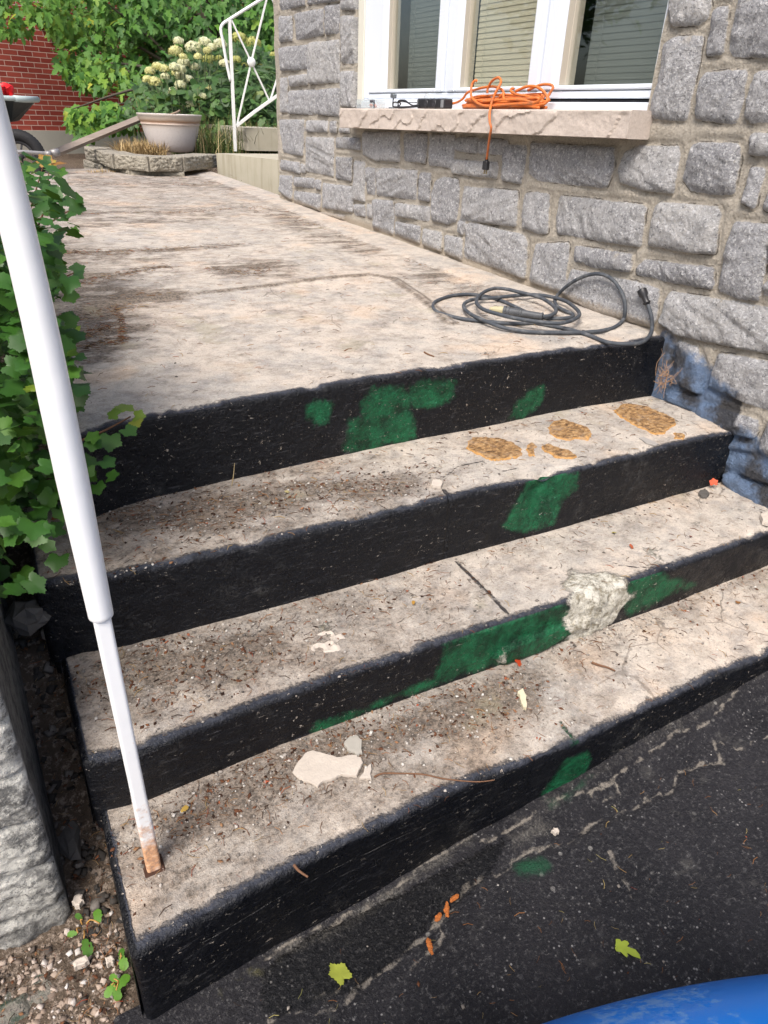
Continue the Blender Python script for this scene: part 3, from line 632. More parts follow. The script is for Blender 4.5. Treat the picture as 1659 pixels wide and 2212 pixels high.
mk('wall', np.stack([HX, GY, GZ], -1).reshape(-1, 3), fw_, STONE, house, dict(sd=sdm.ravel(), tone=tone.ravel(), pnt=pnt.ravel(), base=basef.ravel()))
# the body of the house behind the facing
b = MB()
b.box((0.06, WY1+0.004, -0.8), (0.35, 3.30, 2.6)); b.box((0.06, -2.6, -0.8), (0.35, WY0-0.004, 2.6)); b.box((0.06, WY0-0.004, -0.8), (0.35, WY1+0.004, WZ0-0.035)); b.box((0.06, WY0-0.004, WZ1+0.004), (0.35, WY1+0.004, 2.6))
b.box((0.012, 3.3015, -0.8), (3.0, 3.322, 2.6)); b.box((0.352, 3.0, -0.8), (3.0, 3.300, 2.6))
b.build('wall_core', plain('tan_mortar', (0.33, 0.28, 0.215), 0.9, 0.2, 0.2, 20, bump=0.6, bs=120), house)
# reveals: the facing turns into the window opening
iy0, iy1 = int(np.argmin(np.abs(uy-WY0))), int(np.argmin(np.abs(uy-WY1))); jz = np.where((uz >= WZ0-1e-4) & (uz <= WZ1+1e-4))[0]
for nm_, ii, sg in (('reveal', iy1, 1), ('reveal', iy0, -1)):
    xr_ = np.linspace(0, 1, 8); Xr = HX[ii, jz][None]*(1-xr_[:, None])+0.10*xr_[:, None]; Yr = np.full(Xr.shape, uy[ii])+0.0*Xr; Zr = np.tile(uz[jz], (8, 1))
    mk(nm_, np.stack([Xr, Yr, Zr], -1).reshape(-1, 3), gridf(*Xr.shape, flip=(sg > 0)), STONE, house, dict(sd=np.repeat(sdm[ii, jz][None], 8, 0).ravel()-0.004, tone=np.repeat(tone[ii, jz][None], 8, 0).ravel(), pnt=np.full(Xr.size, -0.1), base=np.zeros(Xr.size)))
# ------------------------------------------------------------------ window
VINYL = plain('white_vinyl', (0.72, 0.77, 0.84), 0.35, 0.45, 0.02, 6)
CREAM = plain('cream_trim', (0.66, 0.65, 0.57), 0.55, 0.3, 0.05, 20)
BEIGE = plain('beige_inner_frame', (0.42, 0.38, 0.31), 0.6, 0.3, 0.05, 20)
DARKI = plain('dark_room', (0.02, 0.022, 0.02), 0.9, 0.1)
SLOT_DK = plain('dark_slot', (0.03, 0.03, 0.035), 0.7, 0.3)
m = N('window_glass', 0.03, 0.5); t = m.t
gl = m.n('ShaderNodeBsdfGlossy'); gl.inputs['Roughness'].default_value = 0.02; gl.inputs['Color'].default_value = (0.95, 1, 1, 1)
tr = m.n('ShaderNodeBsdfTransparent'); tr.inputs['Color'].default_value = (0.94, 0.95, 0.94, 1)
fr = m.n('ShaderNodeFresnel'); fr.inputs['IOR'].default_value = 1.5; mx = m.n('ShaderNodeMixShader')
ge = m.n('ShaderNodeNewGeometry'); t.links.new(m.m('MULTIPLY', m.m('MULTIPLY', fr.outputs[0], 2.0), m.m('SUBTRACT', 1.0, ge.outputs['Backfacing'])), mx.inputs[0]); t.links.new(tr.outputs[0], mx.inputs[1]); t.links.new(gl.outputs[0], mx.inputs[2]); t.links.new(mx.outputs[0], m.out.inputs['Surface']); GLASS = m.mat
win = D.objects.new('window', None); COL.objects.link(win); win.parent = house
b = MB(); X0, X1 = 0.022, 0.115
# outer frame, mullions
b.box((X0, WY1-0.065, WZ0+0.02), (X1, WY1-0.002, WZ1-0.002), 1, 0.003)          # left casing (cream)
b.box((X0+0.004, WY1-0.115, WZ0+0.045), (X1, WY1-0.067, WZ1-0.002), 0, 0.004)
b.box((X0+0.004, WY0+0.002, WZ0+0.045), (X1, WY0+0.012, WZ1-0.002), 0, 0.003)
b.box((X0+0.004, WY0+0.014, WZ0+0.045), (X1, WY1-0.117, WZ0+0.066), 0, 0.003)
b.box((X0+0.004, WY0+0.014, WZ1-0.04), (X1, WY1-0.117, WZ1-0.002), 0, 0.003)
b.box((X0-0.010, WY0+0.002, WZ0+0.004), (X1, WY1-0.067, WZ0+0.034), 0, 0.003)     # sub sill
b.box((X0+0.014, WY0+0.004, WZ0+0.0345), (X1, 1.0, WZ0+0.0405), 2); b.box((X0+0.003, 1.0, WZ0+0.0342), (X1, WY1-0.070, WZ0+0.0448), 0)  # dark strip stands in for the shaded gap above the sub sill
for y in (1.413, 0.791): b.box((X0+0.006, y-0.012, WZ0+0.068), (X1, y+0.012, WZ1-0.042), 0, 0.003)
b.build('frame', [VINYL, CREAM, SLOT_DK], win)
for (ya, yb_) in ((1.428, 2.113), (0.806, 1.398), (0.275, 0.776)):
    s = MB(); z0, z1 = WZ0+0.069, WZ1-0.043
    pa, pb = {1.428: (1.489, 1.957), 0.806: (0.867, 1.337), 0.275: (0.283, 0.729)}[ya]
    s.box((X0-0.002, yb_-0.002, z0), (X0+0.05, pb+0.002, z1), 0, 0.004); s.box((X0-0.002, ya+0.002, z0), (X0+0.05, pa-0.002, z1), 0, 0.004)
    s.box((X0-0.0005, pa, z0), (X0+0.05, pb, 0.683), 0, 0.004); s.box((X0-0.0005, pa, z1-0.05), (X0+0.05, pb, z1), 0, 0.004)
    # stepped profile around the glass
    s.box((X0+0.012, pb+0.0015, 0.6845), (X0+0.045, pb-0.012, z1-0.052), 0, 0.003); s.box((X0+0.012, pa-0.0015, 0.6845), (X0+0.045, pa+0.008, z1-0.052), 0, 0.002)
    s.box((X0+0.016, pb-0.0135, 0.684), (X0+0.058, pb-0.045, z1-0.052), 1, 0.002)
    s.build('sash', [VINYL, BEIGE], win)
    g = MB(); g.box((X0+0.030, pa+0.009, 0.6836), (X0+0.034, pb-0.0137, z1-0.053)); g.build('pane', GLASS, win)
# blinds and the dark room
def blind(ya, yb_, tilt, mat, x=0.085):
    s = MB(); z = 0.66
    while z < WZ1+0.02:
        a = math.radians(tilt); w2 = 0.0135
        pr = [(-w2*math.cos(a), -w2*math.sin(a)), (0, 0.002), (w2*math.cos(a), w2*math.sin(a)), (0, 0.0008)]
        s.prism([(x+p[0], z+p[1]) for p in pr], ya, yb_, 0, ((1, 0, 0), (0, 0, 1), (0, -1, 0)), (0, 0, 0)) if False else s.add([(x+p[0], yy, z+p[1]) for yy in (ya, yb_) for p in pr], [(0, 1, 5, 4), (1, 2, 6, 5), (2, 3, 7, 6), (3, 0, 4, 7)])
        z += 0.0185
    for yy in (ya+0.06, yb_-0.06): s.tube([(x-0.012, yy, 0.65), (x-0.012, yy, WZ1)], 0.0008, 5)
    s.build('blind', mat, win)
blind(0.868, 1.29, 82, plain('olive_blind', (0.50, 0.47, 0.36), 0.6, 0.3, 0.04, 10))
blind(0.285, 0.68, 84, plain('dark_blind', (0.13, 0.145, 0.135), 0.6, 0.3, 0.04, 10), 0.12); blind(1.49, 1.91, 84, D.materials['dark_blind'], 0.13)
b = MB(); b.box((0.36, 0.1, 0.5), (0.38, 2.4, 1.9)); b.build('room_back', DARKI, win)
# sill of two dressed stones
def sillstone(ya, yb_, endR, parent):
    ys = np.linspace(ya, yb_, max(20, int((yb_-ya)/0.006))); zf = lambda y: (0.6-0.0015)+(2.2-y)*0.007; zb_ = lambda y: 0.513+(2.2-y)*0.0125
    n = 18; X, Y, Z = [], [], []
    XF = -0.088
    rows = [(0.045, 1.0), (-0.02, 1.0), (-0.06, 1.0), (-0.081, 1.0), (XF, 0.95)]+[(XF, 0.95-i/n*0.93) for i in range(1, n)]+[(XF, 0.02), (-0.080, 0.0), (-0.05, 0.0), (0.0, 0.0)]
    V = []
    for (x, f) in rows:
        z = zb_(ys)+(zf(ys)-zb_(ys))*f; xx = np.full(ys.shape, x)
        if x <= XF+1e-6:
            endm = sst(0, 0.02, np.minimum(ys-ya-(0.001), yb_-ys)) if endR else sst(0, 0.02, yb_-ys)*0+1
            tb = 1-sst(0.80, 0.95, f+0.25*fbm(ys*5, 0, 0, 3, 7))
            lv = (ys*5+z*9+0.9*fbm(ys*6, z*9, 0, 4, 300)*2); st_ = lv-np.floor(lv); rk = -0.0045*st_+0.003+0.010*fbm(ys*7, z*12, 0, 4, 303)+0.003*fbm(ys*60, z*60, 0, 3, 302)
            xx = xx-rk*tb*np.minimum(1, endm)*1.2+0.0015*fbm(ys*90, z*90, 0, 2, 3)
        V.append(np.stack([xx, ys, z], 1))
    V = np.stack(V, 0); R, C_n = V.shape[:2]
    Fc = [tuple(f) for f in gridf(R, C_n)]; vl = V.reshape(-1, 3)
    Fc.append(tuple(i*C_n for i in range(R))); Fc.append(tuple(i*C_n+C_n-1 for i in range(R))[::-1])
    return vl, Fc
m = N('sandstone_sill', 0.9, 0.25); n1 = m.noise(7, 5, 0.6); n2 = m.noise(150, 4, 0.7)
c = m.mix(n1, (0.48, 0.41, 0.36), (0.60, 0.53, 0.47)); c = m.mix(m.mr(n2, 0.35, 0.7, 0, 0.35), c, (0.33, 0.27, 0.23)); c = m.mix(m.mr(m.noise(30, 4, 0.6, sc=(1, 5, 1)), 0.6, 0.75, 0, 0.3), c, (0.25, 0.21, 0.18)); m.col(c); m.bump(m.m('ADD', n2, m.noise(50, 5, 0.7)), 0.6, 0.003); SILLM = m.mat
for (ya, yb_, e) in ((SILL_Y0, 1.780, True), (1.783, SILL_Y1, False)):
    v, f = sillstone(ya, yb_, e, None); o = mk('window_sill', v, f, SILLM, win, smooth=True); o.data.set_sharp_from_angle(angle=math.radians(40))

# ------------------------------------------------------------------ orange cord on the sill
def cordmat(name, c, c2, rough=0.5):
    m = N(name, rough, 0.4); n = m.noise(35, 4, 0.6); m.col(m.mix(m.mr(n, 0.45, 0.75), c, c2)); m.bump(m.noise(220, 3), 0.3, 0.001); return m.mat
ORANGE = cordmat('orange_rubber', (0.62, 0.165, 0.035), (0.34, 0.13, 0.06)); BLACKP = plain('black_plastic', (0.018, 0.018, 0.021), 0.42, 0.5, 0.3, 60)
DUSTB = cordmat('dusty_black_rubber', (0.050, 0.058, 0.070), (0.13, 0.135, 0.14), 0.65)
Z_S = 0.604
def szt(y): return (0.6-0.0015)+(2.2-y)*0.007
RC = 0.0045
cord = thing('extension_cord', (-0.04, 0.75, 0.605), 'tangled orange extension cord on the stone window sill, one end hanging down the wall', 'extension cord')
O_ = (1260, 180)
def oc(pts, xs, hang=False):
    P = []; xs = np.interp(np.linspace(0, 1, len(pts)), np.linspace(0, 1, len(xs)), xs)
    for (q, x) in zip(T(O_[0], O_[1], 4.879, pts), xs):
        p = onx(q, x); p[2] = max(p[2], szt(p[1])+RC) if not hang else p[2]; P.append(p)
    return P
b = MB()
b.tube(oc([(540,400),(545,340),(590,250),(650,200),(700,190),(727,240),(700,310),(650,400),(610,500),(592,560)], [-0.03, -0.03, -0.045, -0.07, -0.085])+oc([(583,600),(570,700),(575,800),(592,880),(575,980),(560,1080),(545,1200),(530,1310)], [-0.106, -0.116, -0.118, -0.115, -0.10, -0.07, -0.05], True), RC, 10, smooth=6)
b.tube(oc([(5,548),(110,530),(200,480),(260,400),(350,360),(480,325),(620,310),(720,340),(762,400),(700,460),(670,520),(700,575)], [-0.03, -0.02, -0.02, -0.045, -0.06]), RC, 10, smooth=6)
b.tube(oc([(400,238),(372,225),(330,280),(318,360),(320,440),(370,510),(450,560),(560,580),(800,560),(1000,545),(1150,540),(1250,500),(1300,420)], [-0.05, -0.07, -0.082, -0.082, -0.075]), RC, 10, smooth=6)
b.tube(oc([(1100,360),(1230,300),(1330,280),(1420,290),(1440,330),(1400,400),(1370,450),(1390,500)], [-0.02, -0.01, -0.015, -0.03]), RC, 10, smooth=6)
b.tube(oc([(905,335),(870,340),(870,380),(950,420),(1100,450),(1250,490),(1350,520),(1390,480)], [-0.04, -0.05, -0.04]), RC, 10, smooth=6)
b.tube(oc([(930,375),(1050,320),(1170,305),(1280,350),(1350,430),(1360,490),(1310,550),(1100,570),(800,575)], [-0.05, -0.03, -0.04, -0.07]), RC, 10, smooth=6)
b.tube(oc([(770,400),(760,450),(790,500),(900,490),(1050,500),(1180,540)], [-0.06, -0.075, -0.08]), RC, 10, smooth=6)
rr = random.Random(12)
yL, yR = onx(T(O_[0], O_[1], 4.879, [(190, 500)])[0], -0.045)[1], onx(T(O_[0], O_[1], 4.879, [(1370, 500)])[0], -0.045)[1]
yc, ry = (yL+yR)/2, abs(yL-yR)/2
pts = []; N_L = 11
for i in range(N_L*14):
    a = i/14*2*math.pi; lp = i/14/N_L
    k = 0.97-0.22*abs(math.sin(i*0.37))*rr.uniform(0.6, 1); lay = int(i/14) % 5
    y = yc-ry*math.cos(a)*k+0.012*math.sin(i*0.9); x = -0.040+0.032*math.sin(a)*rr.uniform(0.75, 1.1)
    z = szt(y)+RC+lay*0.0075*(0.65+0.35*math.sin(a*0.5+lay))+0.004*rr.random()
    if math.sin(a) > 0.3: z += 0.010*(lay % 3)
    pts.append((x, y, z))
b.tube(pts, RC, 8, smooth=4)
b.build('cord', ORANGE, cord, smooth=True)
b = MB()
pb0 = onx(T(O_[0], O_[1], 4.879, [(530, 1300)])[0], -0.05); pb1 = onx(T(O_[0], O_[1], 4.879, [(528, 1455)])[0], -0.045)
A = np.array(pb0); B = np.array(pb1); dd = (B-A)/np.linalg.norm(B-A); L = np.linalg.norm(B-A)
b.tube([A-dd*0.004, A+dd*L*0.25], [0.006, 0.0075], 12); b.box((A[0]-0.009, A[1]-0.0135, B[2]), (A[0]+0.009, A[1]+0.0135, A[2]-L*0.2), 0, 0.003)
for k in range(3): b.box((A[0]-0.0098, A[1]-0.010+k*0.008, B[2]+0.004), (A[0]+0.0098, A[1]-0.0065+k*0.008, B[2]+0.02), 0, 0.0008)
b.build('plug', BLACKP, cord); b = MB()
for dy in (-0.0065, 0.0065): b.box((A[0]-0.003, A[1]+dy-0.0008, B[2]-0.014), (A[0]+0.003, A[1]+dy+0.0008, B[2]-0.0002))
b.build('prong', plain('brass_prong', (0.5, 0.42, 0.25), 0.35, 0.5, metal=0.9), cord)
# power bar
Q = lambda x, y, X: onx(T(1000, 180, 5.53, [(x, y)])[0], X)
y0, y1 = Q(1028, 600, -0.05)[1], Q(1455, 600, -0.05)[1]; yl, yh = min(y0, y1), max(y0, y1); zt_ = Q(1200, 562, -0.05)[2]
pb = thing('outlet_block', (-0.05, (yl+yh)/2, szt(1.2)), 'flat black outlet block of the orange cord lying on the sill, left of the coil', 'outlet strip')
b = MB(); zb = szt(1.3)+0.0005; zt_ = zb+0.036; b.box((-0.075, yl, zb), (-0.030, yh, zt_), 0, 0.005); b.box((-0.077, yl+0.004, zb+0.004), (-0.073, yl+0.022, zt_-0.005), 1, 0.001); b.box((-0.077, yh-0.012, zb+0.004), (-0.073, yh-0.004, zt_-0.005), 1, 0.001)
b.build('casing', [BLACKP, plain('grey_label', (0.22, 0.23, 0.24), 0.5)], pb)
for k in (0.36, 0.66):
    b = MB(); yy = yh+(yl-yh)*k; zz = (zb+zt_)/2
    b.lathe((-0.0752, yy, zz), [(0.0, -0.002), (0.013, -0.002), (0.0145, 0.001)], 20, 0, 'x')
    for dy in (-0.005, 0.005): b.box((-0.0778, yy+dy-0.001, zz-0.001), (-0.077, yy+dy+0.001, zz+0.007), 1)
    b.box((-0.0778, yy-0.002, zz-0.008), (-0.077, yy+0.002, zz-0.004), 1)
    b.build('outlet', [plain('charcoal_outlet', (0.04, 0.04, 0.045), 0.4), SLOT_DK], pb, auto=40)
CLEAR = None
m = N('clear_plastic', 0.08, 0.5); t = m.t
gl = m.n('ShaderNodeBsdfGlossy'); gl.inputs['Roughness'].default_value = 0.08; tr = m.n('ShaderNodeBsdfTransparent'); tr.inputs['Color'].default_value = (0.93, 0.95, 0.95, 1)
df = m.n('ShaderNodeBsdfDiffuse'); df.inputs['Color'].default_value = (0.8, 0.82, 0.84, 1)
m1 = m.n('ShaderNodeMixShader'); m1.inputs[0].default_value = 0.22; m2 = m.n('ShaderNodeMixShader'); fr = m.n('ShaderNodeFresnel'); fr.inputs['IOR'].default_value = 1.5
t.links.new(tr.outputs[0], m1.inputs[1]); t.links.new(df.outputs[0], m1.inputs[2]); ge = m.n('ShaderNodeNewGeometry'); t.links.new(m.m('MULTIPLY', fr.outputs[0], m.m('SUBTRACT', 1.0, ge.outputs['Backfacing'])), m2.inputs[0]); t.links.new(m1.outputs[0], m2.inputs[1]); t.links.new(gl.outputs[0], m2.inputs[2]); t.links.new(m2.outputs[0], m.out.inputs['Surface']); CLEAR = m.mat
# clear blister pack with orange plugs
y0, y1 = Q(105, 620, -0.05)[1], Q(395, 620, -0.05)[1]
zb = szt(2.0)+0.0008
pk = thing('plastic_box', (-0.05, (y0+y1)/2, zb), 'small clear plastic box holding orange ear plugs at the left end of the window sill', 'plastic box')
b = MB(); yl, yh = min(y0, y1), max(y0, y1)
for a, c_ in (((-0.080, yl, zb), (-0.030, yh, zb+0.0012)), ((-0.080, yl, zb+0.036), (-0.030, yh, zb+0.0372)), ((-0.0812, yl, zb), (-0.080, yh, zb+0.037)), ((-0.030, yl, zb), (-0.0288, yh, zb+0.037)), ((-0.080, yh, zb), (-0.030, yh+0.0012, zb+0.037)), ((-0.080, yl-0.0012, zb), (-0.030, yl, zb+0.037))): b.box(a, c_)
b.build('case', CLEAR, pk)
b = MB()
for k in range(6): b.tube([(-0.068+0.012*(k % 3), yl+0.03+0.014*k, zb+0.008+0.006*(k % 2)), (-0.055+0.006*(k % 3), yl+0.045+0.014*k, zb+0.016)], [0.0055, 0.004], 8)
b.build('ear_plug', plain('orange_foam', (0.85, 0.22, 0.10), 0.8), pk, smooth=True)
b = MB(); b.box((-0.0835, yl+0.002, zb+0.004), (-0.0815, yl+0.012, zb+0.034), 0, 0.0008); b.box((-0.0835, yl+0.016, zb+0.024), (-0.0815, yl+0.05, zb+0.034), 0, 0.0008); b.build('clasp', plain('charcoal_clasp', (0.07, 0.07, 0.085), 0.5), pk)
# small grey clamp light standing beside it
gy = Q(585, 620, -0.05)[1]
cl = thing('work_clip', (-0.05, gy, zb), 'small grey metal clip standing upright between the clear box and the glasses', 'clip')
b = MB(); b.box((-0.062, gy-0.012, zb), (-0.038, gy+0.022, zb+0.008), 0, 0.002); b.tube([(-0.05, gy, zb+0.006), (-0.052, gy-0.001, zb+0.03), (-0.05, gy-0.003, zb+0.045)], 0.0035, 8, smooth=4)
GREYM = plain('grey_metal', (0.17, 0.19, 0.21), 0.4, 0.5, metal=0.4); b.build('stem', GREYM, cl, smooth=False); b = MB(); b.box((-0.060, gy-0.014, zb+0.043), (-0.040, gy+0.012, zb+0.060), 0, 0.002, rot=Matrix.Rotation(0.12, 3, 'X')); b.build('jaw', GREYM, cl)
# black framed glasses
gs = thing('safety_glasses', (-0.06, Q(780, 620, -0.05)[1], zb), 'black framed clear safety glasses folded on the window sill, left of the outlet block', 'glasses')
G = lambda pts, xs: [np.array(Q(x, y, X_)) for (x, y), X_ in zip(pts, xs)]
b = MB()
b.tube(G([(580,640),(585,605),(620,590),(660,610),(655,660),(620,672),(585,662),(580,640)], [-0.078]*8), 0.0028, 8, smooth=5)
b.tube(G([(660,590),(690,572),(760,575),(800,590),(850,625),(900,648),(985,635)], [-0.075]*7), [0.004, 0.005, 0.0055, 0.004, 0.003, 0.003, 0.003], 8, smooth=5)
b.tube(G([(600,668),(700,675),(850,668),(985,662)], [-0.08]*4), [0.003, 0.0045, 0.004, 0.0025], 8, smooth=5)
b.tube(G([(840,597),(985,597),(987,665)], [-0.06]*3), 0.0018, 6); b.tube(G([(660,665),(690,640),(700,610),(665,595)], [-0.07]*4), 0.0026, 8, smooth=4)
b.build('frame', BLACKP, gs, smooth=True)
b = MB(); b.ball(Q(620, 635, -0.076), 0.012, 0, 12, 8, (0.15, 1.0, 0.9)); b.build('lens', CLEAR, gs, smooth=True); b = MB(); b.ball(Q(1110, 560, -0.018), 0.030, 0, 16, 10, (0.2, 0.95, 0.85)); b.build('lens', CLEAR, gs, smooth=True)

# ------------------------------------------------------------------ black cable on the landing
cb = thing('power_cable', (-0.3, 0.25, 0.005), 'thick dusty black cable coiled on the pale landing, its plug leaning on the stone wall', 'cable')
TC = (1180, 740)
path = [(1515,655),(1600,645),(1665,610),(1670,560),(1600,490),(1500,430),(1350,385),(1200,350),(1080,322),(950,308),(860,325),(770,370),(710,430),(705,500),(790,570),(950,622),(1150,672),(1400,714),(1600,735),(1750,735),(1880,700),(1955,650),(1955,600),(1900,540),(1800,470),(1680,430),(1550,402),(1397,388),(1200,397),(1050,412),(900,428),(700,440),(600,465),(545,510),(560,570),(650,640),(760,690),(880,740),(1000,785),(1200,825),(1400,848),(1659,853),(1900,853),(2097,845),(2247,828),(2397,785),(2497,700),(2522,600),(2520,480),(2477,350),(2377,210),(2247,140),(2097,140),(1917,210),(1777,310),(1690,400),(1660,460),(1690,530),(1797,590),(1880,630),(1860,665),(1700,680),(1500,665),(1350,620),(1200,550),(1050,480),(900,430),(760,400),(600,383),(400,400),(220,460),(165,520),(200,590),(350,645),(560,690),(800,715),(1000,735),(1250,742),(1420,735),(1577,762),(1747,795),(1897,830),(2100,895),(2297,970),(2497,1012),(2697,1000),(2800,935),(2852,820),(2847,660),(2805,510)]
RCB = 0.0062
lay = []
n = len(path)
for i in range(n):
    if i < 12: l = 2.0
    elif i < 26: l = 2.0
    elif i < 38: l = 1.0
    elif i < 46: l = 0.15
    elif i < 60: l = 0.6
    elif i < 63: l = 0.0
    else: l = 0.0
    lay.append(l)
lay[0] = lay[1] = 0.9; lay[2] = 1.2
lay = np.convolve(np.pad(lay, 2, 'edge'), [0.15, 0.2, 0.3, 0.2, 0.15], 'valid')
P = []
for (q, l) in zip(T(TC[0], TC[1], 4.366, path), lay):
    h = RCB+l*0.0115; p = onl(q, h)
    if p[0] > -0.016-RCB: p = onx(q, -0.018-RCB)
    if p[1] < 0.01 and p[2] < RCB+0.004: p[2] = RCB+0.004
    P.append(p)
b = MB(); b.tube(P, RCB, 12, smooth=8); b.build('cord', DUSTB, cb, smooth=True)
# female connector in the coil
def cpt(x, y, h): return onl(T(TC[0], TC[1], 4.366, [(x, y)])[0], h)
A = cpt(1520, 655, 0.014); B = cpt(1035, 580, 0.013); ax = (B-A)/np.linalg.norm(B-A); L = np.linalg.norm(B-A)
prof = [(0, .007), (.02, .0125), (.05, .0125), (.055, .0102), (.50, .0118), (.53, .0118), (.54, .0145), (.56, .0145), (.565, .0125), (.585, .0125), (.59, .0145), (.61, .0145), (.62, .0125), (.84, .0125), (.85, .015), (.90, .015), (.905, .013), (.93, .013), (.935, .0155), (1.0, .0155)]
b = MB(); b.tube([A+ax*L*s for s, _ in prof], [r_ for _, r_ in prof], 18); b.build('connector', plain('dusty_connector', (0.075, 0.08, 0.088), 0.5, 0.4, 0.5, 50), cb, auto=30)
C2 = cpt(865, 560, 0.011); ax2 = (C2-B)/np.linalg.norm(C2-B); L2 = np.linalg.norm(C2-B)
b = MB(); b.tube([B, B+ax2*L2*0.30, B+ax2*L2*0.32, B+ax2*L2*0.75, B+ax2*L2*0.8, C2], [.0125, .0125, .0115, .0100, .007, .0065], 14)
b.build('connector_tip', plain('yellowed_plastic', (0.42, 0.38, 0.24), 0.5, 0.4, 0.25, 60), cb, auto=35)
# plug at the wall
PT = lambda x, y, X: onx(T(1500, 740, 4.366, [(x, y)])[0], X)
A = PT(1395, 490, -0.024); B = PT(1328, 325, -0.024); ax = (B-A)/np.linalg.norm(B-A); L = np.linalg.norm(B-A)
b = MB(); b.tube([A-ax*0.004, A, A+ax*.003, A+ax*.004, A+ax*L*.45, A+ax*L*.6, A+ax*L*.97, B], [.0085, .012, .012, .009, .0095, .0145, .0145, .012], 16); b.build('plug', BLACKP, cb, auto=35)
b = MB(); s_ = np.cross(ax, np.array([1, 0, 0])); s_ /= np.linalg.norm(s_)
for k in (-0.006, 0.006): b.tube([B+s_*k, B+s_*k+ax*0.013], 0.0013, 4)
b.tube([B+np.array([-0.006, 0, 0]), B+np.array([-0.006, 0, 0])+ax*0.013], 0.0018, 6); b.build('prong', plain('dull_prong', (0.12, 0.12, 0.12), 0.5, metal=0.5), cb)

# ------------------------------------------------------------------ white post by the steps
px_, py_ = -1.786, -0.703
post = thing('handrail_post', (px_, py_, -0.482), 'white steel handrail post with a thicker round sleeve and rusty square foot', 'post')
m = N('white_gloss_paint', 0.35, 0.5); z_ = m.n('ShaderNodeSeparateXYZ'); m.t.links.new(m.co, z_.inputs[0]); n1 = m.noise(28, 6, 0.7); n2 = m.noise(90, 4, 0.7)
hz = m.m('ADD', z_.outputs[2], m.m('MULTIPLY', m.m('SUBTRACT', n1, 0.5), 0.55))
rm = m.mr(hz, 0.17, 0.03); rm = m.m('MAXIMUM', rm, m.m('MULTIPLY', m.mr(n2, 0.66, 0.72), m.mr(z_.outputs[2], 0.42, 0.2)))
ww = m.mix(m.noise(10, 3), (0.80, 0.81, 0.81), (0.86, 0.86, 0.86))
ww = m.mix(m.m('MULTIPLY', m.mr(m.noise(22, 3, 0.5), 0.70, 0.76), 0.5), ww, (0.72, 0.62, 0.46))
rc = m.ramp(n2, [(0.35, (0.20, 0.075, 0.03)), (0.55, (0.62, 0.27, 0.07)), (0.7, (0.72, 0.55, 0.36))])
m.col(m.mix(m.m('MULTIPLY', rm, 0.85), ww, rc)); m.rough(m.mix(rm, (0.33, 0.33, 0.33), (0.85, 0.85, 0.85)))
m.bump(m.m('ADD', m.m('MULTIPLY', m.noise(45, 2, 0.4), 0.5), m.m('MULTIPLY', n2, rm)), 0.25, 0.003); POSTM = m.mat
def lump(P, r, n, dents, name, parent, mat, sq=False):
    P = np.array(P); V = []; 
    for i, (p, rr_) in enumerate(zip(P, r)):
        for j in range(n):
            a = j/n*2*math.pi
            if sq:
                c_, s2 = math.cos(a), math.sin(a); k = 1/max(abs(c_), abs(s2)); k = min(k, 1.27)
            else: k = 1
            k *= 1+0.010*float(fbm(p[2]*20, a*1.5, i*0.0, 3, 5))
            V.append(p+0.9*rr_*k*np.array([math.cos(a), math.sin(a), 0]))
    Fc = []
    for i in range(len(P)-1):
        for j in range(n):
            a, b_ = i*n+j, i*n+(j+1) % n; Fc.append((a, b_, b_+n, a+n))
    Fc.append(tuple(range(n))[::-1]); Fc.append(tuple((len(P)-1)*n+j for j in range(n)))
    o = mk(name, V, Fc, mat, parent); o.data.set_sharp_from_angle(angle=math.radians(42)); return o
zb_ = np.linspace(-0.489, 0.08, 60); lump([(px_, py_, z) for z in zb_], np.where(zb_ > -0.16, 0.0116, 0.0113)+0.0010*sst(-0.30, -0.35, zb_), 40, 0, 'square_bar', post, POSTM, True)
_bp = [ony(q, py_) for q in ((60, 606), (32, 491), (11, 407), (-4, 333), (-19, 259), (-29, 216))]
_bz = np.array([p[2] for p in _bp])-0.33; _bx = np.array([p[0] for p in _bp])-px_; _k = float((_bz**2*_bx).sum()/(_bz**4).sum())
BX = lambda z: _k*max(0.0, z-0.33)**2
BXA = float(ony((26, 480), py_)[0]-px_)
zs_ = np.concatenate([[0.0190, 0.0190, 0.0205], np.linspace(0.025, 0.9, 90)]); rs_ = np.concatenate([[0.0118, 0.0150, 0.0164], np.interp(np.linspace(0.025, 0.9, 90), [0.025, 0.15, 0.21, 0.3, 0.45, 0.9], [0.0165, 0.0180, 0.0189, 0.0187, 0.0170, 0.0165])])
lump([(px_+BX(z), py_, z) for z in zs_], rs_, 40, 0, 'sleeve', post, POSTM)
b = MB(); b.box((px_-0.017, py_-0.018, -0.4885), (px_+0.017, py_+0.018, -0.480), 0, 0.003); b.build('foot_socket', plain('dark_rust', (0.06, 0.03, 0.02), 0.8, 0.2, 0.4, 80), post)
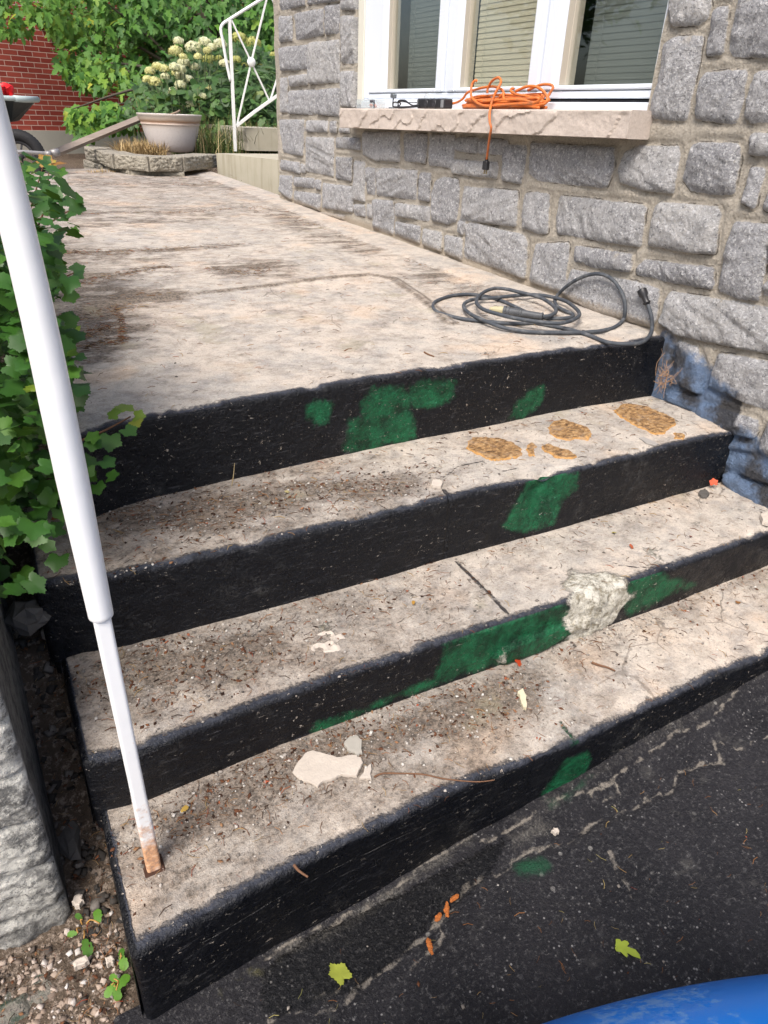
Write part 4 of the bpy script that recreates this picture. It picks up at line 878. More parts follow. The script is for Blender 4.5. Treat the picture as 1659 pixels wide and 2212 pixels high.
# ------------------------------------------------------------------ ground
def grid_obj(name, xs, ys, zfun, mat, attrs=None, parent=None):
    X, Y = np.meshgrid(xs, ys, indexing='ij'); Z = zfun(X, Y)
    a = {k: f(X, Y).ravel() for k, f in (attrs or {}).items()}
    return mk(name, np.stack([X, Y, Z], -1).reshape(-1, 3), gridf(*X.shape, flip=False), mat, parent, a)
def asph_z(x): return np.interp(x, [-1.9, -1.45, -1.236, -0.945, -0.481, 0.0, 3.0], [-0.672, -0.672, -0.642, -0.618, -0.576, -0.54, -0.40])
def soil_z(X, Y):
    z = np.interp(Y, [-30, -0.9, -0.62, -0.5, -0.35, -0.22, 0, 1.0, 4, 5.2, 7, 11, 30, 120], [-0.70, -0.685, -0.665, -0.62, -0.5, -0.37, -0.26, -0.15, -0.02, 0.03, -0.06, -0.11, -0.11, -0.11])
    z = np.where((X > -1.80) & (Y < 0.2), z-0.09*sst(-1.86, -1.80, X), z)
    return np.where((X > 0.05) & (Y < 3.2), -0.75, z)
m = N('soil', 0.95, 0.15); n1 = m.noise(5, 6, 0.7); n2 = m.noise(80, 5, 0.75)
c = m.mix(n1, (0.045, 0.033, 0.025), (0.15, 0.115, 0.085)); c = m.mix(m.mr(n2, 0.5, 0.62), c, (0.26, 0.21, 0.17)); m.col(c); m.bump(m.m('ADD', n2, m.noise(240, 3)), 0.9, 0.006); SOIL = m.mat
def nonu(a): return np.concatenate([np.linspace(x, y, n)[:-1] for x, y, n in a]+[[a[-1][1]]])
grd = grid_obj('ground', nonu([(-120, -6, 12), (-6, -2.6, 30), (-2.6, -1.7, 70), (-1.7, 1.5, 40), (1.5, 8, 20), (8, 120, 10)]), nonu([(-120, -6, 8), (-6, -1.4, 40), (-1.4, 0.4, 110), (0.4, 5, 50), (5, 14, 60), (14, 120, 12)]),
    lambda X, Y: soil_z(X, Y)+0.008*fbm(X*3, Y*3, 0, 4, 400)*2+0.012*fbm(X*20, Y*20, 0, 3, 401), SOIL); tag(grd, kind='structure')
# asphalt driveway
m = N('sealed_asphalt', 0.6, 0.45); n1 = m.noise(260, 3, 0.7); n2 = m.noise(4.5, 5, 0.65); nn = m.noise(38, 5, 0.7)
sm = m.mr(m.m('ADD', m.attr('coarse'), m.m('MULTIPLY', m.m('SUBTRACT', nn, 0.5), 0.8)), 0.3, 0.7)
c = m.mix(m.mr(n2, 0.3, 0.7), (0.008, 0.008, 0.012), (0.022, 0.021, 0.026)); c = m.mix(m.m('MULTIPLY', sm, 0.8), c, (0.007, 0.008, 0.012))
c = m.mix(m.mr(m.noise(130, 4, 0.8), 0.53, 0.66, 0, 0.75), c, (0.10, 0.098, 0.10)); c = m.mix(m.mr(m.noise(95, 5, 0.85), 0.60, 0.66, 0, 0.8), c, (0.24, 0.235, 0.23)); c = m.mix(m.mr(m.noise(14, 5, 0.7), 0.58, 0.72, 0, 0.35), c, (0.14, 0.135, 0.125))
dus = m.attr('dust'); dn = m.mr(m.m('ADD', dus, m.m('MULTIPLY', m.m('SUBTRACT', m.noise(30, 6, 0.8), 0.5), 1.1)), 0.35, 0.95, 0, 0.75)
c = m.mix(m.m('MULTIPLY', dn, m.mr(n1, 0.35, 0.6, 0.2, 1.0)), c, (0.34, 0.32, 0.28))
sp = m.m('MULTIPLY', m.mr(m.vor(85), 0.22, 0.10), m.mr(m.noise(12, 4, 0.7), 0.50, 0.66)); c = m.mix(m.m('MULTIPLY', sp, 0.85), c, (0.42, 0.41, 0.40))
spb = m.m('MULTIPLY', m.mr(m.vor(30), 0.16, 0.10), m.mr(m.noise(5, 4, 0.7), 0.52, 0.62)); c = m.mix(m.m('MULTIPLY', spb, 0.6), c, (0.36, 0.35, 0.33))
ck = m.m('ADD', m.attr('crk'), m.m('MULTIPLY', m.m('SUBTRACT', nn, 0.5), 0.022)); ckm = m.m('MULTIPLY', m.mr(ck, 0.0044, 0.0), m.mr(m.noise(110, 5, 0.85), 0.34, 0.46)); c = m.mix(m.m('MULTIPLY', ckm, 0.92), c, m.mix(nn, (0.16, 0.14, 0.12), (0.46, 0.42, 0.36)))
gr = m.m('ADD', m.attr('green'), m.m('MULTIPLY', m.m('SUBTRACT', nn, 0.5), 0.05)); c = m.mix(m.m('MULTIPLY', m.mr(gr, -0.006, 0.018), 0.8), c, (0.006, 0.085, 0.036))
mo = m.m('MULTIPLY', m.mr(m.m('ADD', m.attr('moss'), m.m('MULTIPLY', m.m('SUBTRACT', nn, 0.5), 1.0)), 0.4, 0.8), 0.8); c = m.mix(mo, c, (0.16, 0.15, 0.055))
m.col(c); m.rough(m.mr(n1, 0.3, 0.7, 0.42, 0.8)); m.bump(m.m('ADD', m.m('MULTIPLY', m.noise(95, 5, 0.75), m.mr(sm, 0, 1, 1.4, 4.5)), m.m('MULTIPLY', nn, m.mr(sm, 0, 1, 0.5, 2.5))), 1.0, 0.009); ASPH = m.mat
AZ = -0.62
def gp(pts, z=AZ): return [tuple(onz(q, z)[:2]) for q in pts]
AC = [gp([(568,2063),(661,2017),(790,1957),(872,1909),(1013,1820),(1100,1770)], -0.66), gp(T(740,2240,S_,[(40,1250),(220,1180),(330,1100),(560,1075),(650,1010),(820,880),(920,800),(1010,730),(1100,640),(1200,530),(1320,440)]), -0.65)+gp(T(1360,2240,S_,[(60,420),(170,360),(260,300),(440,260),(560,210),(640,155),(830,100),(900,60),(1010,0)]), -0.62)+gp(T(1360,1640,S_,[(1040,1240),(1130,1150),(1150,1090),(1400,1050)]), -0.6),
      gp(T(1360,1640,S_,[(0,1440),(240,1330),(440,1230),(620,1200),(740,1160),(800,1120),(860,1070),(1000,1000),(1100,920),(1300,860),(1450,700),(1500,640),(1659,580)]), -0.6), gp(T(1360,1640,S_,[(1400,1030),(1350,900),(1480,960),(1659,890)]), -0.58), gp(T(1360,1640,S_,[(620,1210),(680,1160),(770,1150),(800,1210),(700,1240),(640,1220)]), -0.6),
      gp(T(740,2240,S_,[(560,1075),(500,1180),(340,1240)]), -0.66), gp(T(740,2240,S_,[(1010,730),(1060,800),(940,920),(860,980)]), -0.66), gp(T(1360,2240,S_,[(740,330),(800,480),(850,600),(900,640)]), -0.63)]
AD = [(gp([(1500,1780),(1640,1900),(1659,1960),(1560,1960),(1300,1900),(1380,1830)], -0.6), 0.10, 0.36), (gp([(600,2110),(760,2060),(720,2010),(800,2000),(700,2110),(600,2150)], -0.66), 0.03, 0.5), (gp([(568,2050),(800,1935),(1020,1800),(1040,1830),(820,1970),(600,2085)], -0.66), 0.02, 0.6), (gp([(1100,1745),(1340,1610),(1560,1490),(1659,1440),(1659,1490),(1480,1590),(1250,1715),(1120,1800)], -0.6), 0.012, 0.45), (gp([(1080,1790),(1200,1760),(1220,1800),(1100,1850)], -0.63), 0.03, 0.6), (gp([(900,2190),(960,2100),(1000,2212)], -0.66), 0.02, 0.4)]
def dust(X, Y):
    v = np.zeros(X.shape)
    for p, s, a in AD: v = np.maximum(v, a*sst(-s, s, psdf(X, Y, p)))
    return np.maximum(v, 0.24+0.25*fbm(X*2.5, Y*2.5, 0, 3, 19))
coarseP = gp(T(740,2240,S_,[(0,1010),(250,830),(500,700),(850,560),(1200,400),(1400,300),(1300,480),(1000,720),(850,860),(560,1070),(250,1200),(0,1240)]), -0.66)
gspot = gp(T(1360,2240,S_,[(175,385),(230,340),(380,345),(415,400),(350,455),(220,460),(165,420)]), -0.63); gstr = gp(T(1360,2240,S_,[(370,70),(450,20),(560,-45),(620,-60),(560,-5),(480,50),(400,90)]), -0.63)
ax = nonu([(-1.93, 0.4, 270), (0.4, 12, 60)]); ay = nonu([(-14, -2.4, 40), (-2.4, -0.80, 190)])
def az_(X, Y):
    z = asph_z(X)+0.010*fbm(X*3, Y*3, 0, 3, 410)*2+0.005*fbm(X*25, Y*25, 0, 3, 411)
    for c_ in AC[:2]: z = z-0.006*sst(0.012, 0.0, ldist(X, Y, c_))
    z = z+np.interp(X, [-1.2, -0.8], [0, 1])*0.018*sst(-0.875, -0.862, Y)+0.012*sst(-0.86, -0.80, Y)
    return z-0.10*sst(-1.88, -1.93, X+0.02*fbm(Y*9, X*9, 0, 3, 4))
drv = grid_obj('driveway', ax, ay, az_, ASPH, dict(dust=dust, crk=lambda X, Y: np.minimum.reduce([ldist(X+0.020*fbm(X*28, Y*28, 0, 4, 41), Y+0.020*fbm(X*28, Y*28, 0, 4, 42), c_) for c_ in AC]), green=lambda X, Y: np.clip(np.maximum(psdf(X, Y, gspot), psdf(X, Y, gstr)), -0.08, 0.05),
    coarse=lambda X, Y: sst(-0.03, 0.03, psdf(X, Y, coarseP)), moss=lambda X, Y: 0.75*sst(0.03, 0.0, np.abs(Y+0.835))*sst(-1.3, -1.5, X)*(0.5+fbm(X*12, Y*12, 0, 3, 3))))
tag(drv, kind='structure')

# ------------------------------------------------------------------ rough block pillar at lower left
m = N('split_face_block', 0.9, 0.25); n1 = m.noise(9, 6, 0.7); n2 = m.noise(90, 5, 0.75)
z_ = m.n('ShaderNodeSeparateXYZ'); m.t.links.new(m.co, z_.inputs[0])
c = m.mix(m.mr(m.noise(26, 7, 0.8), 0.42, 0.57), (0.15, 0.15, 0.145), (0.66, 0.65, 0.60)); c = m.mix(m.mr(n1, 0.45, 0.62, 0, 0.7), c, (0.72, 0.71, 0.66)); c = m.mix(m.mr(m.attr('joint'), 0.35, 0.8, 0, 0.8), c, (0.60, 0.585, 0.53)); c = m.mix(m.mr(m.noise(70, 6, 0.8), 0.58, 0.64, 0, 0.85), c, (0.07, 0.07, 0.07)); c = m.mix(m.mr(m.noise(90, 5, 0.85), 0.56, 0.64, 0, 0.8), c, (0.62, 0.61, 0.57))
dk = m.mr(m.m('ADD', z_.outputs[2], m.m('MULTIPLY', m.m('SUBTRACT', n1, 0.5), 0.35)), 0.16, 0.02); c = m.mix(m.m('MULTIPLY', dk, 0.85), c, (0.035, 0.035, 0.037)); c = m.mix(m.m('MULTIPLY', m.attr('side'), 0.75), c, (0.06, 0.06, 0.062)); m.col(c); m.bump(m.m('ADD', m.m('MULTIPLY', n2, 2.0), m.m('MULTIPLY', m.noise(38, 6, 0.8), 4.0)), 0.8, 0.006); BLK = m.mat  # side face towards the steps carries its shade in the colour
pil = thing('block_pillar', (-2.2, -0.55, -0.70), 'rough grey split face block retaining wall end at the lower left corner with shade darkened into the colour of its side', 'retaining wall')
xs_ = np.linspace(-2.9, -1.926, 150); zs_ = np.linspace(-0.72, -0.10, 130); X, Z = np.meshgrid(xs_, zs_, indexing='ij')
cs = 0.105; crs = (Z+0.72+0.012*fbm(X*4, 0, 0, 2, 5)*2)/cs; frc = crs-np.floor(crs); jt = sst(0.0, 0.10, frc)*sst(1.0, 0.93, frc)
bl = 0.011*jt+0.020*fbm(X*22, Z*26, np.floor(crs), 6, 430, 0.66)*jt+0.008*fbm(X*70, Z*70, 0, 3, 431)
bl = bl+0.010*np.abs(fbm(X*24, Z*34, 2, 4, 432))*jt; Y = -0.600-bl
edge_ = sst(-1.926, -1.938, X); Y = Y*1.0+0.010*(1-edge_)
front = np.stack([X, Y, Z], -1)
dep_ = np.linspace(0, 1, 30)[1:]; zt_ = zs_
yb_ = np.interp(zt_, [-0.72, -0.10], [-0.45, 0.0]); ye = Y[-1]
side = np.stack([np.stack([np.full(len(zt_), -1.926)+0.003*fbm(zt_*12, d*6, 0, 3, 8), ye+(0.05-ye)*d, zt_], -1) for d in dep_], 0)
V = np.concatenate([front, side], 0)
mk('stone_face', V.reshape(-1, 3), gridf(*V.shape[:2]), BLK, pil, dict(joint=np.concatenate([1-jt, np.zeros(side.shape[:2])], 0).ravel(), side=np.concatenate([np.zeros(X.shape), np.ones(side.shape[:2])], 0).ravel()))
b = MB(); b.box((-2.9, -0.61, -0.104), (-1.924, 0.05, -0.060), 0, 0.006); b.build('cap_slab', plain('weathered_cap', (0.22, 0.22, 0.205), 0.9, 0.25, 0.25, 18, bump=0.6, bs=90), pil)

# ------------------------------------------------------------------ scatter helpers
def xform(base, faces, pos, eul, scl):
    """many copies of base verts; pos (n,3), rot matrices (n,3,3), scl (n,) or (n,3)"""
    n = len(pos); scl = np.asarray(scl, float); scl = scl[:, None] if scl.ndim == 1 else scl
    V = base[None]*scl[:, None, :]; V = np.einsum('nij,nkj->nki', eul, V)+np.asarray(pos)[:, None]
    k = len(base); Fc = (np.asarray(faces)[None]+(np.arange(n)*k)[:, None, None]).reshape(-1, len(faces[0]))
    return V.reshape(-1, 3), Fc
def frames(nrm, tan):
    nrm = nrm/np.linalg.norm(nrm, axis=1)[:, None]; tan = tan-nrm*(nrm*tan).sum(1)[:, None]; tan = tan/(np.linalg.norm(tan, axis=1)[:, None]+1e-9)
    return np.stack([tan, np.cross(nrm, tan), nrm], -1)
def surf_z(X, Y):
    """height of the walking surfaces"""
    return np.where(Y > 0.0, SL*Y, np.where(Y > -0.305, -0.1915, np.where(Y > -0.565, -0.3614, np.where(Y > -0.812, -0.4819, asph_z(X)))))
needle_b = np.array([(-.5, 0, 0), (-.5, .03, .02), (0, .09, .05), (0, .12, .07), (.5, .02, .0), (.5, .05, .02), (-.5, .015, -.02), (0, .105, .02), (.5, .03, -.02)])
needle_f = [(0, 1, 3, 2), (2, 3, 5, 4), (1, 6, 7, 3), (3, 7, 8, 5), (6, 0, 2, 7), (7, 2, 4, 8)]
chip_b = np.array([(-.5, -.3, 0), (.1, -.5, 0), (.5, .1, 0), (-.1, .45, 0), (-.35, -.2, .3), (.08, -.35, .38), (.33, .08, .28), (-.1, .3, .32)])
chip_f = [(0, 3, 2, 1), (4, 5, 6, 7), (0, 1, 5, 4), (1, 2, 6, 5), (2, 3, 7, 6), (3, 0, 4, 7)]
def tintmat(name, stops, rough=0.85):
    m = N(name, rough, 0.2); c = m.ramp(m.attr('tint'), stops); m.col(m.mix(m.mr(m.noise(300, 3), 0.3, 0.7, 0, 0.4), c, m.mix(0.5, c, (0, 0, 0)))); return m.mat
NEED = tintmat('dry_needles', [(0, (0.045, 0.025, 0.015)), (0.35, (0.12, 0.055, 0.028)), (0.6, (0.26, 0.12, 0.055)), (0.8, (0.42, 0.30, 0.14)), (1, (0.30, 0.05, 0.02))])
CHIP = tintmat('grit', [(0, (0.10, 0.09, 0.08)), (0.4, (0.30, 0.27, 0.24)), (0.8, (0.42, 0.38, 0.34)), (1, (0.66, 0.63, 0.58))])
def inreg(n, pol, w, zt):
    pass
def sample_poly(poly, n):
    pa = np.array(poly); out = np.zeros((0, 2))
    while len(out) < n:
        p = RNG.uniform(pa.min(0), pa.max(0), (n*3+10, 2)); p = p[psdf(p[:, 0], p[:, 1], poly) > 0]; out = np.concatenate([out, p])
    return out[:n]
TR = {1: [(-1.84, -0.30), (0.0, -0.305), (0.0, -0.005), (-1.72, -0.005)], 2: [(-1.84, -0.56), (0, -0.565), (0, -0.32), (-1.83, -0.32)], 3: [(-1.82, -0.80), (0, -0.81), (0, -0.58), (-1.82, -0.58)]}
pos = []
def addp(xy, zfun=surf_z, lift=0.001):
    z = zfun(xy[:, 0], xy[:, 1])+lift; return np.concatenate([xy, z[:, None]], 1)
PN, PC = [], []
for k, zt in ((1, -0.1915), (2, -0.3614), (3, -0.4819)):
    PN.append(addp(sample_poly(TR[k], 420))); PC.append(addp(sample_poly(TR[k], 420)))
    for pl, s, a in DIRT[k]:
        tp = on_tread(pl, zt); A_r = abs(sum(tp[i][0]*tp[(i+1) % len(tp)][1]-tp[(i+1) % len(tp)][0]*tp[i][1] for i in range(len(tp))))/2
        PN.append(addp(sample_poly(tp, int(A_r*a*5200)))); PC.append(addp(sample_poly(tp, int(A_r*a*8200))))
    # along the foot of the riser
    for _ in range(260):
        x = RNG.uniform(-1.8, -0.02); y = {1: 0.0, 2: -0.318, 3: -0.578}[k]-abs(RNG.normal(0, 0.018))-0.006; (PN if _ % 2 else PC).append(addp(np.array([[x, y]])))
land = [(-1.70, 0.0), (-0.02, 0.03), (-0.02, 3.3), (0.2, 4.9), (-1.6, 4.9)]
PN.append(addp(sample_poly([(-1.68, 0.0), (-0.02, 0.03), (-0.02, 1.4), (-1.68, 1.4)], 620))); PN.append(addp(sample_poly(land, 900))); PC.append(addp(sample_poly(land, 350)))
for pts, wd, am in LBANDS:
    P = np.array([onl(q)[:2] for q in pts])
    for _ in range(int(420*am)):
        i = RNG.integers(len(P)-1); t = RNG.random(); p = P[i]*(1-t)+P[i+1]*t+RNG.normal(0, wd*0.55, 2); PN.append(addp(p[None])) if -1.72 < p[0] < -0.02 and p[1] > 0.02 else 0
APN = addp(sample_poly([(-1.80, -0.90), (0.0, -0.88), (0.0, -1.9), (-1.80, -1.9)], 620), lift=0.004)
rb = np.array([onl(q)[:2] for q in [(930,700),(1200,720),(1400,700),(1330,640),(1150,620),(1000,590)]])
PN.append(addp(sample_poly([tuple(p) for p in rb], 220))); fr_ = np.array([onl(q)[:2] for q in [(1050,760),(1330,720),(1200,735),(1000,775)]]); PC.append(addp(sample_poly([tuple(p) for p in fr_], 90)))
asp = [(-1.85, -0.86), (0.3, -0.86), (0.3, -2.2), (-1.85, -2.2)]
PN.append(addp(sample_poly(asp, 240), lift=0.004)); PC.append(addp(sample_poly(asp, 420), lift=0.003))
gapn = sample_poly([(-1.93, -1.3), (-1.845, -1.3), (-1.845, -0.1), (-1.93, -0.1)], 420); gfun = lambda x, y: soil_z(x, y)
PN.append(addp(gapn, gfun, 0.004))
grav = sample_poly([(-2.6, -1.6), (-1.86, -1.6), (-1.86, -0.62), (-2.6, -0.66)], 12000)
PN.append(addp(sample_poly([(-2.4, -1.5), (-1.86, -1.5), (-1.86, -0.62), (-2.4, -0.66)], 1800), lambda x, y: soil_z(x, y), 0.012))
_mc = onz((1300, 1335), -0.4819); PC.append(addp(np.array([[_mc[0]+RNG.normal(0, 0.06), min(-0.583, _mc[1]-abs(RNG.normal(0, 0.022)))] for _ in range(260)])))
PN = np.concatenate(PN); PC = np.concatenate(PC)
def jit(P):
    Q = P.copy(); n = len(P); tr_ = (P[:, 1] < 0) & (P[:, 0] > -1.845) & (P[:, 1] > -0.82)
    j = RNG.normal(0, 1, (n, 2))*np.array([0.055, 0.035]); Q[:, :2] += np.where(tr_[:, None], j, 0)
    z0 = surf_z(P[:, 0], P[:, 1]); z1_ = surf_z(Q[:, 0], Q[:, 1]); bad = tr_ & ((np.abs(z0-z1_) > 0.004) | (Q[:, 0] < -1.83) | (Q[:, 0] > -0.01) | (Q[:, 1] > -0.004)); Q[bad] = P[bad]; return Q
PN = jit(PN); PC = jit(PC)
def scat(name, P, bv, bf, s0, s1, mat, flat=0.15, thin=None, label=None, pw=2):
    n = len(P); ang = RNG.uniform(0, 2*math.pi, n); nr = np.stack([RNG.normal(0, flat, n), RNG.normal(0, flat, n), np.ones(n)], 1); tn = np.stack([np.cos(ang), np.sin(ang), np.zeros(n)], 1)
    s = s0+(s1-s0)*RNG.random(n)**pw; sc = np.stack([s, s*(thin or RNG.uniform(0.6, 1.2, n)), s*(thin or RNG.uniform(0.4, 1.0, n))], 1)
    V, Fc = xform(bv, bf, P, frames(nr, tn), sc); o = mk(name, V, Fc, mat, None, dict(tint=np.repeat(RNG.random(n), len(bv))), smooth=False)
    return tag(o, kind='stuff')
scat('dry_needles', PN, needle_b*np.array([1, 1.7, 1.5]), needle_f, 0.006, 0.024, NEED, 0.14, 0.9)
scat('grit', PC, chip_b, chip_f, 0.0014, 0.0095, CHIP, 0.2, pw=3.2)
LIT = []
for k, zt in ((1, -0.1915), (2, -0.3614), (3, -0.4819)):
    for pl, s, a in DIRT[k]:
        tp = on_tread(pl, zt); A_r = abs(sum(tp[i][0]*tp[(i+1) % len(tp)][1]-tp[(i+1) % len(tp)][0]*tp[i][1] for i in range(len(tp))))/2
        LIT.append(addp(sample_poly(tp, int(A_r*a*7500)), lift=0.0015))
    for _ in range(110):
        x = RNG.uniform(-1.8, -0.02); y = {1: 0.0, 2: -0.318, 3: -0.578}[k]-abs(RNG.normal(0, 0.014))-0.006; LIT.append(addp(np.array([[x, y]])))
LIT.append(addp(sample_poly([(-1.93, -1.3), (-1.845, -1.3), (-1.845, -0.1), (-1.93, -0.1)], 300), lambda x, y: soil_z(x, y), 0.008)); LIT.append(addp(sample_poly([(-2.4, -1.4), (-1.86, -1.4), (-1.86, -0.62), (-2.4, -0.66)], 900), lambda x, y: soil_z(x, y), 0.010))
LIT.append(addp(sample_poly(asp, 60), lift=0.004)); LIT = jit(np.concatenate(LIT))
scat('leaf_litter', LIT, chip_b*np.array([1.2, 0.7, 0.3]), chip_f, 0.0015, 0.0115, tintmat('litter', [(0, (0.03, 0.017, 0.012)), (0.4, (0.10, 0.042, 0.022)), (0.75, (0.17, 0.070, 0.035)), (0.93, (0.30, 0.17, 0.09)), (1, (0.34, 0.07, 0.03))]), 0.35, pw=2.6)
gv = addp(grav, lambda x, y: soil_z(x, y), 0.0); scat('gravel', gv, chip_b, chip_f, 0.0035, 0.019, tintmat('gravel_stones', [(0, (0.09, 0.075, 0.065)), (0.3, (0.28, 0.215, 0.17)), (0.6, (0.38, 0.30, 0.24)), (0.88, (0.48, 0.41, 0.36)), (1, (0.58, 0.56, 0.54))]), 0.5, pw=3.0)
gp2 = addp(sample_poly([(-1.93, -0.7), (-1.845, -0.7), (-1.845, -0.12), (-1.93, -0.12)], 260), gfun, 0.0); scat('rubble_in_gap', gp2, chip_b, chip_f, 0.004, 0.03, tintmat('dark_rubble', [(0, (0.03, 0.028, 0.026)), (0.7, (0.07, 0.062, 0.055)), (1, (0.22, 0.20, 0.18))]), 0.5)
scat('fallen_needles', APN, needle_b*np.array([1, 1.5, 1.5]), needle_f, 0.008, 0.021, tintmat('tan_needles', [(0, (0.20, 0.085, 0.035)), (0.5, (0.42, 0.20, 0.08)), (0.8, (0.50, 0.38, 0.16)), (1, (0.34, 0.36, 0.12))]), 0.14, 0.9)
# rocks wedged in the gap
ROCK = plain('dark_rock', (0.10, 0.094, 0.088), 0.9, 0.25, 0.5, 30, bump=1.0, bs=70)
for (q, z, r, sc, lab) in (((60,1320), -0.25, 0.045, (0.9, 1.1, 0.7), 'grey stone in the gap under the shrub, upper end'), ((95,1520), -0.50, 0.045, (0.7, 1.5, 0.55), 'dark stone wedged in the gap beside the second step'), ((140,1760), -0.60, 0.05, (0.6, 2.0, 0.45), 'long dark stone lying in the gap beside the bottom step'), ((110,1385), -0.40, 0.018, (1, 1.2, 0.6), 'small pale pebble in the dark gap')):
    p = onz(q, z); b = MB(); b.ball((p[0], p[1], z-0.008), r*0.85, 0, 11, 7, sc, 1.3, seed=q[0]); o = b.build('rock', ROCK if 'pale' not in lab else CHIP, smooth=False); tag(o, lab, 'rock', 'stones in the gap beside the porch')
# soft leafy debris handled below
# ------------------------------------------------------------------ orange adhesive patches on the top step
m = N('dried_adhesive', 0.7, 0.35); n1 = m.noise(60, 5, 0.75, sc=(1, 1.6, 1)); n2 = m.noise(25, 4, 0.6, dist=1.2)
c = m.ramp(n1, [(0.36, (0.07, 0.040, 0.020)), (0.47, (0.25, 0.140, 0.06)), (0.58, (0.42, 0.26, 0.115)), (0.72, (0.46, 0.36, 0.25))]); c = m.mix(m.mr(m.attr('rim'), 0.45, 0.0, 0, 0.7), c, (0.54, 0.29, 0.09)); c = m.mix(m.mr(n2, 0.5, 0.7, 0, 0.45), c, (0.32, 0.25, 0.19)); m.col(c); m.bump(n1, 1.0, 0.006); GLUE = m.mat
glue = [(T(*B_, S_, [(765,235),(800,205),(850,200),(900,210),(960,220),(1050,255),(1115,290),(1105,330),(1055,370),(1000,375),(930,345),(860,310),(800,275)]), 'large orange dried glue patch on the top step, nearest the stone wall'),
 (T(*B_, S_, [(385,335),(410,300),(470,293),(530,315),(600,340),(622,370),(600,405),(555,400),(500,415),(430,395),(390,370)]), 'round brown orange glue patch on the top step, second large one from the wall'),
 (T(*A_, S_, [(1195,420),(1230,395),(1300,393),(1380,405),(1450,430),(1500,460),(1510,490),(1480,510),(1400,522),(1330,528),(1270,500),(1200,460)]), 'brown orange glue patch on the top step, farthest from the wall'),
 (T(*B_, S_, [(348,450),(380,438),(430,455),(490,470),(545,505),(520,518),(440,515),(400,490),(355,470)]), 'thin ragged orange glue smear in front of the round patch'),
 (T(*B_, S_, [(262,440),(285,430),(303,445),(290,470),(300,500),(275,500),(255,475)]), 'small crescent shaped orange glue mark between two patches'),
 (T(*B_, S_, [(1112,372),(1150,368),(1180,382),(1160,402),(1118,400)]), 'tiny orange glue crumb beside the patch nearest the wall')]
for pts, lab in glue:
    P = np.array(on_tread(pts, -0.19)); lo, hi = P.min(0)-0.006, P.max(0)+0.006; g = 0.0022
    xs_ = np.arange(lo[0], hi[0], g); ys_ = np.arange(lo[1], hi[1], g); X, Y = np.meshgrid(xs_, ys_, indexing='ij')
    s = psdf(X, Y, [tuple(p) for p in P])+0.005*fbm(X*60, Y*60, 0, 4, 500)+0.026*fbm(X*30, Y*30, 0, 5, 505, 0.6)+0.001; Z = -0.1895+np.clip(s*1.0, -0.01, 0.0022)+0.0050*fbm(X*110, Y*70, 0, 3, 501)*sst(0, 0.004, s)+0.004*fbm(X*22, Y*22, 0, 3, 503)*sst(0, 0.01, s)
    keep = (s[:-1, :-1] > -0.004).ravel(); Fc = gridf(*X.shape)[keep]
    used = np.unique(Fc); mp = np.zeros(X.size, int); mp[used] = np.arange(len(used))
    o = mk('glue_patch', np.stack([X, Y, Z], -1).reshape(-1, 3)[used], mp[Fc], GLUE, None, dict(rim=(s.ravel()*100)[used])); tag(o, lab, 'glue patch', 'dried glue patches on the top step')
# pale flakes
m = N('pale_flake', 0.9, 0.25); n1 = m.noise(25, 6, 0.7); m.col(m.mix(n1, (0.42, 0.37, 0.32), (0.58, 0.52, 0.45))); m.bump(m.noise(120, 4, 0.7), 0.6, 0.002); FLK = m.mat
def flake(name, pts, z, th, lab, cat, grp, mat=None, tilt=0.0):
    P = np.array(on_tread(pts, z)); P2 = []
    for i in range(len(P)):
        a, c_ = P[i], P[(i+1) % len(P)]
        for t in (0, 0.34, 0.67): P2.append(a*(1-t)+c_*t+RNG.normal(0, 0.0012, 2)*(t > 0))
    P2 = np.array(P2); n = len(P2); cc = P2.mean(0); V = []
    for (k, zz) in ((1.0, 0.0), (1.01, th*0.5), (0.985, th), (0.7, th*1.08), (0.3, th*1.02)):
        for p in P2: q = cc+(p-cc)*k; V.append((q[0], q[1], z+0.0015+zz+tilt*(q[0]-cc[0])+0.0012*float(fbm(q[0]*50, q[1]*50, 0, 2, 5))))
    Fc = []
    for r in range(4):
        for i in range(n): Fc.append((r*n+i, r*n+(i+1) % n, (r+1)*n+(i+1) % n, (r+1)*n+i))
    Fc.append(tuple(4*n+i for i in range(n)))
    A = sum(P2[i][0]*P2[(i+1) % n][1]-P2[(i+1) % n][0]*P2[i][1] for i in range(n))
    if A < 0: Fc = [f[::-1] for f in Fc]
    o = mk(name, V, Fc, mat or FLK, smooth=False); tag(o, lab, cat, grp); return o
G3 = 'flakes of broken concrete'
flake('concrete_flake', T(*C_, S_, [(172,1115),(200,1060),(240,1010),(290,990),(360,1010),(430,1030),(520,1015),(570,1030),(582,1060),(560,1100),(545,1140),(460,1130),(400,1160),(350,1170),(320,1200),(270,1170),(210,1150)]), -0.482, 0.006, 'largest pale flat flake of concrete lying on the bottom step', 'concrete flake', G3)
flake('concrete_flake', T(*C_, S_, [(470,950),(500,915),(540,900),(575,930),(578,1005),(540,1015),(490,985)]), -0.482, 0.006, 'greyish flake of concrete just behind the largest flake', 'concrete flake', G3, plain('grey_flake', (0.36, 0.34, 0.30), 0.9, 0.2, 0.15, 40))
flake('concrete_flake', T(*C_, S_, [(560,1150),(590,1100),(628,1068),(632,1160),(600,1150)]), -0.482, 0.006, 'small triangular pale flake right of the largest flake', 'concrete flake', G3)
flake('concrete_flake', T(*C_, S_, [(1480,660),(1510,640),(1532,680),(1535,740),(1515,740),(1500,700)]), -0.482, 0.009, 'upright yellowish sliver of concrete in the brown debris on the bottom step', 'concrete flake', G3, plain('yellow_flake', (0.55, 0.50, 0.36), 0.9, 0.2, 0.15, 40), 0.2)
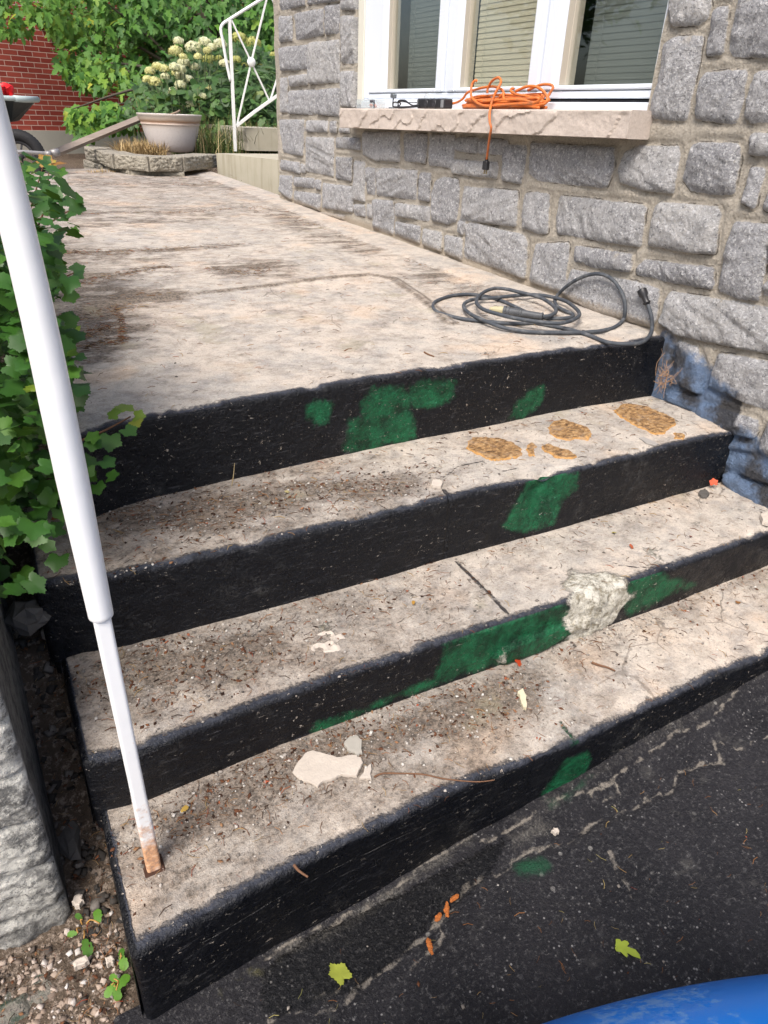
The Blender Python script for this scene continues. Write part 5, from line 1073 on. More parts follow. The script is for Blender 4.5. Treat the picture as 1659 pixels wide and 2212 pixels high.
flake('concrete_flake', T(*A_, S_, [(980,690),(990,660),(1030,657),(1045,675),(1035,700),(1000,697)]), -0.1915, 0.008, 'blocky pale chip on the top step at the crack', 'concrete flake', G3)
flake('concrete_flake', T(*B_, S_, [(1250,735),(1265,715),(1300,715),(1315,735),(1300,755),(1270,750)]), -0.3614, 0.007, 'dark grey chip on the second step by the wall', 'concrete flake', G3, ROCK)
flake('concrete_flake', T(*B_, S_, [(1605,870),(1640,850),(1700,850),(1710,900),(1660,915),(1620,905)]), -0.3614, 0.014, 'white lump of mortar at the wall end of the second step', 'concrete flake', G3)
flake('concrete_flake', T(*B_, S_, [(905,405),(930,398),(980,420),(1020,440),(1000,447),(950,435)]), -0.1915, 0.003, 'thin grey flake before the largest glue patch', 'concrete flake', G3, plain('grey_flake2', (0.33, 0.31, 0.29), 0.9, 0.2, 0.15, 40))
flake('concrete_flake', T(740,2240,S_,[(1360,200),(1370,190)]) and T(1360,2240,S_,[(393,215),(405,202),(425,200),(437,212),(425,228),(405,228)]), -0.62, 0.008, 'white pebble like chip on the asphalt above the green spot', 'concrete flake', G3)
flake('concrete_flake', T(0,2240,S_,[(425,640),(450,600),(490,598),(495,630),(470,665),(440,660)]), -0.645, 0.012, 'white chip in the corner between pillar and gravel', 'concrete flake', G3)
flake('concrete_flake', T(0,2240,S_,[(430,1000),(460,970),(510,950),(525,980),(490,1005),(445,1025)]), -0.665, 0.012, 'white angular chip in the middle of the gravel', 'concrete flake', G3)
flake('concrete_flake', T(0,2240,S_,[(618,965),(650,952),(675,975),(660,1000),(625,1000)]), -0.665, 0.012, 'pale bluish pebble in the gravel beside the bottom step', 'concrete flake', G3)
flake('concrete_flake', T(0,1640,S_,[(250,330),(280,280),(310,325),(285,345)]), -0.36, 0.02, 'grey pointed chip standing in the dark gap', 'concrete flake', G3)
# mortar lump print on second step
P = [onz(q, -0.357) for q in T(*C_, S_, [(375,335)])][0]
X, Y = np.meshgrid(np.arange(P[0]-0.06, P[0]+0.06, 0.002), np.arange(P[1]-0.055, P[1]+0.055, 0.002), indexing='ij'); rr_ = np.hypot(X-P[0], (Y-P[1])*1.15)
s = 0.010*np.abs(fbm(X*38, Y*38, 0, 3, 510))*-2.6+0.0036-0.012*sst(0.030, 0.052, rr_)+0.003*fbm(X*100, Y*100, 0, 3, 511); Z = -0.3600+np.clip(s*1.6, -0.008, 0.006)
o = mk('mortar_crust', np.stack([X, Y, Z], -1).reshape(-1, 3), gridf(*X.shape)[((s[:-1, :-1] > -0.003) & (rr_[:-1, :-1] < 0.052)).ravel()], FLK); tag(o, 'crusty patch of pale mortar crumbs on the second step', 'mortar')
p = onz((38, 2175), -0.675); b = MB(); b.ball((p[0], p[1], -0.685), 0.055, 0, 40, 26, (1.0, 0.8, 0.40), 1.1, 3); o = b.build('asphalt_lump', ASPH, smooth=True); tag(o, 'broken black lump of asphalt in the gravel at the bottom left corner', 'asphalt lump')
# twigs
TW = plain('brown_twig', (0.16, 0.085, 0.05), 0.8, 0.2, 0.35, 80)
def twig(pts, z, r, lab, h=0.002, grp='fallen twigs'):
    P = [onz(q, z+h+r) for q in pts]; b = MB(); b.tube(P, [r*(1-0.5*i/len(P)) for i in range(len(P))], 7, smooth=6); o = b.build('twig', TW, smooth=True); tag(o, lab, 'twig', grp)
twig(T(*C_, S_, [(648,1130),(700,1110),(800,1110),(930,1115),(1050,1140),(1180,1155),(1270,1158),(1350,1148)]), -0.482, 0.0019, 'long thin brown twig on the bottom step beside the flakes')
twig(T(0,500,S_,[(1405,1012),(1440,1030),(1472,1040)]), 0.0, 0.0028, 'short brown twig on the landing, left of the green paint')
twig(T(740,500,S_,[(940,1017),(965,1030),(997,1042)]), 0.0, 0.0026, 'short brown twig with a knob on the landing front')
twig(T(740,500,S_,[(473,1012),(495,1000),(518,998)]), 0.0, 0.0024, 'short curved twig in the middle of the landing front')
twig(T(740,2240,S_,[(180,400),(210,435),(262,470)]), -0.482, 0.0026, 'dark twig on the front edge of the bottom step')
twig(T(1360,1640,S_,[(630,462),(680,480),(720,490),(768,512)]), -0.482, 0.003, 'flat tan wood sliver on the right part of the bottom step')
twig(T(0,1100,S_,[(1352,555),(1358,500),(1368,420)]), -0.1915, 0.0013, 'upright straw standing at the foot of the top riser', 0.0) if False else None
b = MB(); q0 = onz(T(0,1100,S_,[(1352,552)])[0], -0.19); q1 = ony(T(0,1100,S_,[(1368,420)])[0], q0[1]); b.tube([q0, (q0+q1)/2+np.array([0.001, 0, 0]), q1], [0.0012, 0.001, 0.0007], 6, smooth=3); o = b.build('straw', plain('dry_straw', (0.42, 0.33, 0.18), 0.7)); tag(o, 'thin dry straw standing upright on the top step against the black riser', 'straw')
# ------------------------------------------------------------------ leaves
def outline_leaf(lobes, teeth, n=30, c=(0, 0.42), fl=0.12):
    """lobes = [(angle deg, length, width deg)], measured from the tip; returns verts with petiole at origin"""
    V = [(c[0], c[1], 0.03)]
    for i in range(n):
        th = -168+336*i/(n-1); r = fl if abs(th) < 140 else 0.2
        for a, L, wd in lobes:
            r = max(r, L*max(0.0, 1-(abs(th-a)/wd)**1.5)**0.8)
        r *= 1+teeth*(1 if i % 2 else -1)
        a = math.radians(th); x, y = c[0]+r*math.sin(a), c[1]+r*math.cos(a); V.append((x, y, 0.10*abs(x)-0.12*(y-0.4)**2))
    V = np.array(V); Fc = [(0, i+1, i) for i in range(1, n)]+[(0, 1, n)]
    return V, Fc
CUR_V, CUR_F = outline_leaf([(0, .54, 56), (64, .53, 54), (-64, .53, 54), (124, .48, 54), (-124, .48, 54)], 0.06, 42, (0, 0.42), 0.42)
MAP_V, MAP_F = outline_leaf([(0, .75, 42), (58, .46, 38), (-58, .46, 38), (115, .34, 60), (-115, .34, 60)], 0.04, 26, (0, 0.35))
OVA_V, OVA_F = outline_leaf([(0, .55, 95), (90, .30, 80), (-90, .30, 80), (170, .42, 60), (-170, .42, 60)], 0.02, 18, (0, 0.45))
LAN_V = np.array([(0, 0, 0), (.07, .25, .02), (.09, .5, .02), (.05, .8, -.04), (0, 1.05, -.12), (-.05, .8, -.04), (-.09, .5, .02), (-.07, .25, .02), (0, .5, -.01)]); LAN_F = [(0, 1, 8), (1, 2, 8), (2, 3, 8), (3, 4, 8), (4, 5, 8), (5, 6, 8), (6, 7, 8), (7, 0, 8)]
def leafmat(name, stops, gloss=0.45, tr=0.25):
    m = N(name, gloss, 0.45); c = m.ramp(m.attr('tint'), stops); n1 = m.noise(60, 4, 0.6)
    c = m.mix(m.mr(n1, 0.3, 0.7, 0.0, 0.35), c, m.mix(0.5, c, (0.01, 0.03, 0.008))); m.col(c)
    t = m.t; td = m.n('ShaderNodeBsdfTranslucent'); t.links.new(m.mix(0.35, c, (0.22, 0.36, 0.03)), td.inputs['Color']); mx = m.n('ShaderNodeMixShader'); mx.inputs[0].default_value = tr
    t.links.new(m.b.outputs[0], mx.inputs[1]); t.links.new(td.outputs[0], mx.inputs[2]); t.links.new(mx.outputs[0], m.out.inputs['Surface']); return m.mat
L_CUR = leafmat('currant_leaf', [(0, (0.018, 0.060, 0.010)), (0.5, (0.035, 0.115, 0.014)), (0.85, (0.085, 0.20, 0.022)), (0.955, (0.19, 0.27, 0.03)), (0.975, (0.40, 0.28, 0.04)), (1, (0.28, 0.06, 0.025))])
L_MAP = leafmat('maple_leaf', [(0, (0.026, 0.085, 0.016)), (0.4, (0.055, 0.165, 0.022)), (0.7, (0.12, 0.27, 0.03)), (0.9, (0.22, 0.34, 0.03)), (1, (0.42, 0.44, 0.05))], 0.6, 0.3)
L_WED = leafmat('weed_leaf', [(0, (0.025, 0.065, 0.018)), (0.5, (0.065, 0.15, 0.032)), (1, (0.16, 0.22, 0.04))], 0.55, 0.2)
def leaves(name, P, size, V0, F0, mat, parent=None, droop=0.5, face=None, tint=None, stem=0.5):
    n = len(P); ang = RNG.uniform(0, 2*math.pi, n)
    tn = np.stack([np.cos(ang), np.sin(ang), RNG.normal(-droop, 0.35, n)], 1)       # direction of the leaf tip
    nr = RNG.normal(0, 0.45, (n, 3))+np.array([0, 0, 1.0])
    if face is not None: nr = nr+np.array(face)
    nr /= np.linalg.norm(nr, axis=1)[:, None]; tn = tn-nr*(nr*tn).sum(1)[:, None]; tn /= np.linalg.norm(tn, axis=1)[:, None]
    R = np.stack([np.cross(tn, nr), tn, nr], -1); sc = size*RNG.uniform(0.45, 1.18, n)[:, None]*np.stack([RNG.uniform(0.75, 1.1, n), np.ones(n), RNG.uniform(0.4, 3.2, n)], 1)
    V, Fc = xform(V0, F0, P, R, sc); tt = RNG.random(n) if tint is None else tint
    return mk(name, V, Fc, mat, parent, dict(tint=np.repeat(tt, len(V0))), smooth=True)
BARK = plain('reddish_stem', (0.12, 0.062, 0.035), 0.8, 0.2, 0.3, 60); BARK2 = plain('grey_bark', (0.10, 0.085, 0.065), 0.9, 0.2, 0.35, 25, bump=0.8, bs=60)
# ---- shrub at the left
shp = [(-500, 250), (-100, 250), (30, 330), (105, 345), (135, 400), (168, 432), (120, 450), (160, 490), (110, 545), (168, 605), (110, 660), (160, 725), (165, 790), (185, 830), (170, 900), (225, 1000), (190, 1060), (150, 1120), (145, 1190), (60, 1240), (30, 1290), (-500, 1290)]
bush = thing('currant_bush', (-2.1, 0.2, -0.4), 'dense green currant bush with small lobed leaves crowding the left edge of the porch', 'bush')
pts = sample_poly(shp, 80000); P = []
for q in pts:
    t = RNG.uniform(0.95, 3.6); p = dep(q, t)
    lim = -1.735 if p[1] > -0.05 else (-1.775 if (p[1] > -0.33 and p[2] > -0.16) else -1.85)
    lim += 0.06*(p[2] > 0.12)-0.04*(p[1] > 0.6)
    if p[0] > lim+RNG.normal(0, 0.030) or p[0] < -2.75 or p[2] > 0.9: continue
    if p[2] < float(soil_z(p[0], p[1]))+0.06: continue
    if p[1] < -0.56 or p[1] > 3.2: continue
    if np.hypot(p[0]+1.786, p[1]+0.703) < 0.10: continue
    hgt_ = 0.55+0.25*float(fbm(p[0]*2, p[1]*2, 0, 3, 4))*2+0.10*p[1]
    if p[2] > hgt_+0.15: continue
    cl = float(fbm(p[0]*7, p[1]*7, p[2]*7, 2, 66))
    if cl < -0.12: continue
    P.append(p)
P = np.array(P); print('bush leaves', len(P)); P = P[:9500]
hn = np.clip((P[:, 2]+0.5)/1.2, 0, 1); tint = np.clip(RNG.beta(2, 2.4, len(P))*0.85+0.12*hn+(RNG.random(len(P)) > 0.985)*0.2, 0, 1)
leaves('foliage', P, 0.040, CUR_V, CUR_F, L_CUR, bush, 0.35, (0.2, -0.35, 0.2), tint)
b = MB()
rr = random.Random(4)
for i in range(26):
    bx, by = rr.uniform(-2.25, -1.95), rr.uniform(-0.25, 1.6); z0 = float(soil_z(bx, by))-0.02
    tx, ty, tz = bx+rr.uniform(-0.25, 0.22), by+rr.uniform(-0.35, 0.2), rr.uniform(0.2, 0.75)
    tx = min(tx, -1.78 if ty > 0 else -1.88)
    b.tube([(bx, by, z0), (bx*0.7+tx*0.3+rr.uniform(-.04, .04), by*0.7+ty*0.3, z0*0.6+tz*0.4), (bx*.3+tx*.7, by*.3+ty*.7, z0*.25+tz*.75), (tx, ty, tz)], [0.007, 0.005, 0.0035, 0.002], 6, smooth=4)
b.build('stem', BARK, bush, smooth=True)
def sprig(path, tt, leafs, tints, size=0.042):
    pp = [dep(q, t) for q, t in zip(path, tt)]; s = MB(); s.tube(pp, np.linspace(0.0028, 0.0014, len(pp)), 6, smooth=5); s.build('stem', BARK, bush, smooth=True)
    Pl = np.array([dep(q, t) for q, t, *_ in leafs]); n = len(Pl); ang = [l[2] for l in leafs]
    # tip directions are given as angles in the picture plane, the leaves face the viewer loosely
    tn = np.array([math.cos(a)*_r+math.sin(a)*_u for a in np.radians(ang)])+RNG.normal(0, 0.15, (n, 3)); nr = np.tile(-_fw*0.7+np.array([0, 0, 0.8]), (n, 1))+RNG.normal(0, 0.25, (n, 3))
    nr /= np.linalg.norm(nr, axis=1)[:, None]; tn = tn-nr*(nr*tn).sum(1)[:, None]; tn /= np.linalg.norm(tn, axis=1)[:, None]
    V, Fc = xform(CUR_V, CUR_F, Pl, np.stack([np.cross(tn, nr), tn, nr], -1), np.array([l[3] if len(l) > 3 else size for l in leafs]))
    mk('leaf_spray', V, Fc, L_CUR, bush, dict(tint=np.repeat(np.array(tints), len(CUR_V))))
sprig([(110,975),(180,950),(230,928),(282,900)], [1.22, 1.26, 1.30, 1.34], [(240,928,1.48,-80,.042),(255,925,1.47,-25,.034),(285,898,1.50,15,.030),(275,893,1.50,110,.034),(262,896,1.49,175,.030),(205,945,1.46,-100,.030),(215,985,1.45,-60,.03),(190,960,1.45,60,.028)][:0] or [((238,930),1.30,-80,.046),((262,922),1.31,-25,.036),((284,900),1.34,10,.030),((276,893),1.34,100,.038),((262,898),1.33,170,.030),((204,944),1.26,-100,.034),((214,990),1.28,-50,.036),((190,960),1.24,60,.032),((286,905),1.34,-50,.030),((205,1040),1.26,-60,.034),((225,1035),1.27,0,.032),((190,1000),1.24,-90,.036)], [.55, .6, .93, .95, .9, .5, .45, .6, .96, .5, .4, .6])
sprig([(78,500),(100,440),(104,395),(106,365)], [2.0]*4, [((105,360),2.0,120,.05),((108,358),2.0,40,.05),((100,372),2.0,170,.05),((112,380),2.0,-10,.055),((104,410),2.0,-30,.055),((98,425),2.0,190,.05),((95,455),2.0,-20,.05),((90,470),2.0,200,.05),((104,430),2.0,20,.05)], [.985, .99, .96, .6, .5, .4, .55, .3, .5])
sprig([(45,520),(75,420),(95,352)], [2.1]*3, [((93,356),2.1,80,.045),((97,350),2.1,0,.04),((85,390),2.1,150,.05)], [.985, .97, .5])
sprig([(120,610),(145,596),(160,590)], [1.9]*3, [((150,592),1.9,-15,.05),((140,600),1.9,-70,.05),((150,590),1.9,40,.05),((125,612),1.9,-120,.05)], [.3, .4, .35, .3])
sprig([(110,480),(140,460),(155,455)], [2.2]*3, [((150,452),2.2,20,.05),((140,460),2.2,-30,.05),((130,425),2.2,-45,.055),((125,470),2.2,-60,.05)], [.25, .4, .35, .3])
sprig([(140,810),(150,760),(160,725)], [1.55]*3, [((158,730),1.55,170,.034),((160,722),1.55,60,.026),((155,770),1.55,-10,.034),((150,775),1.55,-120,.03)], [.6, .93, .5, .45])
for q, t, s in (((45, 900), 1.05, 0.05), ((30, 985), 1.05, 0.045), ((80, 915), 1.1, 0.045), ((15, 1130), 1.05, 0.05), ((100, 1110), 1.12, 0.045), ((60, 760), 1.1, 0.055), ((10, 770), 1.0, 0.055)):
    pass

# ---- maple behind
def poly_leaves(poly, n, t0, t1):
    q = sample_poly(poly, n); t = RNG.uniform(t0, t1, n); return np.array([dep(a, b_) for a, b_ in zip(q, t)]), q
treeP = dep((470, 260), 9.6)
maple = thing('maple_tree', (treeP[0], treeP[1], -0.08), 'bushy maple with drooping pointed leaves standing in front of the brick house', 'tree')
A1, q1 = poly_leaves([(120,-60),(640,-60),(640,330),(540,330),(430,240),(350,240),(335,190),(300,150),(265,128),(225,112),(180,98),(125,92),(98,60),(105,20)], 5200, 8.7, 10.2)
keep = fbm(A1[:, 0]*1.6, A1[:, 1]*1.6, A1[:, 2]*1.6, 3, 31) > -0.17; A1, q1 = A1[keep], q1[keep]
tA = np.clip(0.42+0.16*RNG.normal(0, 1, len(A1))+0.30*np.clip((300-q1[:, 0])/200, 0, 1), 0, 1)
A2, q2 = poly_leaves([(-40,-60),(140,-60),(125,30),(60,62),(10,75),(-40,60)], 420, 8.2, 9.3)
A3, q3 = poly_leaves([(115,110),(150,95),(230,115),(300,150),(340,200),(260,200),(215,190),(180,180),(125,140)], 300, 8.6, 9.4)
A4, q4 = poly_leaves([(142,232),(165,222),(190,232),(225,212),(262,222),(300,235),(290,265),(230,270),(190,285),(160,280),(150,255)], 380, 7.9, 8.8)
A5, q5 = poly_leaves([(125,130),(170,150),(215,160),(230,185),(190,190),(160,175)], 90, 8.6, 9.3)
allP = np.concatenate([A1, A2, A3, A4, A5]); tt = np.concatenate([tA]+[np.clip(RNG.normal(0.62, 0.17, len(a)), 0, 1) for a in (A2, A3, A4, A5)])
# cluster noise so light and dark masses form
leaves('crown', allP, 0.150, MAP_V*np.array([0.85, 1.1, 1]), MAP_F, L_MAP, maple, 2.2, (-0.25, -1.1, 0.0), tt)
B1, _ = poly_leaves([(200,-200),(900,-200),(900,330),(420,330),(330,240),(260,150)], 2600, 9.6, 11.0)
leaves('crown', B1, 0.19, MAP_V, MAP_F, L_MAP, maple, 1.2, (-0.2, -0.7, -0.2), np.clip(RNG.normal(0.2, 0.15, len(B1)), 0, 1))
b = MB(); tz = -0.12; tp = np.array([treeP[0], treeP[1], tz])
b.tube([tp, tp+np.array([0.03, 0.02, 0.7]), tp+np.array([-0.05, 0.0, 1.6]), tp+np.array([0.0, 0.05, 2.9])], [0.10, 0.085, 0.07, 0.05], 12, smooth=5)
rr = random.Random(8)
for i in range(16):
    q = allP[rr.randrange(len(allP))]; h0 = rr.uniform(0.5, 1.9); s_ = tp+np.array([0, 0, h0]); mid = s_*0.5+q*0.5+np.array([0, 0, 0.15]); b.tube([s_, mid, q], [0.032, 0.02, 0.006], 6, smooth=4)
b.build('trunk', BARK2, maple, smooth=True)

# ---- hydrangea
hyd_c = ony((400, 300), 6.6)
hyd = thing('hydrangea_bush', (hyd_c[0], hyd_c[1], 0.12), 'hydrangea bush behind the pot with many round creamy yellow green flower heads', 'bush')
HT = 7.3
heads = [(535,145,50,0),(690,215,75,0),(815,155,60,0),(975,175,60,0),(890,210,45,0),(510,255,70,1),(840,240,35,1),(745,305,38,1),(585,305,35,1),(1180,110,70,2),(1330,165,78,2),(1545,290,35,2),(860,345,70,2),(965,320,30,2),(1025,380,50,0),(590,370,58,0),(495,420,50,0),(550,440,58,0),(715,420,48,0),(310,415,50,1),(235,460,50,1),(385,435,48,1),(395,517,42,0),(555,510,48,0),(495,480,30,1),(645,553,52,0),(210,550,50,1),(290,578,60,1),(555,605,50,0),(480,672,50,0),(850,645,48,1),(795,727,35,0),(660,808,52,0),(955,810,50,1),(1390,415,45,2),(1470,435,40,2),(1150,340,45,2),(1235,400,35,2),(1560,640,35,2),(1590,240,30,2)]
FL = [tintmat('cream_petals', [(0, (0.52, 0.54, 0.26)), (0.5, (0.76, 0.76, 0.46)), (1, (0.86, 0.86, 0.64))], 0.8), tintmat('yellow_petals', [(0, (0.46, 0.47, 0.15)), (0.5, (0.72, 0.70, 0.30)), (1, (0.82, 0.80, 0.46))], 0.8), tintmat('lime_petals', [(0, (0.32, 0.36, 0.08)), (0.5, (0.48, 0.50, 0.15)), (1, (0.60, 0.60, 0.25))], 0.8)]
pet = np.array([(0, 0, 0), (.5, .2, .1), (.62, .62, .02), (.2, .5, .1), (-.2, .5, .1), (-.62, .62, .02), (-.5, .2, .1), (-.5, -.2, .1), (-.62, -.62, .02), (-.2, -.5, .1), (.2, -.5, .1), (.62, -.62, .02), (.5, -.2, .1)]); petf = [(0, 1, 2), (0, 2, 3), (0, 4, 5), (0, 5, 6), (0, 7, 8), (0, 8, 9), (0, 10, 11), (0, 11, 12)]
protos = []
HP = []
for i, (x, y, r_, kd) in enumerate(heads):
    q = T(360, 80, 3.77, [(x, y)])[0]; c = dep(q, HT+RNG.uniform(-0.35, 0.35)+(0.25 if kd == 2 else 0)); rad = r_/3.77*K*(HT)/F_*1.08; HP.append((c, rad))
    n = 260; d = RNG.normal(0, 1, (n, 3)); d /= np.linalg.norm(d, axis=1)[:, None]; d[:, 2] = np.where(d[:, 2] < -0.35, -d[:, 2], d[:, 2]); d = d*np.array([1, 1, 0.78])
    pos_ = c+d*rad*(0.86+0.22*RNG.random(n))[:, None]*(1+0.25*fbm(d[:, 0]*3+i, d[:, 1]*3, d[:, 2]*3, 2)[:, None]); nr = d+RNG.normal(0, 0.28, (n, 3)); V, Fc = xform(pet, petf, pos_, frames(nr, RNG.normal(0, 1, (n, 3))), np.full(n, 0.017))
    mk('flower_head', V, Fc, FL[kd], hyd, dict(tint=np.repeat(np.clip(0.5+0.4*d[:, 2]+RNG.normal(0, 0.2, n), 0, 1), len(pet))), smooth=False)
b = MB()
for c, rad in HP: g0 = np.array([hyd_c[0]+(c[0]-hyd_c[0])*0.55, hyd_c[1]+(c[1]-hyd_c[1])*0.4, 0.12]); b.tube([g0, g0*0.45+c*0.55+np.array([0, 0, 0.08]), c], [0.006, 0.005, 0.003], 5, smooth=4)
b.build('stem', plain('green_stem', (0.05, 0.075, 0.025), 0.7), hyd, smooth=True)
hl2, _ = poly_leaves([(300,215),(340,190),(400,190),(440,170),(500,200),(560,180),(600,200),(600,315),(440,320),(400,255),(300,252)], 620, 6.95, 7.5); hl2 = hl2[[min(np.linalg.norm(p-c)/r for c, r in HP) > 1.25 and not any((abs((p-c)@_r) < r*1.0 and abs((p-c)@_u) < r*0.9) for c, r in HP) for p in hl2]]
leaves('foliage', hl2, 0.12, OVA_V, OVA_F, L_WED, hyd, 0.8, (-0.3, -0.8, 0.1), np.clip(RNG.normal(0.33, 0.18, len(hl2)), 0, 1))
hl, _ = poly_leaves([(290,190),(340,140),(400,100),(450,80),(560,100),(610,130),(610,310),(440,320),(400,262),(250,270),(270,230)], 1500, 7.5, 8.6)
leaves('foliage', hl, 0.12, OVA_V, OVA_F, L_WED, hyd, 0.8, (-0.3, -0.8, 0.1), np.clip(RNG.normal(0.22, 0.15, len(hl)), 0, 1))
# ---- weeds and grass
wl, _ = poly_leaves([(480,150),(600,140),(600,270),(520,315),(450,315),(440,250)], 700, 7.1, 8.0)
weed = thing('tall_weed', dep((520, 315), 7.6), 'tall dark leafy weeds growing behind the white railing', 'weed'); leaves('foliage', wl, 0.20, LAN_V, LAN_F, L_WED, weed, 0.1, (-0.3, -0.8, 0.3), np.clip(RNG.normal(0.25, 0.2, len(wl)), 0, 1))
b = MB()
for i in range(22): q = wl[i*7]; b.tube([(q[0]+0.05, q[1]+0.1, 0.1), (q[0], q[1], q[2])], [0.006, 0.003], 5)
b.build('stem', D.materials['green_stem'], weed, smooth=True)
def grass(name, n, cx, cy, sx, sy, z, h0, h1, stops, lean=0.35, wd=0.0035, pf=None):
    X = RNG.uniform(cx-sx, cx+sx, n); Y = RNG.uniform(cy-sy, cy+sy, n); H = RNG.uniform(h0, h1, n); a = RNG.uniform(0, 6.283, n); L = np.abs(RNG.normal(0, lean, n))*H
    if pf is not None: X, Y = pf(n)
    V = []; dx, dy = np.cos(a), np.sin(a); wx, wy = -np.sin(a)*wd, np.cos(a)*wd; VV = []
    for f, k in ((0, 1), (0.35, 0.9), (0.7, 0.6), (1, 0.1)):
        off = L*f**1.8; zz = z+H*(f-0.22*f*f*np.minimum(L/H, 1.4))
        for s in (-1, 1): VV.append(np.stack([X+dx*off+wx*s*k, Y+dy*off+wy*s*k, zz], 1))
    V = np.stack(VV, 1).reshape(-1, 3); bf = np.array([(0, 1, 3, 2), (2, 3, 5, 4), (4, 5, 7, 6)]); Fc = (bf[None]+(np.arange(n)*8)[:, None, None]).reshape(-1, 4)
    o = mk(name, V, Fc, tintmat(name+'_blades', stops, 0.75), None, dict(tint=np.repeat(RNG.random(n), 8)), smooth=False); return tag(o, kind='stuff')
gL, gR = dep((230, 310), 7.0), dep((600, 320), 7.2)
STRAW = [(0, (0.20, 0.13, 0.06)), (0.5, (0.46, 0.33, 0.16)), (1, (0.62, 0.48, 0.26))]
p1 = ony((300, 320), 5.55); grass('dry_grass', 900, p1[0]+0.02, 5.62, 0.20, 0.16, 0.18, 0.05, 0.17, STRAW, 0.9)
p2 = ony((470, 310), 5.9); grass('mixed_grass', 1300, p2[0]+0.25, 6.0, 0.62, 0.4, 0.15, 0.10, 0.42, [(0, (0.03, 0.06, 0.015)), (0.5, (0.09, 0.14, 0.035)), (0.8, (0.30, 0.25, 0.11)), (1, (0.50, 0.40, 0.22))], 0.6)
p3 = ony((400, 300), 6.7); grass('tall_grass', 160, p3[0]+0.3, 6.8, 0.75, 0.3, 0.10, 0.3, 0.75, [(0, (0.04, 0.07, 0.02)), (0.55, (0.10, 0.15, 0.04)), (0.85, (0.36, 0.30, 0.13)), (1, (0.50, 0.40, 0.22))], 0.35)
gp4 = onl((330, 372)); grass('straw_at_kerb', 420, gp4[0], 5.08, 0.5, 0.06, 0.10, 0.01, 0.035, STRAW, 1.2, 0.002)
bb, _ = poly_leaves([(170,250),(330,240),(330,300),(250,300),(200,310)], 500, 7.6, 8.4)

# ------------------------------------------------------------------ brick house behind
bp = dep((150, 283), 10.8); dv = np.array([1.4317, 0.5087, 0]); dv /= np.linalg.norm(dv); nv = np.array([dv[1], -dv[0], 0])
brick = thing('brick_house', (bp[0], bp[1], -0.15), 'red brick house wall with pale joints above a grey concrete foundation, behind the bush', 'house')
m = N('red_brick', 0.85, 0.25); um = m.n('ShaderNodeAttribute'); um.attribute_name = 'uvb'
bt = m.n('ShaderNodeTexBrick'); bt.inputs['Scale'].default_value = 1.0; bt.inputs['Brick Width'].default_value = 0.212; bt.inputs['Row Height'].default_value = 0.0672; bt.inputs['Mortar Size'].default_value = 0.0055; bt.inputs['Mortar Smooth'].default_value = 0.2; bt.inputs['Bias'].default_value = 0.0
uvm = m.n('ShaderNodeCombineXYZ'); ux = m.attr('bu'); uy_ = m.attr('bv'); m.t.links.new(ux, uvm.inputs[0]); m.t.links.new(uy_, uvm.inputs[1]); m.t.links.new(uvm.outputs[0], bt.inputs['Vector'])
bt.inputs['Color1'].default_value = (0.27, 0.045, 0.035, 1); bt.inputs['Color2'].default_value = (0.40, 0.080, 0.058, 1); bt.inputs['Mortar'].default_value = (0.66, 0.46, 0.40, 1)
c = m.mix(m.mr(m.noise(8, 4), 0.4, 0.7, 0, 0.4), bt.outputs['Color'], m.mix(0.5, bt.outputs['Color'], (0.46, 0.11, 0.07))); m.col(c); m.bump(m.m('MULTIPLY', bt.outputs['Fac'], -1.0), 0.8, 0.008)
us = np.linspace(-3.4, 14, 60); vs = np.linspace(bp[2], 6.0, 20); U, Vv = np.meshgrid(us, vs, indexing='ij')
V = bp[None, None, :2]+U[..., None]*dv[:2]; V = np.concatenate([V, Vv[..., None]], -1).reshape(-1, 3)
mk('brick_wall', V, gridf(*U.shape), m.mat, brick, dict(bu=U.ravel()+0.05, bv=(Vv.ravel()-bp[2])))
b = MB(); b.box((-3.4, -0.015, -0.6), (14, 0.3, bp[2]), 0); R_ = np.stack([dv, -nv, [0, 0, 1]], 1); b.v = [tuple(np.array(v)@R_.T+np.array([bp[0], bp[1], 0])) for v in b.v]
b.build('foundation', plain('concrete_base', (0.45, 0.43, 0.38), 0.85, 0.3, 0.15, 4, bump=0.3), brick)
b = MB(); b.box((-3.395, 0.01, -0.1), (14, 0.6, 6.2), 0); b.v = [tuple(np.array(v)@R_.T+np.array([bp[0], bp[1], 0])) for v in b.v]; b.build('wall_core', D.materials['concrete_base'], brick)

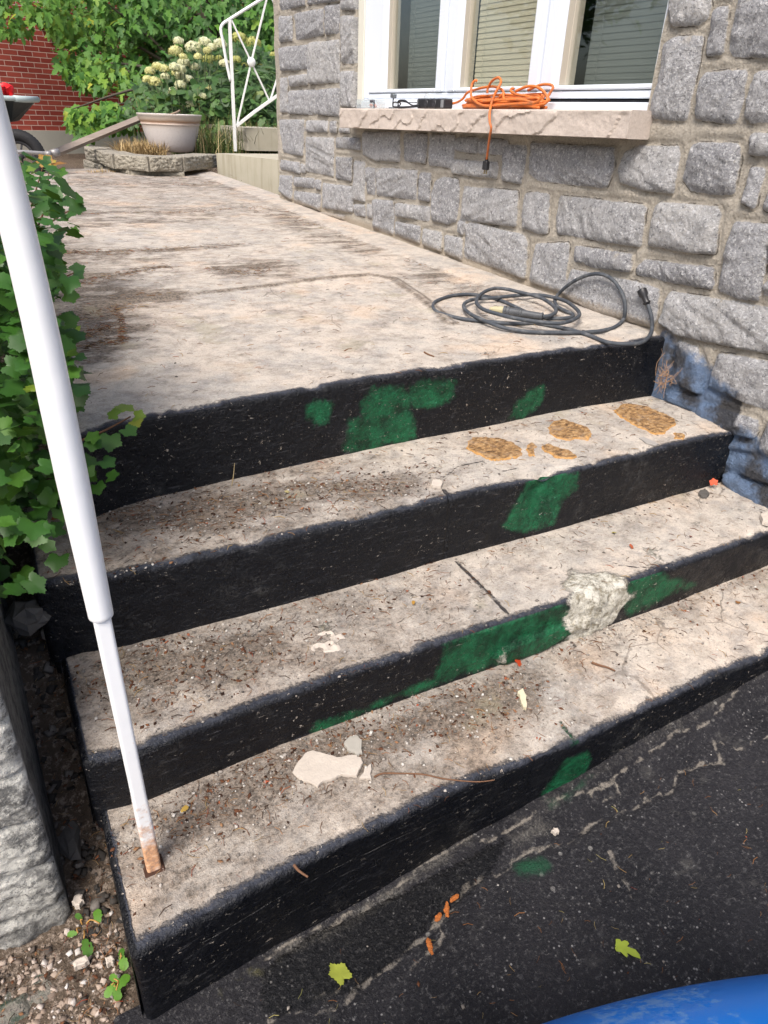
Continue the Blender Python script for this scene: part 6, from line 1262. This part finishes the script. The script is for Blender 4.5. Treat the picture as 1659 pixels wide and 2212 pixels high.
# ------------------------------------------------------------------ planter blocks
m = N('garden_block', 0.9, 0.2); n1 = m.noise(14, 6, 0.7); n2 = m.noise(120, 4, 0.75); c = m.mix(n1, (0.25, 0.225, 0.18), (0.46, 0.43, 0.36)); c = m.mix(m.mr(m.noise(45, 5, 0.8), 0.50, 0.62, 0, 0.75), c, (0.13, 0.115, 0.095)); m.col(c); m.bump(m.m('ADD', m.noise(45, 5, 0.8), n1), 1.0, 0.012); GB = m.mat
def gblock(pa, pb_, zb_, h, dpt, lab, seed):
    """front top edge runs pa->pb (xy)"""
    pa, pb_ = np.array(pa), np.array(pb_); L = np.linalg.norm(pb_-pa); d = (pb_-pa)/L; nn_ = np.array([-d[1], d[0]]); nn_ = nn_ if nn_[1] > 0 else -nn_
    nu, nv_ = 60, 24; rows = []
    u = np.linspace(0, 1, nu)
    def P(uu, off, z): return np.concatenate([pa+d*L*uu+nn_*off, [z]])
    prof = [(dpt, zb_), ]; V = []
    sect = [(-1, t) for t in np.linspace(0, 1, nv_)]
    for k, t in enumerate(np.linspace(0, 1, nv_)):
        z = zb_+h*t; bul = 0.016*(1-(2*u-1)**8)*(1-(2*t-1)**8)+0.020*fbm(u*9+seed, t*6, 0, 5, 600, 0.65)*2*(1-(2*u-1)**8)
        V.append([P(u_, -b_*0.9, z) for u_, b_ in zip(u, bul)])
    V.append([P(u_, 0.012, zb_+h+0.001) for u_ in u]); V.append([P(0.06+u_*0.88, dpt, zb_+h) for u_ in u]); V.append([P(0.06+u_*0.88, dpt, zb_) for u_ in u])
    V = np.array(V); R, C_ = V.shape[:2]; Fc = [tuple(f) for f in gridf(R, C_)]; Fc.append(tuple(i*C_ for i in range(R))); Fc.append(tuple(i*C_+C_-1 for i in range(R))[::-1])
    o = mk('edging_block', V.reshape(-1, 3), Fc, GB, None); o.data.set_sharp_from_angle(angle=math.radians(45)); tag(o, lab, 'edging block', 'edging blocks of the planting bed')
def fp(x, y, Y): return ony((x, y), Y)
ztop = 0.235
def xy(x, y): p = onz((x, y), ztop); return p[:2]
e = [xy(181, 316), xy(244, 333), xy(319, 338.5), xy(394, 339), xy(470, 333)]
gblock(e[0], e[1]-np.array([.010, 0]), ztop-0.105, 0.105, 0.20, 'leftmost top edging block, angled back beside the plank', 1)
gblock(e[1]+np.array([.006, 0]), e[2]-np.array([.006, 0]), ztop-0.105, 0.105, 0.20, 'second top edging block from the left, under the dry grass', 2)
gblock(e[2]+np.array([.010, 0]), e[3]-np.array([.006, 0]), ztop-0.105, 0.105, 0.20, 'third top edging block from the left, in front of the pot', 3)
gblock(e[3]+np.array([.010, 0]), e[4]-np.array([.010, 0]), ztop-0.105, 0.105, 0.20, 'rightmost top edging block, against the concrete door step', 4)
gblock(e[0]+np.array([-.03, -.03]), e[0]*0.4+e[1]*0.6+np.array([0, -.02]), 0.02, 0.107, 0.2, 'lower edging block at the left end of the bed', 5); gblock(e[0]*0.4+e[1]*0.6+np.array([.012, -.02]), e[1]*0.6+e[2]*0.4+np.array([0, -.01]), 0.02, 0.107, 0.2, 'half buried lower edging block under the second top block', 6); gblock(e[1]*0.6+e[2]*0.4+np.array([.012, -.01]), e[3]+np.array([0, -.01]), 0.02, 0.107, 0.2, 'mostly buried lower edging block showing as a thin pale strip', 7)
# bed soil
X, Y = np.meshgrid(np.linspace(-0.70, 2.0, 50), np.linspace(5.35, 8.0, 50), indexing='ij'); o = mk('bed_soil', np.stack([X, Y, 0.185+0.05*fbm(X*3, Y*3, 0, 3, 7)-0.10*sst(6.6, 7.6, Y)-0.25*sst(-0.45, -0.70, X)-0.3*sst(5.45, 5.35, Y)*(X > 0.1)], -1).reshape(-1, 3), gridf(50, 50), SOIL); tag(o, kind='structure')
# pot
pc = ony((380, 325), 5.75); rimL, rimR = ony((297, 245), 5.75), ony((432, 247), 5.75); RR = abs(rimR[0]-rimL[0])/2*1.02; zr = (rimL[2]+rimR[2])/2+0.0; zb_ = ony((380, 329), 5.75-0.15)[2]
m = N('glazed_pot', 0.5, 0.4); z_ = m.n('ShaderNodeSeparateXYZ'); m.t.links.new(m.co, z_.inputs[0]); hh = zr-zb_
zn = m.m('ADD', z_.outputs[2], m.m('MULTIPLY', m.m('SUBTRACT', m.noise(9, 4), 0.5), 0.02)); c = m.ramp(m.m('DIVIDE', zn, hh), [(0.0, (0.52, 0.47, 0.46)), (0.35, (0.60, 0.57, 0.57)), (0.60, (0.66, 0.62, 0.60)), (0.735, (0.66, 0.56, 0.49)), (0.80, (0.40, 0.24, 0.15)), (0.87, (0.62, 0.52, 0.44)), (1.0, (0.68, 0.63, 0.59))]); m.col(m.mix(m.mr(m.noise(70, 4, 0.7), 0.45, 0.75, 0, 0.3), c, (0.42, 0.36, 0.33))); POTM = m.mat
pot = thing('flower_pot', ((rimL[0]+rimR[0])/2, 5.75, zb_), 'large glazed cream and brown flower pot standing behind the edging blocks', 'flower pot')
prof = [(0.0, 0.0), (RR*0.60, 0.0), (RR*0.66, 0.012), (RR*0.74, hh*0.2), (RR*0.82, hh*0.45), (RR*0.88, hh*0.68), (RR*0.893, hh*0.72), (RR*0.915, hh*0.725), (RR*0.915, hh*0.755), (RR*0.90, hh*0.76), (RR*0.915, hh*0.80), (RR*0.965, hh*0.86), (RR*0.975, hh*0.94), (RR*1.0, hh*0.96), (RR*1.0, hh*0.995), (RR*0.985, hh), (RR*0.93, hh*0.995), (RR*0.88, hh*0.9), (RR*0.86, hh*0.85)]
b = MB(); b.lathe(((rimL[0]+rimR[0])/2, 5.75, zb_), prof, 64); b.build('body', POTM, pot, auto=50)
b = MB(); b.lathe(((rimL[0]+rimR[0])/2, 5.75, zb_), [(0.0, hh*0.93), (RR*0.5, hh*0.92), (RR*0.885, hh*0.89)], 40); b.build('soil', SOIL, pot, smooth=True)
b = MB()
pcx = (rimL[0]+rimR[0])/2; b.tube([(pcx-0.02, 5.6, zr-0.005), (pcx+0.06, 5.7, zr+0.015), (pcx+0.12, 5.85, zr+0.03)], [0.012, 0.011, 0.008], 8, smooth=3); b.tube([(pcx-0.1, 5.75, zr-0.01), (pcx+0.03, 5.72, zr+0.0)], [0.005, 0.004], 6)
o = b.build('dead_branch', plain('dead_wood', (0.30, 0.22, 0.15), 0.8), smooth=True); tag(o, 'short dead branch lying across the rim of the pot', 'branch')

# ------------------------------------------------------------------ plank
m = N('weathered_plank', 0.85, 0.2); n1 = m.noise(1, 5, 0.6, sc=(6, 6, 60)); c = m.mix(n1, (0.17, 0.14, 0.12), (0.40, 0.33, 0.27)); c = m.mix(m.mr(m.noise(3, 3), 0.5, 0.7, 0, 0.5), c, (0.46, 0.34, 0.23)); m.col(c); m.bump(n1, 0.4, 0.003)
p0 = ony((112, 334), 5.25); p1 = ony((303, 256), 6.15); d = p1-p0; L = np.linalg.norm(d); d /= L; s = np.cross(d, [0, 0, 1]); s /= np.linalg.norm(s); s = s*0.85+np.cross(s, d)*-0.35; s /= np.linalg.norm(s); u_ = np.cross(s, d)
b = MB(); b.prism([(-0.030, -0.014), (0.030, -0.014), (0.030, 0.014), (-0.030, 0.014)], 0, L, 0, (s, u_, d), p0); o = b.build('wooden_plank', m.mat); tag(o, 'long weathered wooden plank leaning up behind the flower pot', 'plank')
# ------------------------------------------------------------------ wheelbarrow
wh = thing('wheelbarrow', ony((60, 345), 5.2), 'wheelbarrow with a black tray, pale rim and one black tyre, half hidden by the bush', 'wheelbarrow')
WY = 5.2
q = lambda x, y, Y_=WY: ony(T(0, 200, 3.77, [(x, y)])[0], Y_)
wc = q(215, 905, 5.05); b = MB(); Rw = np.linalg.norm(q(490, 860, 5.05)-wc)*0.98
ax_ = np.array([0.25, 1.0, 0]); ax_ /= np.linalg.norm(ax_)
def torus(b, c, R, r, ax, n=48, k=14, m=0, grooves=0):
    a0 = np.cross(ax, [0, 0, 1]); a0 /= np.linalg.norm(a0); a1 = np.cross(a0, ax); V = []
    for i in range(n):
        t = i/n*2*math.pi; rd = a0*math.cos(t)+a1*math.sin(t)
        for j in range(k):
            s_ = j/k*2*math.pi; rr2 = r*(1-0.06*(grooves and (i % 2)) * (math.cos(s_) > 0.3)); V.append(c+rd*(R+rr2*math.cos(s_))+ax*rr2*math.sin(s_))
    Fc = [(i*k+j, ((i+1) % n)*k+j, ((i+1) % n)*k+(j+1) % k, i*k+(j+1) % k) for i in range(n) for j in range(k)]; b.add(V, Fc, m)
torus(b, wc, Rw-0.042, 0.042, ax_, 96, 14, 0, 1); b.build('tyre', plain('tyre_rubber', (0.022, 0.022, 0.024), 0.75, 0.3, 0.2, 60), wh, smooth=True)
b = MB(); torus(b, wc, Rw-0.085, 0.016, ax_, 40, 8); b.tube([wc-ax_*0.05, wc+ax_*0.05], 0.025, 14)
for k in range(5):
    a = k*2*math.pi/5; a0 = np.cross(ax_, [0, 0, 1]); a0 /= np.linalg.norm(a0); a1 = np.cross(a0, ax_); b.tube([wc, wc+(a0*math.cos(a)+a1*math.sin(a))*(Rw-0.09)], 0.008, 6)
b.build('rim', plain('dark_rim', (0.05, 0.05, 0.055), 0.5, 0.4), wh, smooth=True)
STEEL = plain('galvanised_tube', (0.30, 0.29, 0.29), 0.45, 0.5, 0.3, 60, metal=0.3)
b = MB(); b.tube([q(-200, 855, 4.85), q(250, 858, 4.85), q(450, 872, 4.88), q(560, 872, 4.9)], 0.014, 12); b.tube([q(545, 872, 4.9), q(620, 858, 4.92)], [0.024, 0.026], 14); b.tube([q(480, 875, 4.88), q(540, 880, 4.86)], 0.02, 12); b.build('frame', STEEL, wh, smooth=True)
# tray
rim_pts = [q(395, 300, 5.2), q(150, 290, 5.0), q(-500, 270, 5.0), q(-500, 262, 5.75), q(140, 285, 5.75), q(360, 290, 5.6)]
bot = [q(210, 520, 5.25), q(120, 540, 5.15), q(-380, 520, 5.15), q(-380, 515, 5.6), q(100, 540, 5.6), q(190, 530, 5.5)]
b = MB(); n = 6; V = rim_pts+bot; b.add(V, [(i, (i+1) % n, n+(i+1) % n, n+i) for i in range(n)]+[tuple(range(n, 2*n))]); b.build('tray', plain('black_tray', (0.018, 0.024, 0.026), 0.4, 0.5), wh)
b = MB(); b.tube(rim_pts+[rim_pts[0]], 0.017, 10); b.tube([rim_pts[1], q(260, 300, 5.05), rim_pts[0]], 0.022, 10); b.build('tray_rim', plain('pale_blue_rim', (0.42, 0.50, 0.50), 0.4), wh, smooth=True)
# red scoop in the barrow
rd = thing('red_scoop', q(80, 290, 5.3), 'bright red plastic tool sticking up out of the wheelbarrow tray', 'tool')
b = MB(); b.tube([q(130, 330, 5.3), q(118, 230, 5.3), q(80, 170, 5.3)], [0.016, 0.02, 0.03], 10, smooth=5); b.ball(q(60, 190, 5.3), 0.055, 0, 14, 10, (1.0, 0.35, 0.75), 0.3, 3); b.build('blade', plain('red_plastic', (0.75, 0.015, 0.02), 0.4), rd, smooth=True)
for k in range(4): b = MB(); b.tube([q(50, 170+22*k, 5.28), q(-8, 168+22*k, 5.26)], [0.009, 0.007], 8); b.build('tine', D.materials['red_plastic'], rd, smooth=True)

# ------------------------------------------------------------------ door step and railing
m = N('old_step_concrete', 0.85, 0.25); n1 = m.noise(5, 5, 0.65); c = m.mix(n1, (0.36, 0.33, 0.25), (0.52, 0.49, 0.40)); c = m.mix(m.mr(m.noise(1, 4, 0.6, sc=(20, 20, 1.5)), 0.5, 0.72, 0, 0.45), c, (0.25, 0.22, 0.15)); m.col(c); m.bump(m.noise(90, 4, 0.7), 0.5, 0.003)
a = onl((470, 372)); c_ = onl((597, 394)); zt1 = ony((470, 331), a[1])[2]
ds = thing('door_step', (0.6, 4.6, 0.0), 'two tier pale concrete door step beyond the corner of the stone house', 'door step')
b = MB(); dx = (c_-a)[:2]; pA = a[:2]; pB = pA+dx*1.6; b.prism([tuple(pA), tuple(pB), (1.8, pB[1]), (1.8, pA[1]+0.12)], 0.0, zt1, 0); b.build('lower_tier', m.mat, ds)
u0 = onz((535, 326), zt1); zt2 = ony((533, 276), u0[1])[2]; u1 = ony((608, 276), u0[1]-0.05)
b = MB(); wv = 0.03
b.prism([(u0[0]-0.0, zt1+0.0012), (u0[0]+0.01, zt1+0.07), (u0[0]-0.012, zt2-0.03), (u0[0]-0.012, zt2), (1.7, zt2), (1.7, zt1+0.0012)], 0, 1.3, 0, ((1, 0, 0), (0, 0, 1), (0, 1, 0)), (0, u0[1], 0)); b.build('upper_tier', m.mat, ds)
RY = onz((507.5, 326), zt1)[1]
WHT = plain('white_rail_paint', (0.86, 0.87, 0.86), 0.4, 0.45, 0.05, 30)
rl = thing('white_railing', onz((507.5, 326), zt1), 'thin white metal stair railing with crossed bars and a round rosette', 'railing')
t0 = lambda pts: [ony(p, RY) for p in T(0, 0, S_, pts)]
s_ = abs(ony((510, 200), RY)[0]-ony((500, 200), RY)[0])/10     # metres per unit
b = MB(); P = t0([(1338, 110), (1345, 300), (1355, 500), (1373, 882)]); b.tube([P[0]+np.array([0, 0, 0]), P[-1]], 0.0165, 4, sq=True); b.build('post', WHT, rl)
b = MB(); b.tube(t0([(1650,-80),(1510,5),(1340,112),(1300,140),(1288,175),(1300,240),(1322,370),(1345,475)]), 0.0125, 10, smooth=4); b.build('handrail', WHT, rl, smooth=True)
b = MB(); b.tube(t0([(1378,735),(1480,655),(1625,552),(1800,430)]), 0.0165, 4, sq=True); b.build('bottom_rail', WHT, rl)
for k, pts in enumerate(([(1350,118),(1465,363)], [(1465,363),(1572,590)], [(1556,-10),(1465,363)], [(1465,363),(1382,728)], [(1575,590),(1640,380)], [(1585,-10),(1640,110)])):
    b = MB(); b.tube(t0(pts), 0.0092, 4, sq=True); b.build('bar', WHT, rl)
b = MB(); c_ = t0([(1465,363)])[0]; b.lathe((c_[0], c_[1]-0.012, c_[2]), [(0.0, -0.012), (0.024, -0.010), (0.036, -0.003), (0.038, 0.004), (0.036, 0.016), (0.0, 0.018)], 28, 0, 'y'); b.build('rosette', WHT, rl, smooth=True)

# ------------------------------------------------------------------ leaves and small things lying about
def flat_leaf(name, q, z, size, ang, col, lab, V0=MAP_V, F0=MAP_F, tilt=0.15, grp='fallen leaves', zabs=None):
    p = onz(q, z); tn = np.array([[math.cos(ang), math.sin(ang), 0.0]]); nr = np.array([[RNG.normal(0, tilt), RNG.normal(0, tilt), 1.0]]); nr /= np.linalg.norm(nr); tn = tn-nr*(nr*tn).sum(); tn /= np.linalg.norm(tn)
    V, Fc = xform(V0, F0, np.array([[p[0], p[1], p[2]+0.006]]), np.stack([np.cross(tn, nr), tn, nr], -1), np.array([size])); mn = 'leaf_'+lab.split()[0]+lab.split()[1]
    mt = D.materials.get(mn) or leafmat(mn, [(0, tuple(c*0.8 for c in col)), (1, col)], 0.6, 0.1)
    o = mk(name, V, Fc, mt, None, dict(tint=np.full(len(V), 0.6))); tag(o, lab, 'leaf', grp); return o
flat_leaf('fallen_leaf', T(740,2240,S_,[(500,1105)])[0], -0.67, 0.047, 1.9, (0.42, 0.47, 0.07), 'yellow green toothed leaf on the asphalt by the pale crack', CUR_V*np.array([0.8, 1, 1]), CUR_F)
flat_leaf('fallen_leaf', T(1360,2240,S_,[(740,865)])[0], -0.63, 0.045, -0.9, (0.42, 0.52, 0.06), 'bright lime lobed leaf on open asphalt at lower right', tilt=0.1)
flat_leaf('fallen_leaf', T(0,1640,S_,[(345,585)])[0], -0.52, 0.04, 1.0, (0.42, 0.36, 0.08), 'yellow shrivelled leaf in the dark gap left of the steps', CUR_V, CUR_F, 0.5)
flat_leaf('fallen_leaf', T(0,1640,S_,[(160,570)])[0], -0.50, 0.045, 2.0, (0.16, 0.10, 0.04), 'brown curled leaf in the dark gap left of the steps', CUR_V, CUR_F, 0.5)
flat_leaf('fallen_leaf', T(0,2240,S_,[(1055,105)])[0], -0.482, 0.016, 0.4, (0.50, 0.32, 0.06), 'small golden leaf on the bottom step right of the post', OVA_V, OVA_F)
flat_leaf('fallen_leaf', T(740,1640,S_,[(1475,485)])[0], -0.482, 0.022, 0.4, (0.50, 0.05, 0.01), 'curled red orange leaf at the foot of the green riser', CUR_V, CUR_F, 0.5)
flat_leaf('fallen_leaf', T(1360,1040,S_,[(1340,690)])[0], -0.355, 0.026, 1.0, (0.65, 0.09, 0.03), 'curled bright orange red leaf in the corner of the second step and wall', CUR_V, CUR_F, 0.7)
flat_leaf('fallen_leaf', T(740,1640,S_,[(875,138)])[0], -0.3614, 0.014, 1.0, (0.45, 0.24, 0.04), 'tiny amber leaf on the second step near the dark crack', OVA_V, OVA_F)
flat_leaf('fallen_leaf', T(1360,1640,S_,[(1480,130)])[0], -0.482, 0.022, 0.6, (0.36, 0.16, 0.05), 'tan curled leaf scrap at the right end of the bottom step', OVA_V, OVA_F)
flat_leaf('fallen_leaf', T(1360,1040,S_,[(1205,985)])[0], -0.3614, 0.014, 0.6, (0.20, 0.03, 0.015), 'dark red leaf scrap on the second step right of centre', OVA_V, OVA_F)
flat_leaf('fallen_leaf', T(1360,1040,S_,[(775,960)])[0], -0.3614, 0.014, 2.6, (0.42, 0.36, 0.06), 'yellow leaf scrap on the second step below the black riser', OVA_V, OVA_F)
flat_leaf('fallen_leaf', T(1360,1040,S_,[(850,1045)])[0], -0.3614, 0.015, 0.1, (0.46, 0.10, 0.04), 'pinkish brown leaf scrap in the middle of the second step', CUR_V, CUR_F, 0.4)
flat_leaf('fallen_leaf', T(740,1040,S_,[(830,690)])[0], -0.1915, 0.013, 0.1, (0.42, 0.05, 0.02), 'small red leaf scrap in the debris on the top step', CUR_V, CUR_F, 0.4)
flat_leaf('fallen_leaf', T(740,1040,S_,[(125,725)])[0], -0.1915, 0.014, 0.1, (0.50, 0.42, 0.20), 'pale yellow leaf scrap on the dusty part of the top step', OVA_V, OVA_F, 0.4)
CAT = tintmat('catkin_orange', [(0, (0.38, 0.11, 0.02)), (1, (0.60, 0.22, 0.05))])
for (x, y, L, a, lab) in ((1072, 668, 0.024, 1.0, 'larger orange catkin on the pale asphalt crack'), (1115, 600, 0.018, 0.2, 'crumbled orange catkin at the upper end of the pale crack'), (970, 880, 0.024, 1.3, 'orange catkin lying on bare dark asphalt'), (1020, 712, 0.014, 0.5, 'small rusty catkin just below the larger one')):
    p = onz(T(740,2240,S_,[(x, y)])[0], -0.648); d = np.array([math.cos(a), math.sin(a), 0]); b = MB()
    for i in range(16): b.ball(p+d*L*(i/15-0.5)+np.array([RNG.normal(0, .0008), RNG.normal(0, .0008), 0.004]), 0.0042*(1-0.5*abs(i/7.5-1)**2), 0, 7, 5, (1, 1, 0.8), 1.0, i)
    o = b.build('catkin', plain('orange_catkin', (0.36, 0.12, 0.035), 0.9, 0.1, 0.35, 150) if 'orange_catkin' not in D.materials else D.materials['orange_catkin'], smooth=False); tag(o, lab, 'catkin', 'fallen catkins')
# weeds in the gravel
SED = leafmat('seedling_leaf', [(0, (0.05, 0.15, 0.015)), (1, (0.13, 0.30, 0.03))], 0.45)
for (pts, lab) in (([(572, 700, 33, 1.6), (420, 800, 24, 2.8), (505, 870, 40, -1.4), (460, 705, 20, 2.2)], 'creeping weed with round green leaves at the pillar corner'), ([(715, 960, 34, -1.5), (708, 915, 22, 1.2)], 'narrow leafed weed against the side of the bottom step'), ([(665, 1060, 24, 2.2), (715, 1080, 36, 0.6), (640, 1125, 30, 3.9), (680, 1140, 30, -1.4)], 'four leafed green seedling in the gravel near the step corner')):
    c = onz(T(0,2240,S_,[(np.mean([p[0] for p in pts]), np.mean([p[1] for p in pts]))])[0], -0.672); w = thing('weed', c, lab, 'weed', 'weeds in the gravel')
    Pp, dd, ss = [], [], []; b = MB()
    for (x, y, r_, a) in pts:
        p = onz(T(0,2240,S_,[(x, y)])[0], -0.655); d = np.array([math.cos(a), math.sin(a), 0.1]); s_ = r_*2.3/S_*K*1.35/F_; Pp.append(p-d*s_*0.5); dd.append(d); ss.append(s_); b.tube([c, (c+p)/2+np.array([0, 0, 0.008]), p-d*s_*0.5], [0.0014, 0.0012, 0.001], 6, smooth=3)
    Pp, dd = np.array(Pp), np.array(dd); nr = np.tile([0.0, -0.2, 1.0], (len(Pp), 1))+RNG.normal(0, 0.15, (len(Pp), 3)); nr /= np.linalg.norm(nr, axis=1)[:, None]; dd = dd-nr*(nr*dd).sum(1)[:, None]; dd /= np.linalg.norm(dd, axis=1)[:, None]
    V, Fc = xform(OVA_V, OVA_F, Pp, np.stack([np.cross(dd, nr), dd, nr], -1), np.array(ss)); mk('leaf', V, Fc, SED, w, dict(tint=np.repeat(RNG.random(len(Pp)), len(OVA_V)))); b.build('stem', plain('tan_runner', (0.40, 0.22, 0.06), 0.7) if 'tan_runner' not in D.materials else D.materials['tan_runner'], w, smooth=True)
# moss at riser feet
# straw roots nest at the wall corner
nest = MB()
c0 = onx(T(1360,500,S_,[(1055,1160)])[0], -0.03)
for i in range(46):
    a = RNG.normal(0, 1, 3)*np.array([0.012, 0.016, 0.022]); b_ = RNG.normal(0, 1, 3)*np.array([0.014, 0.018, 0.03]); nest.tube([c0+a, c0+(a+b_)/2+RNG.normal(0, .006, 3), c0+b_], 0.0007, 4, smooth=3)
o = nest.build('root_tuft', plain('dry_roots', (0.34, 0.22, 0.14), 0.9, 0.1, 0.3, 90), smooth=False); tag(o, 'tuft of dry tan rootlets stuck in the corner of the top riser and wall', 'roots')

# ------------------------------------------------------------------ blue drum at the lower right corner
R0 = 0.27
ra, rc_ = ray((1160, 2212)), ray((1659, 2068)); nn = np.cross(ra, rc_); nn /= np.linalg.norm(nn)
if nn@_u < 0: nn = -nn
dr = np.cross(nn, [0, 0, 1]); dr /= np.linalg.norm(dr); dr = dr if dr@_r > 0 else -dr
# axis: (A-CAM).nn = -R0 ; A.z = -0.60+R0 ; A lies under the ray of the silhouette middle
zc = -0.615+R0; mid = ray((1400, 2150)); hz_ = np.cross([0, 0, 1], dr); 
# A = CAM + a*dr + b*hz_ + c*z
cz = zc-CAM[2]; bb_ = (-R0-cz*nn[2])/(hz_@nn)
tgt = onz((1430, 2190), -0.1); aa = (tgt-CAM)@dr
A0 = CAM+aa*dr+bb_*hz_+np.array([0, 0, cz])
drum = thing('blue_drum', (A0[0], A0[1], zc-R0), 'scuffed bright blue plastic drum lying on its side on the asphalt at the lower right', 'drum')
m = N('blue_plastic', 0.32, 0.28); sc_ = m.mr(m.noise(9, 6, 0.75), 0.50, 0.56); sc2 = m.mr(m.noise(60, 4, 0.7), 0.4, 0.6)
m.col(m.mix(m.m('MULTIPLY', m.m('MULTIPLY', sc_, sc2), 0.6), m.mix(m.noise(3, 3), (0.004, 0.16, 0.62), (0.006, 0.21, 0.74)), (0.20, 0.36, 0.60))); m.rough(m.mr(sc_, 0, 1, 0.30, 0.6)); m.bump(m.noise(30, 5, 0.7), 0.12, 0.002)
b = MB(); L = 0.44; prof = [(0.0, -L), (R0-0.07, -L), (R0-0.055, -L+0.012)]
for t in np.linspace(-L+0.02, L-0.02, 60):
    rr_ = R0-0.34*t*t*0.9
    prof.append((rr_, t))
prof += [(R0-0.055, L-0.012), (R0-0.07, L), (0.0, L)]
e2 = np.cross(dr, [0, 0, 1]); Bm = np.stack([e2, np.array([0, 0, 1.0]), dr], 1)
b.lathe((0, 0, 0), prof, 96); b.v = [tuple(np.array(v)@Bm.T+A0) for v in b.v]; ob = b.build('body', m.mat, drum, auto=35)
if Vector(ob.data.polygons[96*20].normal).dot(Vector(np.array(ob.data.polygons[96*20].center)+np.array(drum.location)-A0)) < 0: ob.data.flip_normals()
for s_ in (-1, 1):
    b = MB(); torus(b, A0+dr*s_*(L-0.05), R0-0.34*0.9*(L-0.05)**2, 0.009, dr, 80, 8); b.build('hoop', m.mat, drum, smooth=True)
b = MB(); b.tube([A0+dr*(L+0.001)+np.array([0, 0, 0.1]), A0+dr*(L+0.016)+np.array([0, 0, 0.1])], 0.03, 16); b.build('bung', BLACKP, drum)

# ------------------------------------------------------------------ trees across the driveway, mirrored in the window
for i, (x, y, h, r_) in enumerate(((-9.5, 3.0, 5.0, 2.4), (-11.0, 7.5, 6.5, 2.8), (-8.5, 11.0, 6.0, 2.5), (-12.5, -1.5, 5.5, 2.6))):
    if i == 0: lab = 'low spreading garden tree across the driveway'
    tr_ = thing('garden_tree', (x, y, -0.2), ['low spreading tree across the driveway, nearest the porch', 'tall round tree across the driveway beside the low one', 'tree farthest back along the driveway', 'tree across the driveway behind the photographer'][i], 'tree', 'trees across the driveway')
    n = 2600; d = RNG.normal(0, 1, (n, 3)); d /= np.linalg.norm(d, axis=1)[:, None]; rad = r_*RNG.uniform(0.35, 1.0, n)**0.6*(0.8+0.5*fbm(d[:, 0]*2+i*5, d[:, 1]*2, d[:, 2]*2, 3)*2)
    c = np.array([x, y, h*0.62]); P = c+d*rad[:, None]*np.array([1, 1, 0.85]); leaves('crown', P, 0.30, MAP_V, MAP_F, L_MAP, tr_, 0.7, (0, 0, 0.3), np.clip(RNG.normal(0.35, 0.2, n), 0, 1))
    b = MB(); b.tube([(x, y, -0.3), (x+0.1, y, h*0.3), (x, y+0.1, h*0.62)], [0.18, 0.13, 0.07], 12, smooth=5)
    for k in range(7): q_ = P[k*31]; b.tube([(x, y, h*0.35+0.1*k), tuple(q_*0.6+c*0.4+np.array([0, 0, -0.1])), tuple(q_)], [0.06, 0.035, 0.012], 7, smooth=3)
    b.build('trunk', BARK2, tr_, smooth=True)
